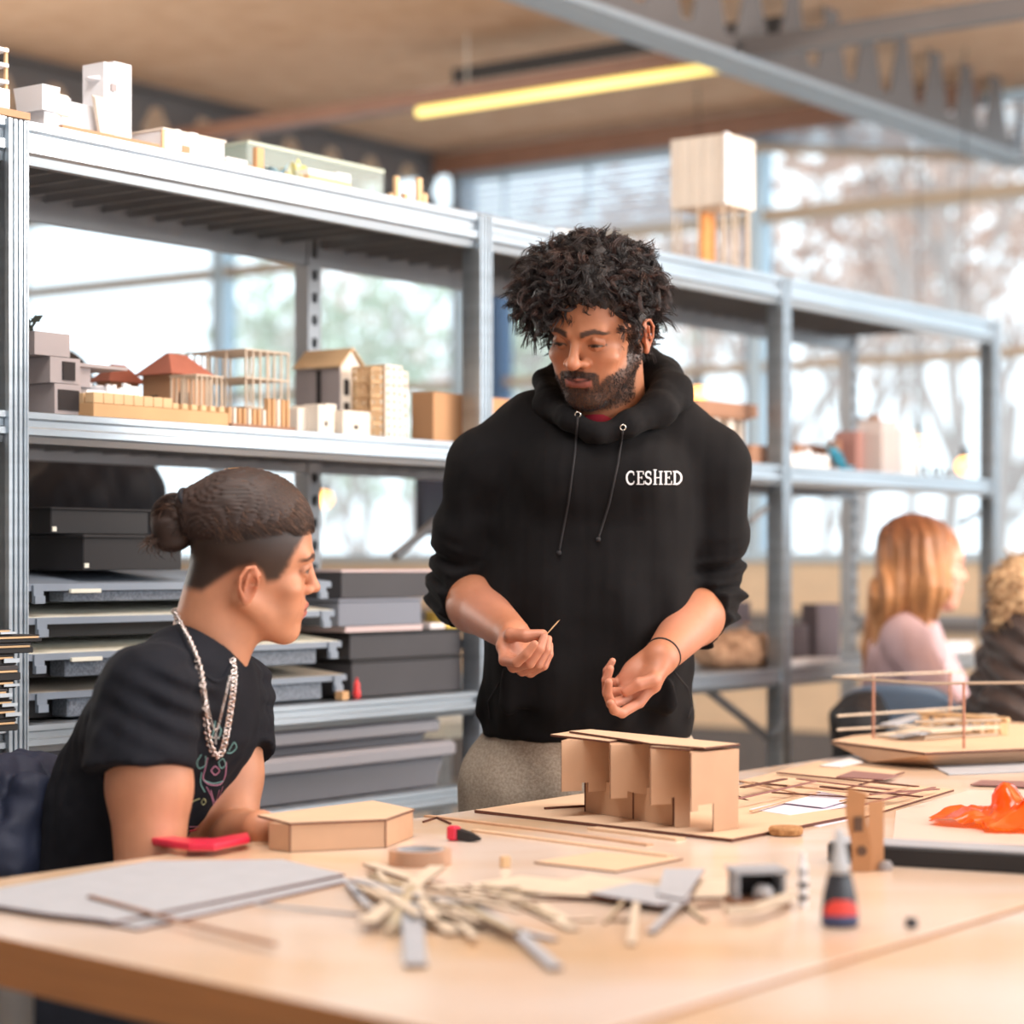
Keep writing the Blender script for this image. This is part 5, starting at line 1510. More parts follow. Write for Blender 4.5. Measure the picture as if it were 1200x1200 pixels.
        lashm = np.exp(-((z-(top+.0006-.0035*ex**2))/.0014)**2)*(np.abs(ex) < 1.15)*(y > .06)
        mixc(lashm, lin(26, 18, 16), .9)
        # eyebrows
        if opts.get('brow') is not None:
            t = (ax-.012)/.040; zb = .0268+.0056*np.sin(np.clip(t, 0, 1)*2.3)-.006*np.clip(t-.55, 0, 1)*2
            wd = .0054*(1-.45*np.clip(t, 0, 1))
            mb_ = sstep(1.25, .75, np.abs(z-zb)/wd)*sstep(-.08, .05, t)*sstep(1.06, .92, t)*(y > .04)
            mixc(mb_, opts['brow'], .9)
        if opts.get('nostril', True):
            mixc(np.exp(-((ax-.0068)/.0035)**2-((z+.030)/.0028)**2)*(y > .09), skin*.15, .8)
        if opts.get('beard') is not None:
            nz = fbm(P, 900, 3)
            mixc(s.beard_mask(x, y, z, P)*(.9+.1*np.clip(nz, -1, 1)), opts['beard'], .98)
        if opts.get('fade') is not None:     # clipped hair shown as colour on the scalp
            fm, col = opts['fade'](x, y, z); mixc(fm, col, 1.0)
        return c
def _beard(self, x, y, z, P):
    ax = np.abs(x); nz = fbm(P, 700, 5)*.5+fbm(P, 300, 6)*.5
    bound = -.062+.018*sstep(.026, .050, ax)+.062*sstep(.032, .010, y)
    jawm = sstep(.006, -.006, z-bound+.004*nz)*sstep(-.026, -.006, y)*sstep(-.122, -.106, z)
    lipz = sstep(1.15, .95, (ax/.0235)**2+((z+.0530)/.0115)**2)*(y > .07)
    jawm = jawm*(1-lipz)
    side = sstep(.052, .058, ax)*sstep(.014, .008, np.abs(y-.012))*(z < .055)*(z > -.06)
    mous = sstep(.034, .030, ax)*sstep(.0068, .0048, np.abs(z-(-.0395-.16*ax)))*(y > .06)
    drop = sstep(.0065, .004, np.abs(ax-.0295))*sstep(-.078, -.070, z)*sstep(-.038, -.044, z)*(y > .05)
    soul = sstep(.010, .006, ax)*sstep(.006, .003, np.abs(z+.0700))*(y > .08)
    m = np.maximum.reduce([jawm*.95, side*.92, mous, drop*.95, soul*.9])
    return np.clip(m*(ax < .0725), 0, 1)
Head.beard_mask = _beard
def hand(S, wrist, fw, pn, side, fingers, palm_l=.095, palm_w=.080, th=None, k=.006, sc=1.0):
    """wrist point, fw = direction to the knuckles, pn = palm normal (out of the palm), side = +1 if the thumb is toward cross(fw, pn)
    fingers: 4 lists of bend angles (radians) index..little plus spread; th = list of points (wrist-relative, in fw,side,pn units) for the thumb"""
    fw = nrmz(fw); pn = nrmz(pn-fw*(pn@fw)); sd = np.cross(fw, pn)*side
    W = lambda a, b, c: wrist+sc*(fw*a+sd*b+pn*c)
    S.u(ecap(W(0, 0, 0), W(.045, .0, 0), sd, (.027*sc, .019*sc), (.038*sc, .0155*sc)), k*2)
    S.u(ecap(W(.045, 0, 0), W(palm_l*.86, -.002, 0), sd, (.038*sc, .0150*sc), (.0385*sc, .0125*sc)), k*2)
    S.u(ell(W(.030, .020, .011), np.array([.028, .017, .014])*sc, np.stack([fw, sd, pn], 1)), .010)   # thumb ball
    S.u(ell(W(.040, -.022, .009), np.array([.034, .013, .011])*sc, np.stack([fw, sd, pn], 1)), .010)  # heel
    lens = [(.040, .025, .021), (.044, .029, .022), (.041, .027, .021), (.033, .021, .019)]
    offs = [.029, .010, -.010, -.029]; rad = [.0090, .0092, .0087, .0078]
    for i in range(4):
        sp = fingers[i][3] if len(fingers[i]) > 3 else 0
        base = W(palm_l-(.004 if i in (0,) else 0)-(.003 if i == 2 else 0)-(.010 if i == 3 else 0), offs[i], .0)
        d = nrmz(fw*math.cos(sp)+sd*math.sin(sp)); ang = 0; p = base; r = rad[i]*sc
        S.u(cone(W(palm_l*.6, offs[i]*.8, 0), base, r*1.15, r*1.1), .004)
        for j in range(3):
            ang += fingers[i][j]
            dr = d*math.cos(ang)+pn*math.sin(ang); q = p+dr*lens[i][j]*sc
            r2 = r*(.93 if j < 2 else .84)
            S.u(cone(p, q, r, r2), .0022); r = r2; p = q
    tp_ = [W(*t) for t in th]; tr = [.0125, .0115, .0105, .0088][:len(tp_)]
    for i in range(len(tp_)-1): S.u(cone(tp_[i], tp_[i+1], tr[i]*sc, tr[i+1]*sc), .004)
    return W
# ================================================================= standing person
def skin_mat(name): return mat(name, (200, 150, 120), .48, attr='Col', var=.04, scale=60, sss=.12, bump=.12, bscale=900)
M_skin = skin_mat('skin')
M_hood = mat('hoodie_cloth', (13, 11, 13), .92, var=.12, scale=30, bump=.25, bscale=900, spec=.25)
M_cord2 = mat('drawstring', (30, 27, 30), .8)
M_red = mat('tshirt_red', (150, 22, 44), .85)
M_sweat = mat('sweatpants_taupe', (184, 170, 154), .95, rgb2=(156, 142, 126), scale=240, bump=.3, bscale=500)
M_metal = mat('polished_metal', (215, 212, 205), .25, metal=1)
HD = Head(px3(702, 391, 3.74), math.radians(28), math.radians(22), math.radians(-6), 1.0)
man = thing('person', 'standing person with curly dark hair and beard in black hoodie, gesturing with both hands', 'person', (px3(690, 900, 3.82)[0], 3.82, 0))
mo = np.array(man.location)
elR, wrR = px3(541, 692, 3.89), px3(601, 744, 3.67)       # the person's right arm (left in the picture)
elL, wrL = px3(830, 702, 3.89), px3(774, 771, 3.68)
shR, shL = px3(570, 548, 3.83), px3(830, 545, 3.86)
S = Solid(); HD.build(S, nose=1.16, jaw=.95, smile=.003, openm=.0018, lips=.80)
nb = px3(716, 500, 3.85)
S.u(cone(HD.w(0, -.030, -.030), nb, .056, .062), .02)
S.u(cone(HD.w(0, .010, -.060), px3(706, 500, 3.80), .040, .052), .02)
for q in (-1, 1): S.u(cone(HD.w(q*.050, -.018, -.030), px3(706, 512, 3.77), .012, .010), .016)
S.u(cone(px3(630, 520, 3.86), px3(785, 520, 3.87), .060, .060), .03)
S.u(ecap(px3(704, 560, 3.84), px3(692, 720, 3.84), V3(1, 0, 0), (.155, .095), (.14, .09)), .03)
S.u(ecap(px3(692, 720, 3.84), px3(688, 880, 3.86), V3(1, 0, 0), (.14, .09), (.14, .09)), .03)
S.u(chain([shR, elR+V3(0, 0, .01)], [.050, .043]), .02); S.u(chain([shL, elL+V3(0, 0, .01)], [.050, .043]), .02)
for el, wr in ((elR, wrR), (elL, wrL)):
    m1 = el*.72+wr*.28+V3(0, 0, -.004)
    S.u(chain([el, m1, wr], [.043, .0465, .0285]), .015)
for sx, x in ((-1, 618), (1, 752)):
    S.u(chain([px3(688+(x-688)*.8, 900, 3.86), V3(px3(x, 900, 3.9)[0], 3.90, .48), V3(px3(x, 900, 3.9)[0], 3.92, .07)], [.080, .052, .042]), .02)
    S.u(cone(V3(px3(x, 900, 3.9)[0], 3.94, .045), V3(px3(x+sx*8, 900, 3.78)[0], 3.72, .035), .042, .035), .02)
WR = hand(S, wrR, V3(.10, -.75, -.65), V3(.65, -.45, .60), 1,
          [(.75, .75, .35, .05), (1.0, .95, .5), (1.15, 1.0, .6), (1.25, 1.0, .6, -.05)], palm_l=.084,
          th=[(.022, .020, .008), (.046, .034, .028), (.062, .024, .050), (.066, .006, .071)], sc=.97)
WL = hand(S, wrL, V3(-.66, -.20, -.70), V3(-.35, -.75, .55), -1,
          [(.45, .75, .45, .03), (.75, .95, .5), (.95, 1.0, .55), (1.1, 1.0, .6, -.06)], palm_l=.088,
          th=[(.020, .020, .006), (.044, .034, .020), (.066, .024, .030), (.088, .014, .027)], sc=.97)
lo = np.array([-.42, 3.35, 0]); hi = np.array([.50, 4.08, 1.72])
def meshparts(S, regions, h, coarse, lo, hi): pass
V, Q = S.mesh([px3(490, 0, 3.4)[0]-.0, 3.38, .80], [px3(880, 0, 3.9)[0], 4.06, 1.70], .0024)
# legs hidden by the table: coarser, same solid
V2, Q2 = S.mesh([px3(490, 0, 3.4)[0]-.05, 3.60, -.01], [px3(880, 0, 3.9)[0], 4.10, .8048], .008)
Q2 = Q2+len(V); V = np.concatenate([V, V2]); Q = np.concatenate([Q, Q2])
skinc = lin(172, 112, 80)
beardc = lin(17, 12, 11)
opts = dict(lip=lin(138, 74, 66), brow=lin(30, 20, 18), beard=beardc, lids=.0042, smile=.003, gaze=(0, -.003))
col = HD.colour(V, skinc, opts)
far_ = np.linalg.norm(V-HD.o, axis=1) > .17
col[far_] = skinc*(1+.04*fbm(V[far_], 30, 2)[:, None])
# hands: pinker palms and finger ends
for W, wr in ((WR, wrR), (WL, wrL)):
    d = np.linalg.norm(V-wr, axis=1); m = np.exp(-((d-.10)/.07)**2)*(d < .2)
    col = col*(1-m[:, None]*.55)+lin(200, 136, 114)*m[:, None]*.55
mesh_object('body', V, Q, M_skin, man, mo, col)
# thumbnail of the open hand
# ---- eye detail is part of the body colour
# ---- hoodie
def fold_disp(P):
    return .0016*fbm(P*np.array([1, 1, .45]), 38, 11)+.0022*fbm(P, 14, 7)
Hs = Solid()
cl, cr = shR, shL
def sleeve(sh, el, wr, seed, out):
    """upper arm, bunched folds above the elbow, cuff across the forearm"""
    ax = nrmz(wr-el); base = chain([sh, sh*.5+el*.5+V3(out*.008, 0, 0), el+V3(out*.004, .004, .004)], [.064, .059, .057])
    fs = base+[cone(el, el+ax*.070, .059, .054)]
    cp = el+ax*.052
    A = nrmz(el-sh)
    def ring(f):
        def g(P):
            d = f(P); t = (P-sh)@A; L = np.linalg.norm(el-sh)
            w = sstep(L*.45, L*.85, t); ph = fbm(P, 9, seed)*2.2
            return d-w*(.0058*np.sin(t*165+ph+P[:, 0]*25)+.0028*np.sin(t*300+ph*2))-(1-w)*.0022*np.sin(t*60+ph*1.5)
        return g
    return [cutp(ring(f), cp, ax, .004) for f in fs]
for f in sleeve(shR, elR, wrR, 3, -1): Hs.u(f, .02)
for f in sleeve(shL, elL, wrL, 5, 1): Hs.u(f, .02)
Hs.u(ecap(px3(702, 560, 3.84), px3(692, 700, 3.84), V3(1, 0, 0), (.176, .125), (.172, .118)), .03)
Hs.u(ecap(px3(692, 700, 3.84), px3(687, 815, 3.85), V3(1, 0, 0), (.176, .118), (.186, .128)), .03)
Hs.u(ecap(px3(687, 838, 3.855), px3(687, 852, 3.855), V3(1, 0, 0), (.178, .122), (.176, .120)), .018)
Hs.u(chain([px3(572, 548, 3.84), px3(632, 512, 3.85), px3(700, 505, 3.86), px3(772, 510, 3.87), px3(830, 546, 3.86)], [.066, .074, .080, .074, .066]), .03)
Hs.u(cone(px3(660, 560, 3.77), px3(740, 560, 3.77), .07, .07), .03)
# front pocket
Hs.u(cutp(ecap(px3(688, 790, 3.745), px3(688, 825, 3.745), V3(1, 0, 0), (.13, .018), (.145, .018)), px3(688, 752, 3.7), V3(0, 0, 1), .006), .006)
# neck opening
Hs.sub(cone(px3(712, 400, 3.78), px3(706, 472, 3.77), .075, .060), .012)
def waist_cut(f): return f
hz0 = px3(687, 862, 3.85)[2]
Hs.pr = [((lambda f: (lambda P: smax(f(P), hz0-P[:, 2], .006)))(f) if op > 0 else f, k, op) for f, k, op in Hs.pr]
# vertical drape folds and forearm/hip creases
def hood_disp(P):
    z = P[:, 2]; x = P[:, 0]
    drape = .0060*np.sin(x*70+fbm(P, 5, 21)*3)*sstep(1.25, 1.0, z)*sstep(.86, .92, z)
    hemf = .0045*np.sin(x*95+2*fbm(P, 8, 22))*np.exp(-((z-(hz0+.035))/.02)**2)
    return fold_disp(P)+drape+hemf
Vh, Qh = Hs.mesh([px3(490, 0, 3.4)[0]-.02, 3.60, hz0-.01], [px3(885, 0, 3.9)[0], 4.06, 1.45], .0040, disp=hood_disp, dmax=.02, slack=1.7)
Vh = smooth_mesh(Vh, Qh, 1, .4)
hoodie = mesh_object('hoodie', Vh, Qh, M_hood, man, mo)
# hood lying round the neck
Ho = Solid()
loop = [((702, 508, 3.700), .013), ((735, 497, 3.715), .019), ((772, 480, 3.76), .027), ((787, 462, 3.83), .034), ((772, 446, 3.90), .040), ((735, 440, 3.945), .046),
        ((690, 445, 3.94), .044), ((652, 458, 3.88), .034), ((645, 476, 3.79), .026), ((667, 493, 3.725), .017), ((702, 508, 3.700), .013)]
pts = [px3(*p) for p, r in loop]; rs = [r for p, r in loop]
Ho.u(chain(pts, rs), .016)
loop2 = [((712, 512, 3.715), .010), ((748, 492, 3.735), .014), ((775, 462, 3.79), .018), ((781, 440, 3.86), .022), ((758, 422, 3.90), .022), ((720, 415, 3.93), .02)]
Ho.u(chain([px3(*p) for p, r in loop2], [r for p, r in loop2]), .010)
loop3 = [((690, 512, 3.712), .010), ((660, 486, 3.735), .014), ((642, 462, 3.80), .016), ((636, 446, 3.85), .015), ((660, 430, 3.90), .018)]
Ho.u(chain([px3(*p) for p, r in loop3], [r for p, r in loop3]), .010)
Ho.sub(cone(px3(712, 400, 3.80), px3(706, 500, 3.78), .072, .058), .010)
Vo, Qo = Ho.mesh([px3(600, 0, 3.7)[0]-.03, 3.62, 1.30], [px3(835, 0, 3.9)[0], 4.06, 1.56], .0035, disp=lambda P: .0022*fbm(P, 22, 31)+.0009*fbm(P, 60, 32), dmax=.005)
hoodp = mesh_object('hood', Vo, Qo, M_hood, man, mo)
# red t-shirt collar
Ts = Solid(); Ts.u(cone(px3(706, 487, 3.81), px3(705, 560, 3.83), .062, .085), .01)
Ts.u(cone(px3(702, 500, 3.77), px3(701, 540, 3.77), .040, .05), .012)
Ts.sub(cone(HD.w(0, -.01, -.03), px3(706, 494, 3.80), .052, .0585), .004)
Vt, Qt = Ts.mesh([px3(640, 0, 3.7)[0]-.03, 3.64, 1.24], [px3(770, 0, 3.9)[0]+.02, 3.96, 1.44], .003)
mesh_object('tshirt', Vt, Qt, M_red, man, mo)
# trousers
Tr = Solid()
Tr.u(ecap(px3(688, 850, 3.865), px3(686, 920, 3.875), V3(1, 0, 0), (.170, .118), (.185, .125)), .03)
for x in (610, 760):
    kx = px3(x, 900, 3.9)[0]
    Tr.u(chain([px3(x, 920, 3.88), V3(kx-.012*(1 if x < 688 else -1), 3.90, .47), V3(kx, 3.92, .10)], [.108, .082, .065]), .02)
for i, f in enumerate(Tr.pr): pass
Tr.pr = [((lambda f: (lambda P: smax(smax(f(P), P[:, 2]-(hz0+.03), .004), .055-P[:, 2], .004)))(f), k, op) for f, k, op in Tr.pr]
Vp, Qp = Tr.mesh([px3(500, 0, 3.4)[0]-.1, 3.68, .02], [px3(870, 0, 3.9)[0], 4.08, hz0+.05], .007, disp=lambda P: .004*fbm(P*np.array([1, 1, .4]), 16, 41), dmax=.02, slack=1.8)
Vp = smooth_mesh(Vp, Qp, 1, .5)
mesh_object('sweatpants', Vp, Qp, M_sweat, man, mo)
for sx, x in ((-1, 618), (1, 752)):
    kx = px3(x, 900, 3.9)[0]; Sh = Solid(); Sh.u(ecap(V3(kx, 3.96, .055), V3(kx+sx*.02, 3.72, .045), V3(1, 0, 0), (.046, .05), (.048, .038)), .01)
    Sh.pr = [((lambda f: (lambda P: smax(f(P), .002-P[:, 2], .003)))(f), k, op) for f, k, op in Sh.pr]
    a_, b_ = Sh.mesh([kx-.1, 3.6, -.01], [kx+.1, 4.05, .14], .007); mesh_object('shoe', a_, b_, M_blackg, man, mo)

# surface lookup on clothes: image column/row -> point on the cloth
from mathutils.bvhtree import BVHTree
def bvh_of(V, Q): return BVHTree.FromPolygons([tuple(v) for v in V], [tuple(int(i) for i in q) for q in Q])
bvh_h = bvh_of(np.concatenate([Vh, Vo]), np.concatenate([Qh, Qo+len(Vh)]))
CAM = Vector((0, 0, CZ))
def onto(bvh, px, py, off=.001, fallback=3.7):
    d = (atY(px, py, 1.0)-CAM).normalized(); hit = bvh.ray_cast(CAM, d)
    if hit[0] is None: return atY(px, py, fallback)
    return hit[0]-d*off
# drawstrings and eyelets
mm = Vector(mo)
def path_on(bvh, pts, n=14, off=.002):
    out = []
    for i in range(len(pts)-1):
        for k in range(n):
            t = k/n; out.append(onto(bvh, pts[i][0]*(1-t)+pts[i+1][0]*t, pts[i][1]*(1-t)+pts[i+1][1]*t, off)-mm)
    out.append(onto(bvh, *pts[-1], off)-mm); return out
for pts in ([(677, 489), (674, 530), (666, 590), (655, 648)], [(730, 504), (724, 545), (714, 590), (701, 632)]):
    P_ = path_on(bvh_h, pts, 8, .003)
    o = MB().tube(P_, .0018, 8).build('drawstring', M_cord2, man, smooth=True)
    MB().sphere(P_[-1], .0045, 10).build('knot', M_cord2, o, smooth=True)
for px, py in ((677, 486), (730, 501)):
    c = onto(bvh_h, px, py, .002)-mm
    MB().tube([c+Vector((.0045*math.cos(a), -.0012*math.sin(a), .0045*math.sin(a))) for a in [2*PI*k/16 for k in range(16)]], .0011, 6, closed=True).build('eyelet', M_metal, man, smooth=True)
# pocket seams
for pts in ([(791, 788), (806, 806), (811, 828), (806, 842)], [(585, 800), (572, 822), (574, 842)]):
    MB().tube(path_on(bvh_h, pts, 6, .0005), .0014, 5).build('pocket_seam', M_cord2, man, smooth=True)
# printed name on the chest
M_print_w = mat('print_white', (214, 212, 214), .7)
def glyph_mesh(bvh, glyphs, x0, y0, sx, sy, name, mt, parent, root, off=.0012):
    """glyphs: list of (advance, strokes); stroke = (points, width); unit box 0..1 height, y up"""
    for adv, strokes in glyphs:
        mb = MB()
        for pts, wd in strokes:
            fine = []
            for i in range(len(pts)-1):
                for k in range(4): t = k/4; fine.append((pts[i][0]*(1-t)+pts[i+1][0]*t, pts[i][1]*(1-t)+pts[i+1][1]*t))
            fine.append(pts[-1])
            L_, R_ = [], []
            for i, (a, b) in enumerate(fine):
                p, q = fine[max(i-1, 0)], fine[min(i+1, len(fine)-1)]; dx, dy = (q[0]-p[0])*sx, (q[1]-p[1])*sy
                n = math.hypot(dx, dy) or 1; ox, oy = -dy/n*wd/2, dx/n*wd/2
                X, Y = x0+a*sx, y0-b*sy
                L_.append(onto(bvh, X+ox, Y-oy, off)-root); R_.append(onto(bvh, X-ox, Y+oy, off)-root)
            m = len(fine); back = Vector((0, .0008, 0))
            rings = [[L_[i], R_[i], R_[i]+back, L_[i]+back] for i in range(m)]
            mb.loft(rings)
        mb.build(name, mt, parent); x0 += adv*sx
arc = lambda cx, cy, rx, ry, a0, a1, n=10: [(cx+rx*math.cos(math.radians(a0+(a1-a0)*k/n)), cy+ry*math.sin(math.radians(a0+(a1-a0)*k/n))) for k in range(n+1)]
TK, TN = 2.1, 1.0
gC = (.80, [(arc(.40, .5, .34, .5, 60, 300), TK), ([(.60, .98), (.62, .70)], TN), ([(.58, .06), (.64, .26)], TN)])
gE = (.68, [([(.18, 0), (.18, 1)], TK), ([(.02, 1), (.56, 1)], TN), ([(.02, 0), (.60, 0)], TN), ([(.18, .52), (.44, .52)], TN), ([(.56, 1), (.57, .76)], TN), ([(.60, 0), (.62, .26)], TN), ([(.44, .62), (.44, .42)], TN)])
gS = (.62, [(arc(.27, .75, .19, .24, 30, 250, 8)+arc(.27, .26, .21, .26, 80, -150, 8), 2.0), ([(.46, .98), (.46, .72)], TN), ([(.04, .02), (.04, .28)], TN)])
gH = (.86, [([(.18, 0), (.18, 1.12)], TK), ([(.62, 0), (.62, 1.0)], TK), ([(.18, .52), (.62, .52)], TN), ([(.03, 0), (.34, 0)], TN), ([(.03, 1.12), (.32, 1.12)], TN), ([(.47, 0), (.78, 0)], TN), ([(.47, 1), (.78, 1)], TN)])
gD = (.80, [([(.18, 0), (.18, 1)], TK), (arc(.24, .5, .46, .5, 88, -88, 12), TK), ([(.02, 1), (.28, 1)], TN), ([(.02, 0), (.28, 0)], TN)])
glyph_mesh(bvh_h, [gC, gE, gS, gH, gE, gD], 733.5, 567.5, 15.0, 15.0, 'printed_letter', M_print_w, man, mm)
# wrist band
ax = nrmz(wrL-elL); u = nrmz(np.cross(ax, V3(0, 0, 1))); v = np.cross(ax, u); c = wrL-ax*.012
MB().tube([Vector(c-mo+(u*math.cos(a)*.0300+v*math.sin(a)*.0300)) for a in [2*PI*k/30 for k in range(30)]], .0016, 6, closed=True).build('wrist_band', M_black, man, smooth=True)
# nail
# sliver held between finger and thumb
tip = WR(.066, .002, .075)
a, b = px3(634, 751, tip[1]-.004), px3(655, 727, tip[1]-.012)
mb = MB(); A_, B_ = Vector(a), Vector(b); A0 = A_.copy(); d_ = (B_-A_); s_x = Vector((.6, 0, .35)).normalized()
mb.loft([[Vector((0, 0, 0))-s_x*.0008, s_x*.0008, s_x*.0008+Vector((0, .0015, 0)), Vector((0, .0015, 0))-s_x*.0008],
         [d_*.75-s_x*.0035, d_*.75+s_x*.0035, d_*.75+s_x*.0035+Vector((0, .0015, 0)), d_*.75-s_x*.0035+Vector((0, .0015, 0))],
         [d_-s_x*.0022, d_+s_x*.0022, d_+s_x*.0022+Vector((0, .0015, 0)), d_-s_x*.0022+Vector((0, .0015, 0))]])
o = mb.build('wood_sliver', M_wood, loc=A0); tag(o, 'thin pale wood sliver pinched between finger and thumb of the standing person', 'wood sliver')

# ---- hair: dark curly mass plus individual curls
M_hair = mat('hair_black', (34, 25, 24), .5, var=.25, scale=60, bump=.6, bscale=260)
M_hair2 = mat('hair_brownish', (66, 44, 38), .45, var=.2, scale=60)
Hr = Solid()
mass = [((690, 322, 3.80), (.092, .095, .050)), ((655, 338, 3.76), (.056, .070, .042)), ((718, 336, 3.78), (.060, .080, .050)), ((632, 352, 3.74), (.034, .045, .028)), ((738, 350, 3.78), (.028, .060, .038)),
        ((697, 348, 3.86), (.082, .070, .066)), ((736, 376, 3.80), (.020, .040, .032)), ((672, 352, 3.68), (.040, .030, .020)), ((725, 362, 3.695), (.028, .024, .026)), ((690, 306, 3.78), (.055, .06, .034))]
for p, r in mass: Hr.u(ell(px3(*p), r), .018)
rr_ = np.random.RandomState(6)
def hair_disp(P): return .002-.0045*np.abs(fbm(P, 42, 51))-.002*fbm(P, 85, 52)+.0014*np.sin(P[:, 0]*420+fbm(P, 30, 53)*5+P[:, 2]*160)
capf = ell(HD.w(0, -.012, .052), (.0835, .107, .094), HD.R)
pl_n = nrmz(HD.R@np.array([0, 1.02, -1.0])); pl_p = HD.w(0, .085, .080)
Hr.u(cutp(capf, pl_p, pl_n, .01), .012)
for p, r in (((664, 360, 3.675), (.024, .020, .017)), ((648, 368, 3.69), (.016, .018, .020)), ((684, 352, 3.665), (.026, .018, .014)), ((730, 366, 3.70), (.015, .018, .022)), ((742, 385, 3.74), (.011, .020, .026))):
    Hr.u(ell(px3(*p), r), .010)
Vc, Qc = Hr.mesh([px3(590, 0, 3.7)[0]-.02, 3.58, 1.48], [px3(800, 0, 3.8)[0], 4.0, 1.72], .0035, disp=hair_disp, dmax=.02, slack=1.6)
hairo = mesh_object('hair', Vc, Qc, M_hair, man, mo)
bvh_c = bvh_of(Vc, Qc)
cen = px3(695, 335, 3.78)
hb = [[], [], []]; hr_ = [[], [], []]
def lock(s, dr, L, R_, turns, rnd, n=9, steps=17, width=.0045, r0=.0009, grav=.45, kind=None):
    dr = nrmz(dr); u = nrmz(np.cross(dr, V3(.3, .2, 1)+rnd.normal(size=3)*.3)); v = np.cross(dr, u); ph = rnd.rand()*6.28; sgn = 1 if rnd.rand() < .5 else -1
    tint = rnd.rand(); t = np.linspace(0, 1, steps+1)[:, None]
    for m in range(n):
        o1, o2 = rnd.normal()*width, rnd.normal()*width*.45; dp = rnd.normal()*.25; dl = rnd.uniform(.8, 1.12)
        a = ph+dp+sgn*2*PI*turns*t; R2 = R_*np.minimum(1, t*2.0+.2); spread = 1-.5*t
        q = s+dr*L*dl*t+V3(0, 0, -1)*L*grav*t*t+u*((np.cos(a)-math.cos(ph))*R2+o1*spread)+v*((np.sin(a)-math.sin(ph))*R2+o2*spread)
        b_i = kind if kind is not None else (0 if tint < .5 else 1 if tint < .78 else 2)
        hb[b_i].append(q); hr_[b_i].append(r0*(1-.65*t[:, 0]))
nV = len(Vc); vsel = rr_.choice(nV, 1500); cnt = 0
for i in vsel:
    s = Vc[i]; out = nrmz(s-cen)
    if s[1] > cen[1]+.08: continue
    if np.linalg.norm(s-HD.w(.086, -.012, -.004)) < .050: continue
    lc = HD.loc(s[None])[0]; low = lc[1] > .045 and lc[2] < .105 and lc[0] > -.035
    cnt += 1
    if cnt > 760: break
    side = np.sign(s[0]-px3(705, 0, 3.7)[0])
    tang = nrmz(np.cross(out, rr_.normal(size=3))); flow = V3(side*.50, -.30, -.05)
    dr = out*.25+tang*.45+flow*.6
    if low: dr = dr+V3(np.sign(lc[0])*.6, 0, .45)
    lock(s+out*.0005, dr, rr_.uniform(.024, .048)*(.7 if low else 1), rr_.uniform(.0045, .0095), rr_.uniform(.5, 1.3), rr_, n=10, grav=(.1 if low else .25))
for i in vsel[800:880]:     # outer locks that lift off the silhouette
    s = Vc[i]; out = nrmz(s-cen)
    if out[2] < -.05: continue
    lock(s, out*.6+rr_.normal(size=3)*.5, rr_.uniform(.018, .034), rr_.uniform(.007, .012), rr_.uniform(.8, 1.5), rr_, n=4, width=.0016, r0=.0007)
for i in range(46):    # loose ringlets above the crown
    s = px3(rr_.uniform(648, 752), rr_.uniform(292, 314), rr_.uniform(3.72, 3.82)); out = nrmz(s-px3(695, 360, 3.77))
    lock(s, out+rr_.normal(size=3)*.45, rr_.uniform(.016, .036), rr_.uniform(.008, .015), rr_.uniform(.9, 1.5), rr_, n=4, width=.0015, r0=.0006, steps=24)
fr = [((668, 356), (664, 380), 8), ((655, 356), (652, 386), 7), ((648, 360), (660, 384), 7), ((640, 362), (640, 384), 6), ((628, 358), (614, 372), 9), ((612, 350), (603, 368), 8), ((618, 358), (634, 376), 8), ((740, 362), (743, 392), 8), ((730, 358), (738, 380), 8), ((660, 352), (668, 378), 7)]
for (a, b, n) in fr:
    R_ = rr_.uniform(.005, .009); ph = rr_.rand()*6
    for k in range(n):
        s = px3(a[0]+rr_.normal()*2.5, a[1]+rr_.normal()*2-4, 3.660+rr_.uniform(0, .02)); e_ = px3(b[0]+rr_.normal()*2.5, b[1]+rr_.normal()*2.5, 3.640+rr_.uniform(0, .010))
        if a[0] < 636: s[1] += .05; e_[1] += .05
        if a[0] > 700: s[1] += .035; e_[1] += .035
        t = np.linspace(0, 1, 18)[:, None]
        hb[k % 2].append(s*(1-t)+e_*t+V3(1, -.2, 0)*np.sin(t*5.5+ph)*R_*t+V3(0, 1, 0)*np.cos(t*5.5+ph)*R_*.4); hr_[k % 2].append(.0009*(1-.6*t[:, 0]))
def resamp(L_, K=18):
    out = []
    for q in L_:
        q = np.asarray(q); x = np.linspace(0, 1, len(q)); y = np.linspace(0, 1, K)
        out.append(np.stack([np.interp(y, x, q[:, c]) for c in range(3)], 1) if q.ndim > 1 else np.interp(y, x, q))
    return np.array(out)
for b_i, m_ in ((0, M_hair), (1, M_hair2), (2, mat('hair_soft_black', (40, 29, 28), .36, var=.2, scale=60))):
    tubes_np('curls', resamp(hb[b_i]), resamp(hr_[b_i]), m_, hairo, mo)
# beard: short hairs standing off the jaw
lq = HD.loc(V); bm = HD.beard_mask(lq[:, 0], lq[:, 1], lq[:, 2], V)
ci = np.nonzero((bm > .45) & (lq[:, 1] > -.03))[0]; ci = rr_.choice(ci, 3200)
s = V[ci]; q = lq[ci]; out = np.stack([q[:, 0], np.maximum(q[:, 1], 0)*.7+.01, q[:, 2]*.3], 1)@HD.R.T; out /= np.linalg.norm(out, axis=1, keepdims=True)
dr = out*.45+np.array([0, 0, -1.0])*.9+rr_.normal(size=(len(ci), 3))*.3; dr /= np.linalg.norm(dr, axis=1, keepdims=True); L = rr_.uniform(.0018, .0042, (len(ci), 1))
tubes_np('beard', np.stack([s, s+dr*L*.6+out*.0006, s+dr*L], 1), np.tile([.00042, .00036, .0002], (len(ci), 1)), M_hair, man, mo)
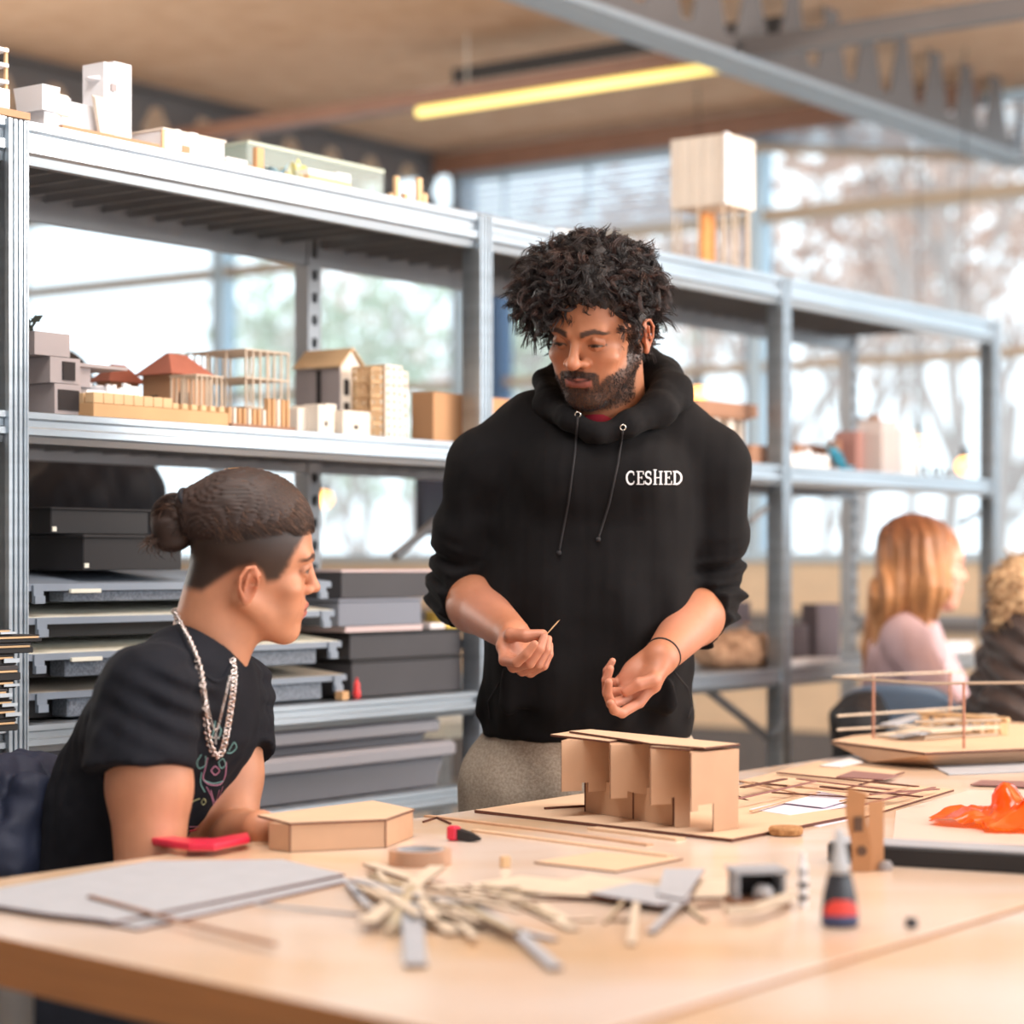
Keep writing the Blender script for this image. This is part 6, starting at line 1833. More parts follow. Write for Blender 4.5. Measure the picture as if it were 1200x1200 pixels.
# ================================================================= seated person
M_tee = mat('tshirt_navy', (16, 18, 27), .9, var=.10, scale=30, bump=.2, bscale=800, spec=.3)
M_jeans = mat('jeans_dark', (40, 46, 60), .9, var=.1, scale=40)
HS = Head(px3(287, 663, 3.20), math.radians(-104), math.radians(7), math.radians(10), .97)
sit = thing('person', 'seated person with a hair bun, navy T-shirt and silver necklaces, looking right', 'person', (px3(150, 900, 3.25)[0], 3.25, 0))
so = np.array(sit.location)
fwd = nrmz(V3(.92, -.40, 0)); lat = nrmz(V3(.40, .92, 0))     # lat points to the person's left (away)
sR, sL = px3(174, 816, 3.07), px3(268, 812, 3.36)
S = Solid(); HS.build(S, nose=.92, jaw=.98, lips=.85, back=.010, ez=-.013, ey=.008)
nk = px3(234, 792, 3.22)
S.u(cone(HS.w(0, -.030, -.025), nk, .050, .056), .02)
S.u(cone(HS.w(0, .005, -.060), px3(250, 796, 3.20), .036, .036), .02)
S.u(chain([px3(194, 815, 3.11), px3(256, 812, 3.32)], [.048, .048]), .03)
S.u(ecap(px3(205, 860, 3.24), px3(120, 1080, 3.30), lat, (.14, .09), (.14, .10)), .03)
elN, wrN = px3(176, 1030, 3.02), px3(258, 1062, 3.06)
elF, wrF = px3(270, 990, 3.24), px3(305, 972, 3.11)
S.u(chain([sR, sR*.5+elN*.5, elN], [.058, .055, .045]), .02); S.u(chain([elN, elN*.6+wrN*.4, wrN], [.045, .043, .028]), .015)
S.u(chain([sL, sL*.45+elF*.55, elF], [.056, .046, .040]), .02); S.u(chain([elF, elF*.6+wrF*.4, wrF], [.040, .040, .027]), .015)
hand(S, wrF, V3(.50, .85, -.03), V3(0, 0, -1), 1, [(.2, .3, .2, .05), (.2, .35, .2), (.2, .35, .2), (.25, .4, .2, -.08)], palm_l=.08, th=[(.02, .022, .0), (.045, .030, .004), (.065, .030, .008), (.080, .026, .010)], sc=.85)
hand(S, wrN, V3(.9, .2, -.3), V3(0, 0, -1), 1, [(.3, .4, .3), (.3, .4, .3), (.3, .4, .3), (.3, .4, .3)], palm_l=.08, th=[(.02, .022, .0), (.045, .040, .004), (.065, .045, .008), (.080, .042, .010)], sc=.9)
hip = px3(110, 1095, 3.30); hip[2] = .58
for sd_ in (-1, 1):
    h0 = hip+lat*.09*sd_; k0 = h0+fwd*.42+lat*.05*sd_; k0[2] = .56; a0 = k0+fwd*.02; a0[2] = .09
    S.u(chain([h0, k0, a0], [.085, .062, .042]), .03)
    S.u(cone(V3(a0[0], a0[1], .05)-fwd*.03, V3(a0[0], a0[1], .045)+fwd*.16, .042, .034), .02)
V, Q = S.mesh([px3(60, 0, 3.1)[0], 2.86, .745], [px3(400, 0, 3.3)[0], 3.55, 1.34], .0026)
V2, Q2 = S.mesh([-.85, 2.55, -.01], [.30, 3.70, .7490], .009)
Q2 = Q2+len(V); V = np.concatenate([V, V2]); Q = np.concatenate([Q, Q2])
sk2 = lin(196, 136, 104)
def fade(x, y, z):
    # clipped sides: forward limit, lower limit
    front = .049+.42*np.clip(z, -.01, .09)+.002*fbm(np.stack([x, y, z], 1), 160, 4)
    low = np.interp(y, [-.12, -.092, -.062, -.020, .004, .018, .026, .06], [-.034, -.042, -.038, .004, .014, .004, -.010, -.004])
    m = sstep(.004, -.010, y-front)*sstep(-.007, .008, z-low)*(np.abs(x) < .0815)*(z > -.09)
    return m*.97, lin(36, 24, 20)
opts2 = dict(lip=lin(178, 100, 92), brow=lin(48, 30, 24), lids=.001, fade=fade)
col = HS.colour(V, sk2, opts2)
far_ = np.linalg.norm(V-HS.o, axis=1) > .16
col[far_] = sk2*(1+.05*fbm(V[far_], 30, 2)[:, None])
mesh_object('body', V, Q, M_skin, sit, so, col)
# T-shirt
St = Solid()
St.u(chain([sR, px3(218, 795, 3.17), px3(232, 793, 3.23), sL], [.066, .070, .070, .064]), .03)
St.u(ecap(px3(208, 850, 3.22), px3(160, 950, 3.27), lat, (.158, .100), (.152, .102)), .03)
St.u(ecap(px3(160, 950, 3.27), px3(122, 1085, 3.30), lat, (.152, .102), (.158, .125)), .03)
St.u(cone(px3(160, 860, 3.16), px3(128, 930, 3.25), .080, .085), .03)
hemN, hemF = px3(158, 902, 3.03), px3(272, 880, 3.30)
aN, aF = nrmz(elN-sR+V3(-.02, 0, 0)), nrmz(elF-sL)
St.u(cutp(cone(sR, hemN+aN*.05, .069, .077), hemN, nrmz(aN+V3(.10, 0, .0)), .003), .016)
St.u(cutp(cone(sL, hemF+aF*.05, .066, .064), hemF, aF, .003), .012)
nd_ = nrmz(px3(270, 735, 3.20)-px3(236, 790, 3.21))
St.sub(cone(px3(232, 783, 3.22), px3(258, 730, 3.20), .045, .060), .006)
St.sub(cone(sR+aN*.13, hemN+aN*.06, .045, .070), .003)
def tee_disp(P):
    q = P-np.array(sR); t = q@aN
    a = .0035*fbm(P*np.array([1, 1, .55]), 24, 61)+.0012*fbm(P, 60, 62)
    # pull folds from the armpit
    w = np.exp(-((P[:, 2]-.98)/.07)**2)*np.exp(-((P[:, 0]+.42)/.09)**2)
    nk_ = np.linalg.norm(P-px3(246, 785, 3.2), axis=1)
    return (a+w*.0045*np.sin((P[:, 0]*.5+P[:, 2])*190))*sstep(.075, .14, nk_)
Vs_, Qs_ = St.mesh([px3(10, 0, 3.3)[0]-.12, 2.84, .50], [px3(330, 0, 3.3)[0], 3.62, 1.12], .0042, disp=tee_disp, dmax=.02, slack=1.7)
Vs_ = smooth_mesh(Vs_, Qs_, 1, .4)
mesh_object('tshirt', Vs_, Qs_, M_tee, sit, so)
# collar rib
bvh_t = bvh_of(Vs_, Qs_)
bvh_n = bvh_of(np.concatenate([Vs_, V]), np.concatenate([Qs_, Q+len(Vs_)]))
sm = Vector(so)
def pon(bvh, pts, off, n=6):
    out = []
    for i in range(len(pts)-1):
        for k in range(n):
            t = k/n; out.append(onto(bvh, pts[i][0]*(1-t)+pts[i+1][0]*t, pts[i][1]*(1-t)+pts[i+1][1]*t, off, 3.2)-sm)
    out.append(onto(bvh, *pts[-1], off, 3.2)-sm); return out
# jeans
Sj = Solid()
for sd_ in (-1, 1):
    h0 = hip+lat*.09*sd_; k0 = h0+fwd*.42+lat*.05*sd_; k0[2] = .56; a0 = k0+fwd*.02; a0[2] = .12
    Sj.u(chain([h0, k0, a0], [.098, .074, .058]), .03)
Sj.u(ecap(hip, hip+V3(0, 0, .06), lat, (.16, .12), (.15, .11)), .03)
a_, b_ = Sj.mesh([-.95, 2.5, .03], [.35, 3.75, .78], .009, disp=lambda P: .003*fbm(P, 18, 5), dmax=.01, slack=1.5)
mesh_object('jeans', a_, b_, M_jeans, sit, so)
for sd_ in (-1, 1):
    k0 = hip+lat*.09*sd_+fwd*.42+lat*.05*sd_
    Sh = Solid(); Sh.u(ecap(V3(k0[0], k0[1], .055)-fwd*.03, V3(k0[0], k0[1], .048)+fwd*.17, lat, (.046, .05), (.046, .038)), .01)
    Sh.pr = [((lambda f: (lambda P: smax(f(P), .002-P[:, 2], .003)))(f), k, op) for f, k, op in Sh.pr]
    a_, b_ = Sh.mesh([k0[0]-.2, k0[1]-.3, -.01], [k0[0]+.3, k0[1]+.2, .14], .008); mesh_object('shoe', a_, b_, M_blackg, sit, so)
# necklaces
M_silver = mat('silver_chain', (226, 216, 212), .22, metal=1)
def chain_obj(name, pts, r_, link, mt):
    P_ = pon(bvh_n, pts, r_*1.1, 8)
    mb = MB(); acc = 0; last = P_[0]; flip = 0
    for p in P_[1:]:
        seg = (p-last).length
        acc += seg
        if acc >= link:
            t = (p-last).normalized() if seg > 1e-6 else Vector((0, 0, 1))
            u = t.cross(Vector((0, 1, 0))).normalized(); w_ = t.cross(u)
            if flip: u, w_ = (u*.75+w_*.66), (w_*.75-u*.66)
            c = p
            mb.tube([c+t*(link*.62*math.cos(a))+u*(r_*math.sin(a)) for a in [2*PI*k/8 for k in range(8)]], r_*.42, 5, closed=True)
            acc = 0; flip = 1-flip
        last = p
    return mb.build(name, mt, sit, smooth=True)
def dense(pts):
    """Catmull-Rom through image points"""
    out = []
    for i in range(len(pts)-1):
        p0, p1, p2, p3 = pts[max(i-1, 0)], pts[i], pts[i+1], pts[min(i+2, len(pts)-1)]
        for k in range(10):
            t = k/10
            out.append(tuple(.5*((2*p1[c])+(-p0[c]+p2[c])*t+(2*p0[c]-5*p1[c]+4*p2[c]-p3[c])*t*t+(-p0[c]+3*p1[c]-3*p2[c]+p3[c])*t**3) for c in (0, 1)))
    return out+[pts[-1]]
chain_obj('necklace', dense([(203, 712), (212, 733), (224, 757), (235, 790), (239, 825), (244, 865), (251, 883), (258, 884), (264, 865), (270, 830), (274, 795), (272, 772)]), .0042, .0052, M_silver)
tn_ = chain_obj('thin_necklace', dense([(222, 752), (238, 800), (245, 835), (253, 856), (262, 825), (270, 790)]), .0014, .004, M_silver)
q = onto(bvh_n, 253, 862, .002, 3.2)-sm
mb = MB(); mb.box(-.0012, .0012, -.001, .001, -.012, .004); mb.box(-.005, .005, -.001, .001, -.004, -.0015); o = mb.build('cross_pendant', M_silver, tn_); o.location = q
MB().tube(pon(bvh_n, dense([(206, 722), (222, 762), (240, 792), (258, 798), (271, 778)]), .0005), .0035, 6).build('collar_rib', M_tee, sit, smooth=True)
# line drawing printed on the shirt
def ink(r, g, b, n): return mat(n, (r, g, b), .8)
I1, I2, I3, I4 = ink(120, 168, 164, 'ink_teal'), ink(190, 128, 156, 'ink_pink'), ink(176, 176, 130, 'ink_olive'), ink(190, 56, 74, 'ink_red')
def draw(pts, w_, mt, nm='printed_line'): MB().tube(pon(bvh_t, dense(pts), .0002, 2), w_, 4).build(nm, mt, sit)
for pts, mt in (
    ([(236, 884), (231, 893), (233, 900), (240, 897), (241, 886)], I1), ([(268, 880), (274, 870), (277, 876), (271, 882), (266, 882)], I1),
    ([(252, 845), (250, 858), (247, 868)], I1), ([(256, 848), (259, 856), (256, 866)], I1), ([(243, 888), (240, 902), (238, 912), (245, 919), (258, 919), (264, 908), (265, 893)], I2),
    ([(247, 903), (252, 898), (257, 903), (252, 908), (247, 903)], I2), ([(256, 893), (261, 889), (264, 896), (259, 900), (256, 893)], I1), ([(238, 914), (250, 918), (262, 915)], I1),
    ([(242, 922), (248, 934), (252, 948), (257, 934), (261, 922)], I2), ([(247, 926), (252, 940), (257, 926)], I2), ([(236, 905), (235, 918), (240, 928)], I1),
    ([(219, 944), (228, 938), (234, 936)], I3), ([(236, 940), (239, 936), (241, 940), (238, 943), (236, 940)], I3), ([(222, 969), (236, 968), (250, 964)], I2)):
    draw(pts, .0009, mt)
for pts in ([(222, 974), (232, 972), (223, 986), (234, 985)], [(236, 972), (240, 978), (245, 970)], [(240, 978), (240, 986)]):
    MB().tube(pon(bvh_t, pts, .0004, 3), .0018, 4).build('printed_letter', I4, sit)
# hair: slicked back to a bun
M_brown1 = mat('hair_brown', (48, 31, 25), .6, var=.3, scale=50)
M_brown2 = mat('hair_brown_light', (92, 64, 48), .5, var=.2, scale=50)
Hc = Solid()
capE = (np.array([0, -.006, .058]), np.array([.0815, .100, .086]))
cf = ell(HS.w(*capE[0]), capE[1]*.97, HS.R)
n_ = nrmz(HS.R@np.array([0, .28, -1.0])); p_ = HS.w(0, .0, .052)
n2 = nrmz(HS.R@np.array([0, 1.0, -.55])); p2 = HS.w(0, .066, .096)
Hc.u(lambda P: smax(smax(cf(P), (P-p_)@n_, .03), (P-p2)@n2, .02), .01)
tie = HS.w(.0, -.094, .082); bunc = px3(206, 609, 3.19)
Hc.u(cone(HS.w(0, -.062, .078), tie, .036, .018), .02)
Bn = Solid(); Bn.u(ell(bunc, (.033, .034, .038)), .01); Bn.u(ell(bunc+V3(-.006, -.004, -.022), (.026, .026, .022)), .012)
def fine(P):
    q = HS.loc(P); a = np.arctan2(q[:, 2]-.06, np.abs(q[:, 0])+.01)
    return .0011*np.sin(a*85+q[:, 1]*30)+.0006*np.sin(a*190+q[:, 1]*60)
a_, b_ = Hc.mesh([px3(180, 0, 3.1)[0], 3.0, 1.12], [px3(400, 0, 3.3)[0], 3.40, 1.36], .0028, disp=fine, dmax=.006, slack=1.5)
hs_ = mesh_object('hair', a_, b_, M_brown1, sit, so); bvh_c2 = bvh_of(a_, b_)
def swirl(P):
    q = P-bunc; return .0022*np.sin(np.arctan2(q[:, 2], q[:, 0])*2+np.linalg.norm(q, axis=1)*330+q[:, 1]*60)
a_, b_ = Bn.mesh(bunc-.06, bunc+.06, .0028, disp=swirl, dmax=.006, slack=1.4)
bun = mesh_object('hair_bun', a_, b_, M_brown1, hs_, so)
rs2 = np.random.RandomState(8); hb = [[], []]; hr_ = [[], []]
K = 20; tt_ = np.linspace(0, 1, K)[:, None]
def put(i_, p, r): hb[i_].append(p); hr_[i_].append(r)
for i in range(1500):
    side = -1 if rs2.rand() < .8 else 1
    if rs2.rand() < .5: st = np.array([side*rs2.uniform(.0, .078), .085, .062+rs2.uniform(0, .05)])
    else:
        yy = rs2.uniform(-.06, .07); st = np.array([side*.080, yy, .054+.28*yy+rs2.uniform(-.004, .04)])
    en = np.array([side*.010*rs2.rand(), -.090, .082+rs2.uniform(-.012, .012)])
    mid = (st+en)/2+np.array([side*.02, 0, rs2.uniform(0, .05)])
    p = st*(1-tt_)**2+mid*2*tt_*(1-tt_)+en*tt_**2
    v = (p-capE[0])/capE[1]; v /= np.linalg.norm(v, axis=1, keepdims=True)
    p2_ = capE[0]+v*capE[1]*(.978+.010*np.sin(i*1.7+tt_*4)+.008*(tt_ < .2))
    w_ = np.clip((tt_-.82)/.18, 0, 1); p2_ = p2_*(1-w_)+en*w_
    put(0 if rs2.rand() < .72 else 1, HS.o+HS.sc*(p2_@HS.R.T), rs2.uniform(.0005, .0010)*(.4+.6*np.sin(PI*np.clip(.1+tt_[:, 0]*.8, 0, 1))))
for i in range(420):    # strands round the bun
    a0 = rs2.rand()*6.28; ax_ = nrmz(V3(.35, 1, .25)+rs2.normal(size=3)*.30); u = nrmz(np.cross(ax_, V3(0, 0, 1))); v = np.cross(ax_, u); r_ = rs2.uniform(.031, .0365); of = rs2.uniform(-.014, .014)
    a_k = a0+tt_*3.4; rr2 = math.sqrt(max(r_*r_-of*of, 1e-6))
    put(0 if rs2.rand() < .75 else 1, bunc+V3(0, 0, -.002)+ax_*of+(u*np.cos(a_k)+v*np.sin(a_k)*1.08)*rr2, np.full(K, .0007))
for i in range(130):    # stray ends below the bun
    s_0 = bunc+V3(rs2.uniform(-.034, .004), rs2.uniform(-.02, .01), -.024+rs2.uniform(-.006, .006)); d_0 = nrmz(V3(-.35+rs2.normal()*.35, rs2.normal()*.3, -.7+rs2.normal()*.3)); L = rs2.uniform(.010, .034)
    put(i % 2, s_0+d_0*L*tt_+V3(1, 0, .3)*.005*np.sin(tt_*5+i), .0007*(1-.7*tt_[:, 0]))
tubes_np('strands', hb[0], hr_[0], M_brown1, hs_, so); tubes_np('strands', hb[1], hr_[1], M_brown2, hs_, so)
t_ax = nrmz(bunc-HS.w(0, -.07, .09)); u = nrmz(np.cross(t_ax, V3(0, 0, 1))); v = np.cross(t_ax, u); tc = tie+t_ax*-.002
MB().tube([Vector(tc-so+(u*math.cos(a)+v*math.sin(a))*.019) for a in [2*PI*k/20 for k in range(20)]], .0042, 8, closed=True).build('hair_tie', M_navyt if False else mat('hair_tie', (26, 26, 34), .8), hs_, smooth=True)
# stool and the jacket hung behind
cst = hip.copy(); t = thing('chair', 'dark chair under the seated person, a navy jacket over its back', 'chair', (hip[0], hip[1], 0), math.atan2(fwd[1], fwd[0]))
MB().bbox(-.20, .22, -.20, .20, .44, .465, .01).build('seat', M_black, t)
for x in (-.18, .19):
    for y in (-.17, .17): MB().tube([(x, y, 0), (x*.9, y*.9, .44)], .012, 8).build('leg', M_galv, t, smooth=True)
for y in (-.17, .17): MB().tube([(-.19, y, .46), (-.25, y, .80)], .010, 8).build('back_post', M_galv, t, smooth=True)
MB().bbox(-.27, -.235, -.20, .20, .62, .84, .012).build('backrest', M_black, t)
jc = Vector(hip)-Vector(fwd)*.26
Jk = Solid(); J0 = px3(-20, 940, 3.34); 
Jk.u(ecap(px3(-10, 945, 3.30), px3(-20, 1090, 3.32), lat, (.20, .075), (.20, .085)), .03)
Jk.u(chain([px3(36, 928, 3.22), px3(20, 1000, 3.20), px3(24, 1070, 3.2)], [.035, .045, .045]), .02)
Jk.u(chain([px3(-40, 915, 3.22), px3(20, 922, 3.3), px3(40, 935, 3.40)], [.04, .045, .03]), .02)
a_, b_ = Jk.mesh([px3(-140, 0, 3.3)[0], 3.0, .55], [px3(80, 0, 3.4)[0], 3.62, .90], .006, disp=lambda P: .011*fbm(P*np.array([1, 1, .6]), 16, 71)+.004*fbm(P, 45, 72), dmax=.03, slack=1.6)
jo = px3(0, 940, 3.3); jo[2] = 0
o = mesh_object('jacket', a_, b_, mat('jacket_navy', (26, 34, 58), .7, var=.15, scale=20), None, jo)
tag(o, 'crumpled navy jacket hung over the chair back at the left edge', 'jacket')

# ================================================================= ginger-haired person by the window
HG = Head(px3(1084, 664, 5.80), math.radians(-94), math.radians(6), 0, 1.0)
girl = thing('person', 'person with long ginger hair and pale pink top sitting with back to the rack', 'person', (px3(1060, 900, 5.85)[0], 5.85, 0))
go_ = np.array(girl.location)
S = Solid(); HG.build(S, nose=.9, jaw=.9, lips=1.1)
g_s, g_e, g_w = px3(1062, 748, 5.72), px3(1106, 838, 5.66), px3(1190, 850, 5.5)
S.u(cone(HG.w(0, -.02, -.04), px3(1068, 730, 5.82), .048, .055), .02)
S.u(chain([g_s, g_e], [.045, .038]), .02); S.u(chain([g_e, g_w], [.038, .026]), .015)
g_s2, g_e2 = px3(1075, 745, 6.0), px3(1130, 830, 5.95)
S.u(chain([g_s2, g_e2, px3(1185, 850, 5.75)], [.045, .038, .026]), .02)
S.u(chain([g_s, g_s2], [.05, .05]), .03)
S.u(ecap(px3(1062, 770, 5.86), px3(1048, 900, 5.9), V3(.25, 1, 0), (.14, .085), (.15, .10)), .03)
gf = nrmz(V3(.95, -.2, 0)); gl = nrmz(V3(.2, .95, 0)); gh = px3(1048, 905, 5.9); gh[2] = .55
for s_1 in (-1, 1):
    h0 = gh+gl*.09*s_1; k0 = h0+gf*.40; k0[2] = .54; a0 = k0.copy(); a0[2] = .09
    S.u(chain([h0, k0, a0], [.08, .058, .04]), .03); S.u(cone(V3(a0[0], a0[1], .045), V3(a0[0], a0[1], .04)+gf*.15, .04, .03), .02)
hand(S, g_w, V3(.95, -.3, -.1), V3(0, 0, -1), 1, [(.2, .3, .2)]*4, palm_l=.08, th=[(.02, .022, .0), (.045, .040, .004), (.065, .045, .008), (.080, .042, .010)], sc=.85)
V, Q = S.mesh([go_[0]-.25, 5.3, -.01], [go_[0]+.75, 6.25, 1.36], .0065)
mesh_object('body', V, Q, M_skin, girl, go_, HG.colour(V, lin(226, 168, 146), dict(lip=lin(196, 110, 104), brow=lin(150, 96, 60))))
Sg = Solid(); M_pinkt = mat('top_pink', (206, 178, 184), .9, var=.05, scale=30)
Sg.u(ecap(px3(1062, 765, 5.86), px3(1050, 850, 5.9), V3(.25, 1, 0), (.165, .100), (.155, .105)), .03)
Sg.u(chain([g_s, g_e, g_e*.45+g_w*.55], [.058, .050, .040]), .025); Sg.u(chain([g_s2, g_e2], [.056, .048]), .025)
Sg.u(chain([g_s, px3(1064, 728, 5.85), g_s2], [.058, .05, .058]), .03)
a_, b_ = Sg.mesh([go_[0]-.25, 5.35, .80], [go_[0]+.55, 6.2, 1.10], .007, disp=lambda P: .0045*fbm(P*np.array([1, 1, .6]), 20, 81), dmax=.02, slack=1.6)
mesh_object('top', a_, b_, M_pinkt, girl, go_)
Sj = Solid()
for s_1 in (-1, 1):
    h0 = gh+gl*.09*s_1; k0 = h0+gf*.40; k0[2] = .54; a0 = k0.copy(); a0[2] = .12
    Sj.u(chain([h0, k0, a0], [.095, .07, .055]), .03)
Sj.u(ecap(gh, gh+V3(0, 0, .14), V3(.2, 1, 0), (.165, .12), (.155, .11)), .03)
a_, b_ = Sj.mesh([go_[0]-.3, 5.3, .03], [go_[0]+.7, 6.3, .82], .010, slack=1.5); mesh_object('trousers', a_, b_, mat('trousers_tan', (150, 120, 84), .9), girl, go_)
Hg = Solid()
Hg.u(ell(HG.w(0, -.020, .040), (.088, .105, .092), HG.R), .02)
Hg.u(chain([px3(1062, 640, 5.80), px3(1048, 700, 5.76), px3(1030, 770, 5.80)], [.075, .060, .022]), .03)
Hg.u(chain([px3(1085, 640, 5.74), px3(1088, 690, 5.71), px3(1080, 726, 5.70)], [.060, .050, .020]), .03)
Hg.u(chain([px3(1100, 640, 5.74), px3(1097, 690, 5.72), px3(1094, 724, 5.71)], [.024, .020, .008]), .02)
Hg.u(chain([px3(1040, 690, 5.85), px3(1022, 760, 5.88), px3(1014, 785, 5.88)], [.045, .025, .008]), .02)
Hg.sub(ell(HG.w(0, .110, -.035), (.10, .062, .095), HG.R), .01)
def gh_d(P): return (.0006+.0030*sstep(1.30, 1.18, P[:, 2]))*np.sin(P[:, 0]*210+fbm(P*np.array([1, 1, .25]), 14, 91)*3)+.0012*np.sin(P[:, 1]*260+P[:, 0]*420)
a_, b_ = Hg.mesh([go_[0]-.2, 5.55, .85], [go_[0]+.25, 6.05, 1.34], .0055, disp=gh_d, dmax=.01, slack=1.6)
zc_ = a_[:, 2]; tt = sstep(1.30, 1.08, zc_)[:, None]; nn = .5+.5*np.clip(fbm(a_*np.array([1, 1, .3]), 40, 92), -1, 1)[:, None]
gcol = (lin(124, 72, 44)*(1-tt)+lin(200, 142, 94)*tt)*(.62+.5*nn)
M_ging = mat('hair_ginger', (190, 110, 50), .45, attr='Col')
hg_ = mesh_object('hair', a_, b_, M_ging, girl, go_, gcol)
# blue-grey chair behind the person, black bag on it
gc = px3(1052, 860, 5.62)
t = thing('chair', 'blue-grey plastic chair behind the ginger-haired person', 'chair', (.986+.24*.73, 5.62+.24*.68, 0), .75)
mb = MB(); rows = []
for k in range(9):
    z = .86-.16*(1-k/8); a = k/8
    w_ = .17+.02*math.sin(a*PI); x0 = -.20-.05*a
    rows.append([(x0+.04*math.cos(u_*PI/2*.9)-.04, w_*u_, z-(.035*u_**4 if k > 6 else 0)) for u_ in np.linspace(-1, 1, 13)])
mb.loft(rows, closed=False, caps=False)
o = mb.build('backrest', mat('chair_bluegrey', (132, 156, 186), .45), t, smooth=True); md = o.modifiers.new('t', 'SOLIDIFY'); md.thickness = .012
MB().bbox(-.2, .2, -.2, .2, .43, .455, .03).build('seat', MATS['chair_bluegrey'], t)
for x in (-.18, .18):
    for y in (-.17, .17): MB().tube([(x*1.05, y*1.05, 0), (x*.85, y*.85, .44)], .011, 8).build('leg', M_galv, t, smooth=True)
Bg = Solid(); bc = px3(1006, 850, 5.35)
Bg.u(ell(bc, (.062, .10, .070)), .02); Bg.u(ell(bc+V3(.02, .02, .035), (.04, .07, .04)), .03); Bg.u(ell(bc+V3(.0, 0, -.08), (.055, .09, .08)), .03)
a_, b_ = Bg.mesh(bc-V3(.2, .2, .3), bc+V3(.2, .2, .2), .007, disp=lambda P: .009*fbm(P, 20, 95), dmax=.02, slack=1.5)
a_[:, 2] -= 0
o = mesh_object('bag', a_, b_, mat('bag_black', (26, 25, 30), .6), None, (bc[0], bc[1], a_[:, 2].min())); tag(o, 'black slouchy bag beside the blue-grey chair', 'bag')
bz = float(a_[:, 2].min())
t = thing('stool', 'low dark stool under the black bag beyond table corner', 'stool', (bc[0], bc[1], 0))
MB().cyl((0, 0, bz-.035), .15, .03, 28).build('seat', M_blackg, t)
for k in range(4): a = PI/4+k*PI/2; MB().tube([(.15*math.cos(a), .15*math.sin(a), 0), (.10*math.cos(a), .10*math.sin(a), bz-.035)], .010, 8).build('leg', M_galv, t, smooth=True)

# ================================================================= person in the dark parka at the right edge
HP = Head(px3(1262, 662, 5.28), math.radians(-120), math.radians(25), 0, 1.0)
pk = thing('person', 'person in dark brown parka with fur-trimmed hood at the right edge', 'person', (px3(1200, 900, 5.3)[0], 5.3, 0))
po = np.array(pk.location)
S = Solid(); HP.build(S)
S.u(cone(HP.w(0, -.02, -.04), px3(1225, 730, 5.32), .05, .06), .02)
S.u(ecap(px3(1215, 760, 5.32), px3(1190, 920, 5.35), V3(.3, 1, 0), (.15, .09), (.15, .10)), .03)
pe, pw = px3(1200, 850, 5.10), px3(1290, 850, 5.0)
S.u(chain([px3(1200, 755, 5.15), pe, pw], [.05, .042, .028]), .02)
S.u(chain([px3(1225, 755, 5.48), px3(1260, 845, 5.45), px3(1310, 850, 5.2)], [.05, .042, .028]), .02)
S.u(chain([px3(1200, 760, 5.2), px3(1225, 758, 5.45)], [.06, .06]), .03)
ph_ = px3(1190, 920, 5.35); ph_[2] = .52
for s_1 in (-1, 1):
    h0 = ph_+gl*.09*s_1; k0 = h0+gf*.40; k0[2] = .54; a0 = k0.copy(); a0[2] = .08
    S.u(chain([h0, k0, a0], [.085, .062, .045]), .03); S.u(cone(V3(a0[0], a0[1], .045), V3(a0[0], a0[1], .04)+gf*.15, .04, .03), .02)
hand(S, pw, V3(.95, -.3, -.1), V3(0, 0, -1), 1, [(.2, .3, .2)]*4, palm_l=.08, th=[(.02, .022, .0), (.045, .040, .004), (.065, .045, .008), (.080, .042, .010)], sc=.9)
V, Q = S.mesh([po[0]-.25, 4.8, -.01], [po[0]+.75, 5.8, 1.36], .009)
Hq = Solid(); Hq.u(ell(HP.w(0, -.022, .046), (.086, .104, .090), HP.R), .02); Hq.sub(ell(HP.w(0, .125, -.02), (.08, .075, .10), HP.R), .01)
a_, b_ = Hq.mesh(HP.o-.2, HP.o+.2, .008, disp=lambda P: .003*fbm(P, 60, 2), dmax=.005, slack=1.4); mesh_object('hair', a_, b_, M_brown1, pk, po)
mesh_object('body', V, Q, M_skin, pk, po, HP.colour(V, lin(214, 160, 136), dict(lip=lin(176, 100, 94), brow=lin(60, 40, 30))))
Sp = Solid(); M_parka = mat('parka_brown', (48, 36, 34), .6, var=.12, scale=12)
Sp.u(ecap(px3(1222, 765, 5.32), px3(1192, 905, 5.35), V3(.3, 1, 0), (.20, .145), (.21, .155)), .03)
Sp.u(chain([px3(1200, 752, 5.15), px3(1192, 842, 5.08), px3(1262, 852, 5.02)], [.085, .080, .060]), .03)
Sp.u(chain([px3(1225, 755, 5.48), px3(1262, 845, 5.45), px3(1300, 850, 5.25)], [.085, .075, .060]), .03)
Sp.u(chain([px3(1178, 728, 5.2), px3(1200, 716, 5.28), px3(1225, 716, 5.42)], [.050, .06, .05]), .03)
def pk_d(P):
    q = P[:, 2]*1.0+P[:, 0]*.45
    return .0075*np.sin(q*85+fbm(P, 6, 3)*2.4)+.004*fbm(P, 26, 4)
a_, b_ = Sp.mesh([po[0]-.35, 4.85, .45], [po[0]+.5, 5.75, 1.14], .007, disp=pk_d, dmax=.02, slack=1.7)
mesh_object('parka', a_, b_, M_parka, pk, po)
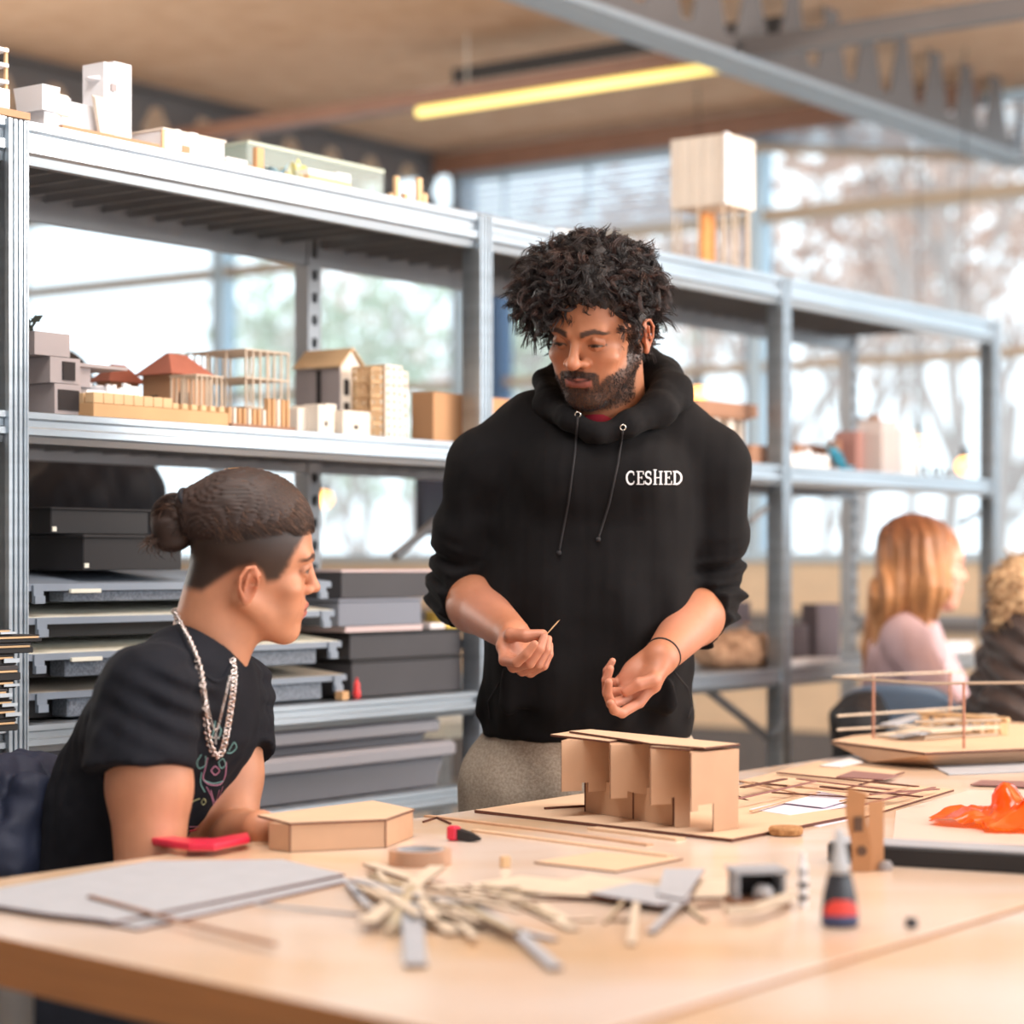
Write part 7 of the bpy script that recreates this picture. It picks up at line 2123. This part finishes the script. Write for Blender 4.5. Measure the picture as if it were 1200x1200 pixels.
# fur trim
furp = [px3(1172, 722, 5.12), px3(1178, 688, 5.14), px3(1196, 674, 5.20), px3(1222, 668, 5.34), px3(1236, 690, 5.46)]
Fu = Solid(); Fu.u(chain(furp, [.022, .034, .040, .036, .03]), .02); Fu.u(chain([px3(1190, 700, 5.12), px3(1215, 735, 5.14)], [.03, .02]), .02)
M_fur = mat('fur_tan', (190, 160, 124), .9, rgb2=(128, 96, 68), scale=50)
a_, b_ = Fu.mesh([po[0]-.3, 4.9, .9], [po[0]+.4, 5.6, 1.25], .008, disp=lambda P: .006*fbm(P, 60, 6), dmax=.01, slack=1.5)
fo = mesh_object('fur_trim', a_, b_, M_fur, pk, po)
mb = MB(); rs3 = np.random.RandomState(4); fc = a_.mean(0)
for i in rs3.choice(len(a_), 1500):
    s = a_[i]; out = nrmz(s-fc+rs3.normal(size=3)*.05); dr = nrmz(out+rs3.normal(size=3)*.45); L = rs3.uniform(.015, .038)
    mb.tube([Vector(s-po), Vector(s+dr*L*.6-po), Vector(s+dr*L+V3(0, 0, -.004)-po)], [.0016, .0011, .0003], 3, caps=False)
mb.build('fur_hair', M_fur, fo)
Sj = Solid()
for s_1 in (-1, 1):
    h0 = ph_+gl*.09*s_1; k0 = h0+gf*.40; k0[2] = .54; a0 = k0.copy(); a0[2] = .12
    Sj.u(chain([h0, k0, a0], [.10, .075, .06]), .03)
a_, b_ = Sj.mesh([po[0]-.3, 4.7, .03], [po[0]+.7, 6.0, .72], .011, slack=1.5); mesh_object('jeans', a_, b_, M_jeans, pk, po)
t = thing('stool', 'dark stool under the person in the parka', 'stool', (ph_[0], ph_[1], 0))
MB().cyl((0, 0, .40), .17, .03, 28).build('seat', M_blackg, t)
for k in range(4): a = PI/4+k*PI/2; MB().tube([(.17*math.cos(a), .17*math.sin(a), 0), (.11*math.cos(a), .11*math.sin(a), .40)], .010, 8).build('leg', M_galv, t, smooth=True)

# ================================================================= person in a dark jacket behind the rack
bd = RD0+.95; be = e_at(84, bd); bp = ED(be, bd, 0); by = bp.y
bk = thing('person', 'person in a black jacket standing behind the rack, seen from behind', 'person', (bp.x, bp.y, 0))
bo = np.array(bk.location)
def bp3(px, py, dy=0): return px3(px, py, by+dy)
HB = Head(bp3(66, 480), math.radians(175), math.radians(32), 0, .98)
S = Solid(); HB.build(S)
S.u(cone(HB.w(0, -.02, -.04), bp3(84, 540), .052, .06), .02)
S.u(chain([bp3(30, 570), bp3(150, 570)], [.06, .06]), .03)
S.u(ecap(bp3(90, 590), bp3(95, 850, .05), V3(1, 0, 0), (.14, .09), (.14, .095)), .03)
bl, br_ = bp3(15, 700, .05), bp3(168, 700, .05)
S.u(chain([bp3(28, 575), bl, bp3(40, 740, .30)], [.05, .042, .03]), .02); S.u(chain([bp3(154, 575), br_, bp3(145, 740, .30)], [.05, .042, .03]), .02)
for wpt, q in ((bp3(40, 740, .30), 1), (bp3(145, 740, .30), -1)):
    hand(S, wpt, V3(0, .9, -.3), V3(0, 0, -1), q, [(.3, .4, .3)]*4, palm_l=.08, th=[(.02, .022, .0), (.045, .040, .004), (.065, .045, .008), (.080, .042, .010)], sc=.9)
for s_1 in (-1, 1):
    h0 = bp3(95, 850, .05)+V3(.09*s_1, 0, 0); a0 = h0+V3(.02*s_1, 0, 0); a0[2] = .09
    S.u(chain([h0, a0], [.09, .045]), .03); S.u(cone(V3(a0[0], a0[1], .045), V3(a0[0], a0[1]+.16, .04), .04, .032), .02)
V, Q = S.mesh([bo[0]-.45, by-.3, -.01], [bo[0]+.45, by+.65, 1.72], .010)
mesh_object('body', V, Q, M_skin, bk, bo, HB.colour(V, lin(200, 150, 124), dict(lip=lin(170, 100, 94), brow=lin(60, 40, 30))))
Sb = Solid()
Sb.u(ecap(bp3(90, 590), bp3(92, 790, .04), V3(1, 0, 0), (.185, .12), (.18, .12)), .03)
Sb.u(chain([bp3(28, 572), bp3(86, 552), bp3(150, 572)], [.07, .075, .07]), .03)
Sb.u(chain([bp3(28, 575), bl, bp3(38, 735, .26)], [.07, .06, .045]), .03); Sb.u(chain([bp3(152, 575), br_, bp3(146, 735, .26)], [.07, .06, .045]), .03)
a_, b_ = Sb.mesh([bo[0]-.5, by-.35, .75], [bo[0]+.5, by+.55, 1.48], .009, disp=lambda P: .007*fbm(P*np.array([1, 1, .35]), 22, 15), dmax=.02, slack=1.6)
mesh_object('jacket', a_, b_, mat('jacket_black', (26, 28, 38), .65), bk, bo)
Sb = Solid()
for s_1 in (-1, 1):
    h0 = bp3(95, 850, .05)+V3(.09*s_1, 0, 0); a0 = h0+V3(.02*s_1, 0, 0); a0[2] = .12
    Sb.u(chain([h0, a0], [.11, .065]), .03)
a_, b_ = Sb.mesh([bo[0]-.4, by-.3, .03], [bo[0]+.45, by+.4, 1.02], .012, slack=1.4); mesh_object('jeans', a_, b_, M_jeans, bk, bo)
Sb = Solid(); Sb.u(ell(HB.w(0, -.022, .045), (.086, .102, .088), HB.R), .02); Sb.sub(ell(HB.w(0, .12, -.02), (.07, .07, .09), HB.R), .01)
a_, b_ = Sb.mesh(HB.o-.2, HB.o+.2, .009, slack=1.4); mesh_object('hair', a_, b_, M_hair, bk, bo)
# ================================================================= camera, light
cam = bpy.data.cameras.new('camera'); co = bpy.data.objects.new('camera', cam); COL.objects.link(co)
co.location = (0, 0, CZ); co.rotation_euler = (PI/2, 0, 0)
cam.sensor_width = 36; cam.sensor_fit = 'HORIZONTAL'; cam.lens = F/1200*36
cam.shift_y = (HY-600)/1200
cam.clip_end = 300
cam.dof.use_dof = True; cam.dof.focus_distance = 3.52; cam.dof.aperture_fstop = 2.5
scene.camera = co
w = bpy.data.worlds.new('world'); scene.world = w; w.use_nodes = True
bg = w.node_tree.nodes['Background']
bg.inputs[0].default_value = (0.93, 0.97, 1.0, 1); bg.inputs[1].default_value = 2.4
scene.view_settings.view_transform = 'Standard'; scene.view_settings.look = 'None'
scene.view_settings.exposure = 0.12; scene.view_settings.gamma = 1
try: scene.view_settings.use_curve_mapping = False
except Exception: pass
scene.cycles.max_bounces = 7; scene.cycles.transparent_max_bounces = 12
scene.cycles.diffuse_bounces = 4
def area(name, loc, target, sx, sy, power, color):
    l = bpy.data.lights.new(name, 'AREA'); l.shape = 'RECTANGLE'; l.size = sx; l.size_y = sy; l.energy = power; l.color = color
    o = bpy.data.objects.new(name, l); COL.objects.link(o); o.location = loc
    o.rotation_euler = (Vector(target)-Vector(loc)).to_track_quat('-Z', 'Y').to_euler()
    return o
area('window_light', ED(3.0, -3.6, 2.2), ED(3.2, 2.0, .9), 5.5, 1.6, 60, (.95, .98, 1))  # added fill lamp from the open right side, no window modelled here
area('uplight', ED(4.8, -.3, 2.35), ED(5.3, 1.3, 3.28), 1.6, 1.6, 210, (1, .95, .88))  # unseen lamp added to brighten the ceiling
area('uplight', ED(3.2, 7.8, 2.3), ED(4.0, 6.6, 3.28), 1.6, 1.6, 210, (1, .95, .88))  # second added ceiling brightener, outside the view
area('ceiling_light_source', ED(2.0, 1.6, 3.2), ED(2.2, 1.9, 0), 1.8, .9, 60, (1, .975, .94))  # added overhead fill for the tables, separate from the visible tube
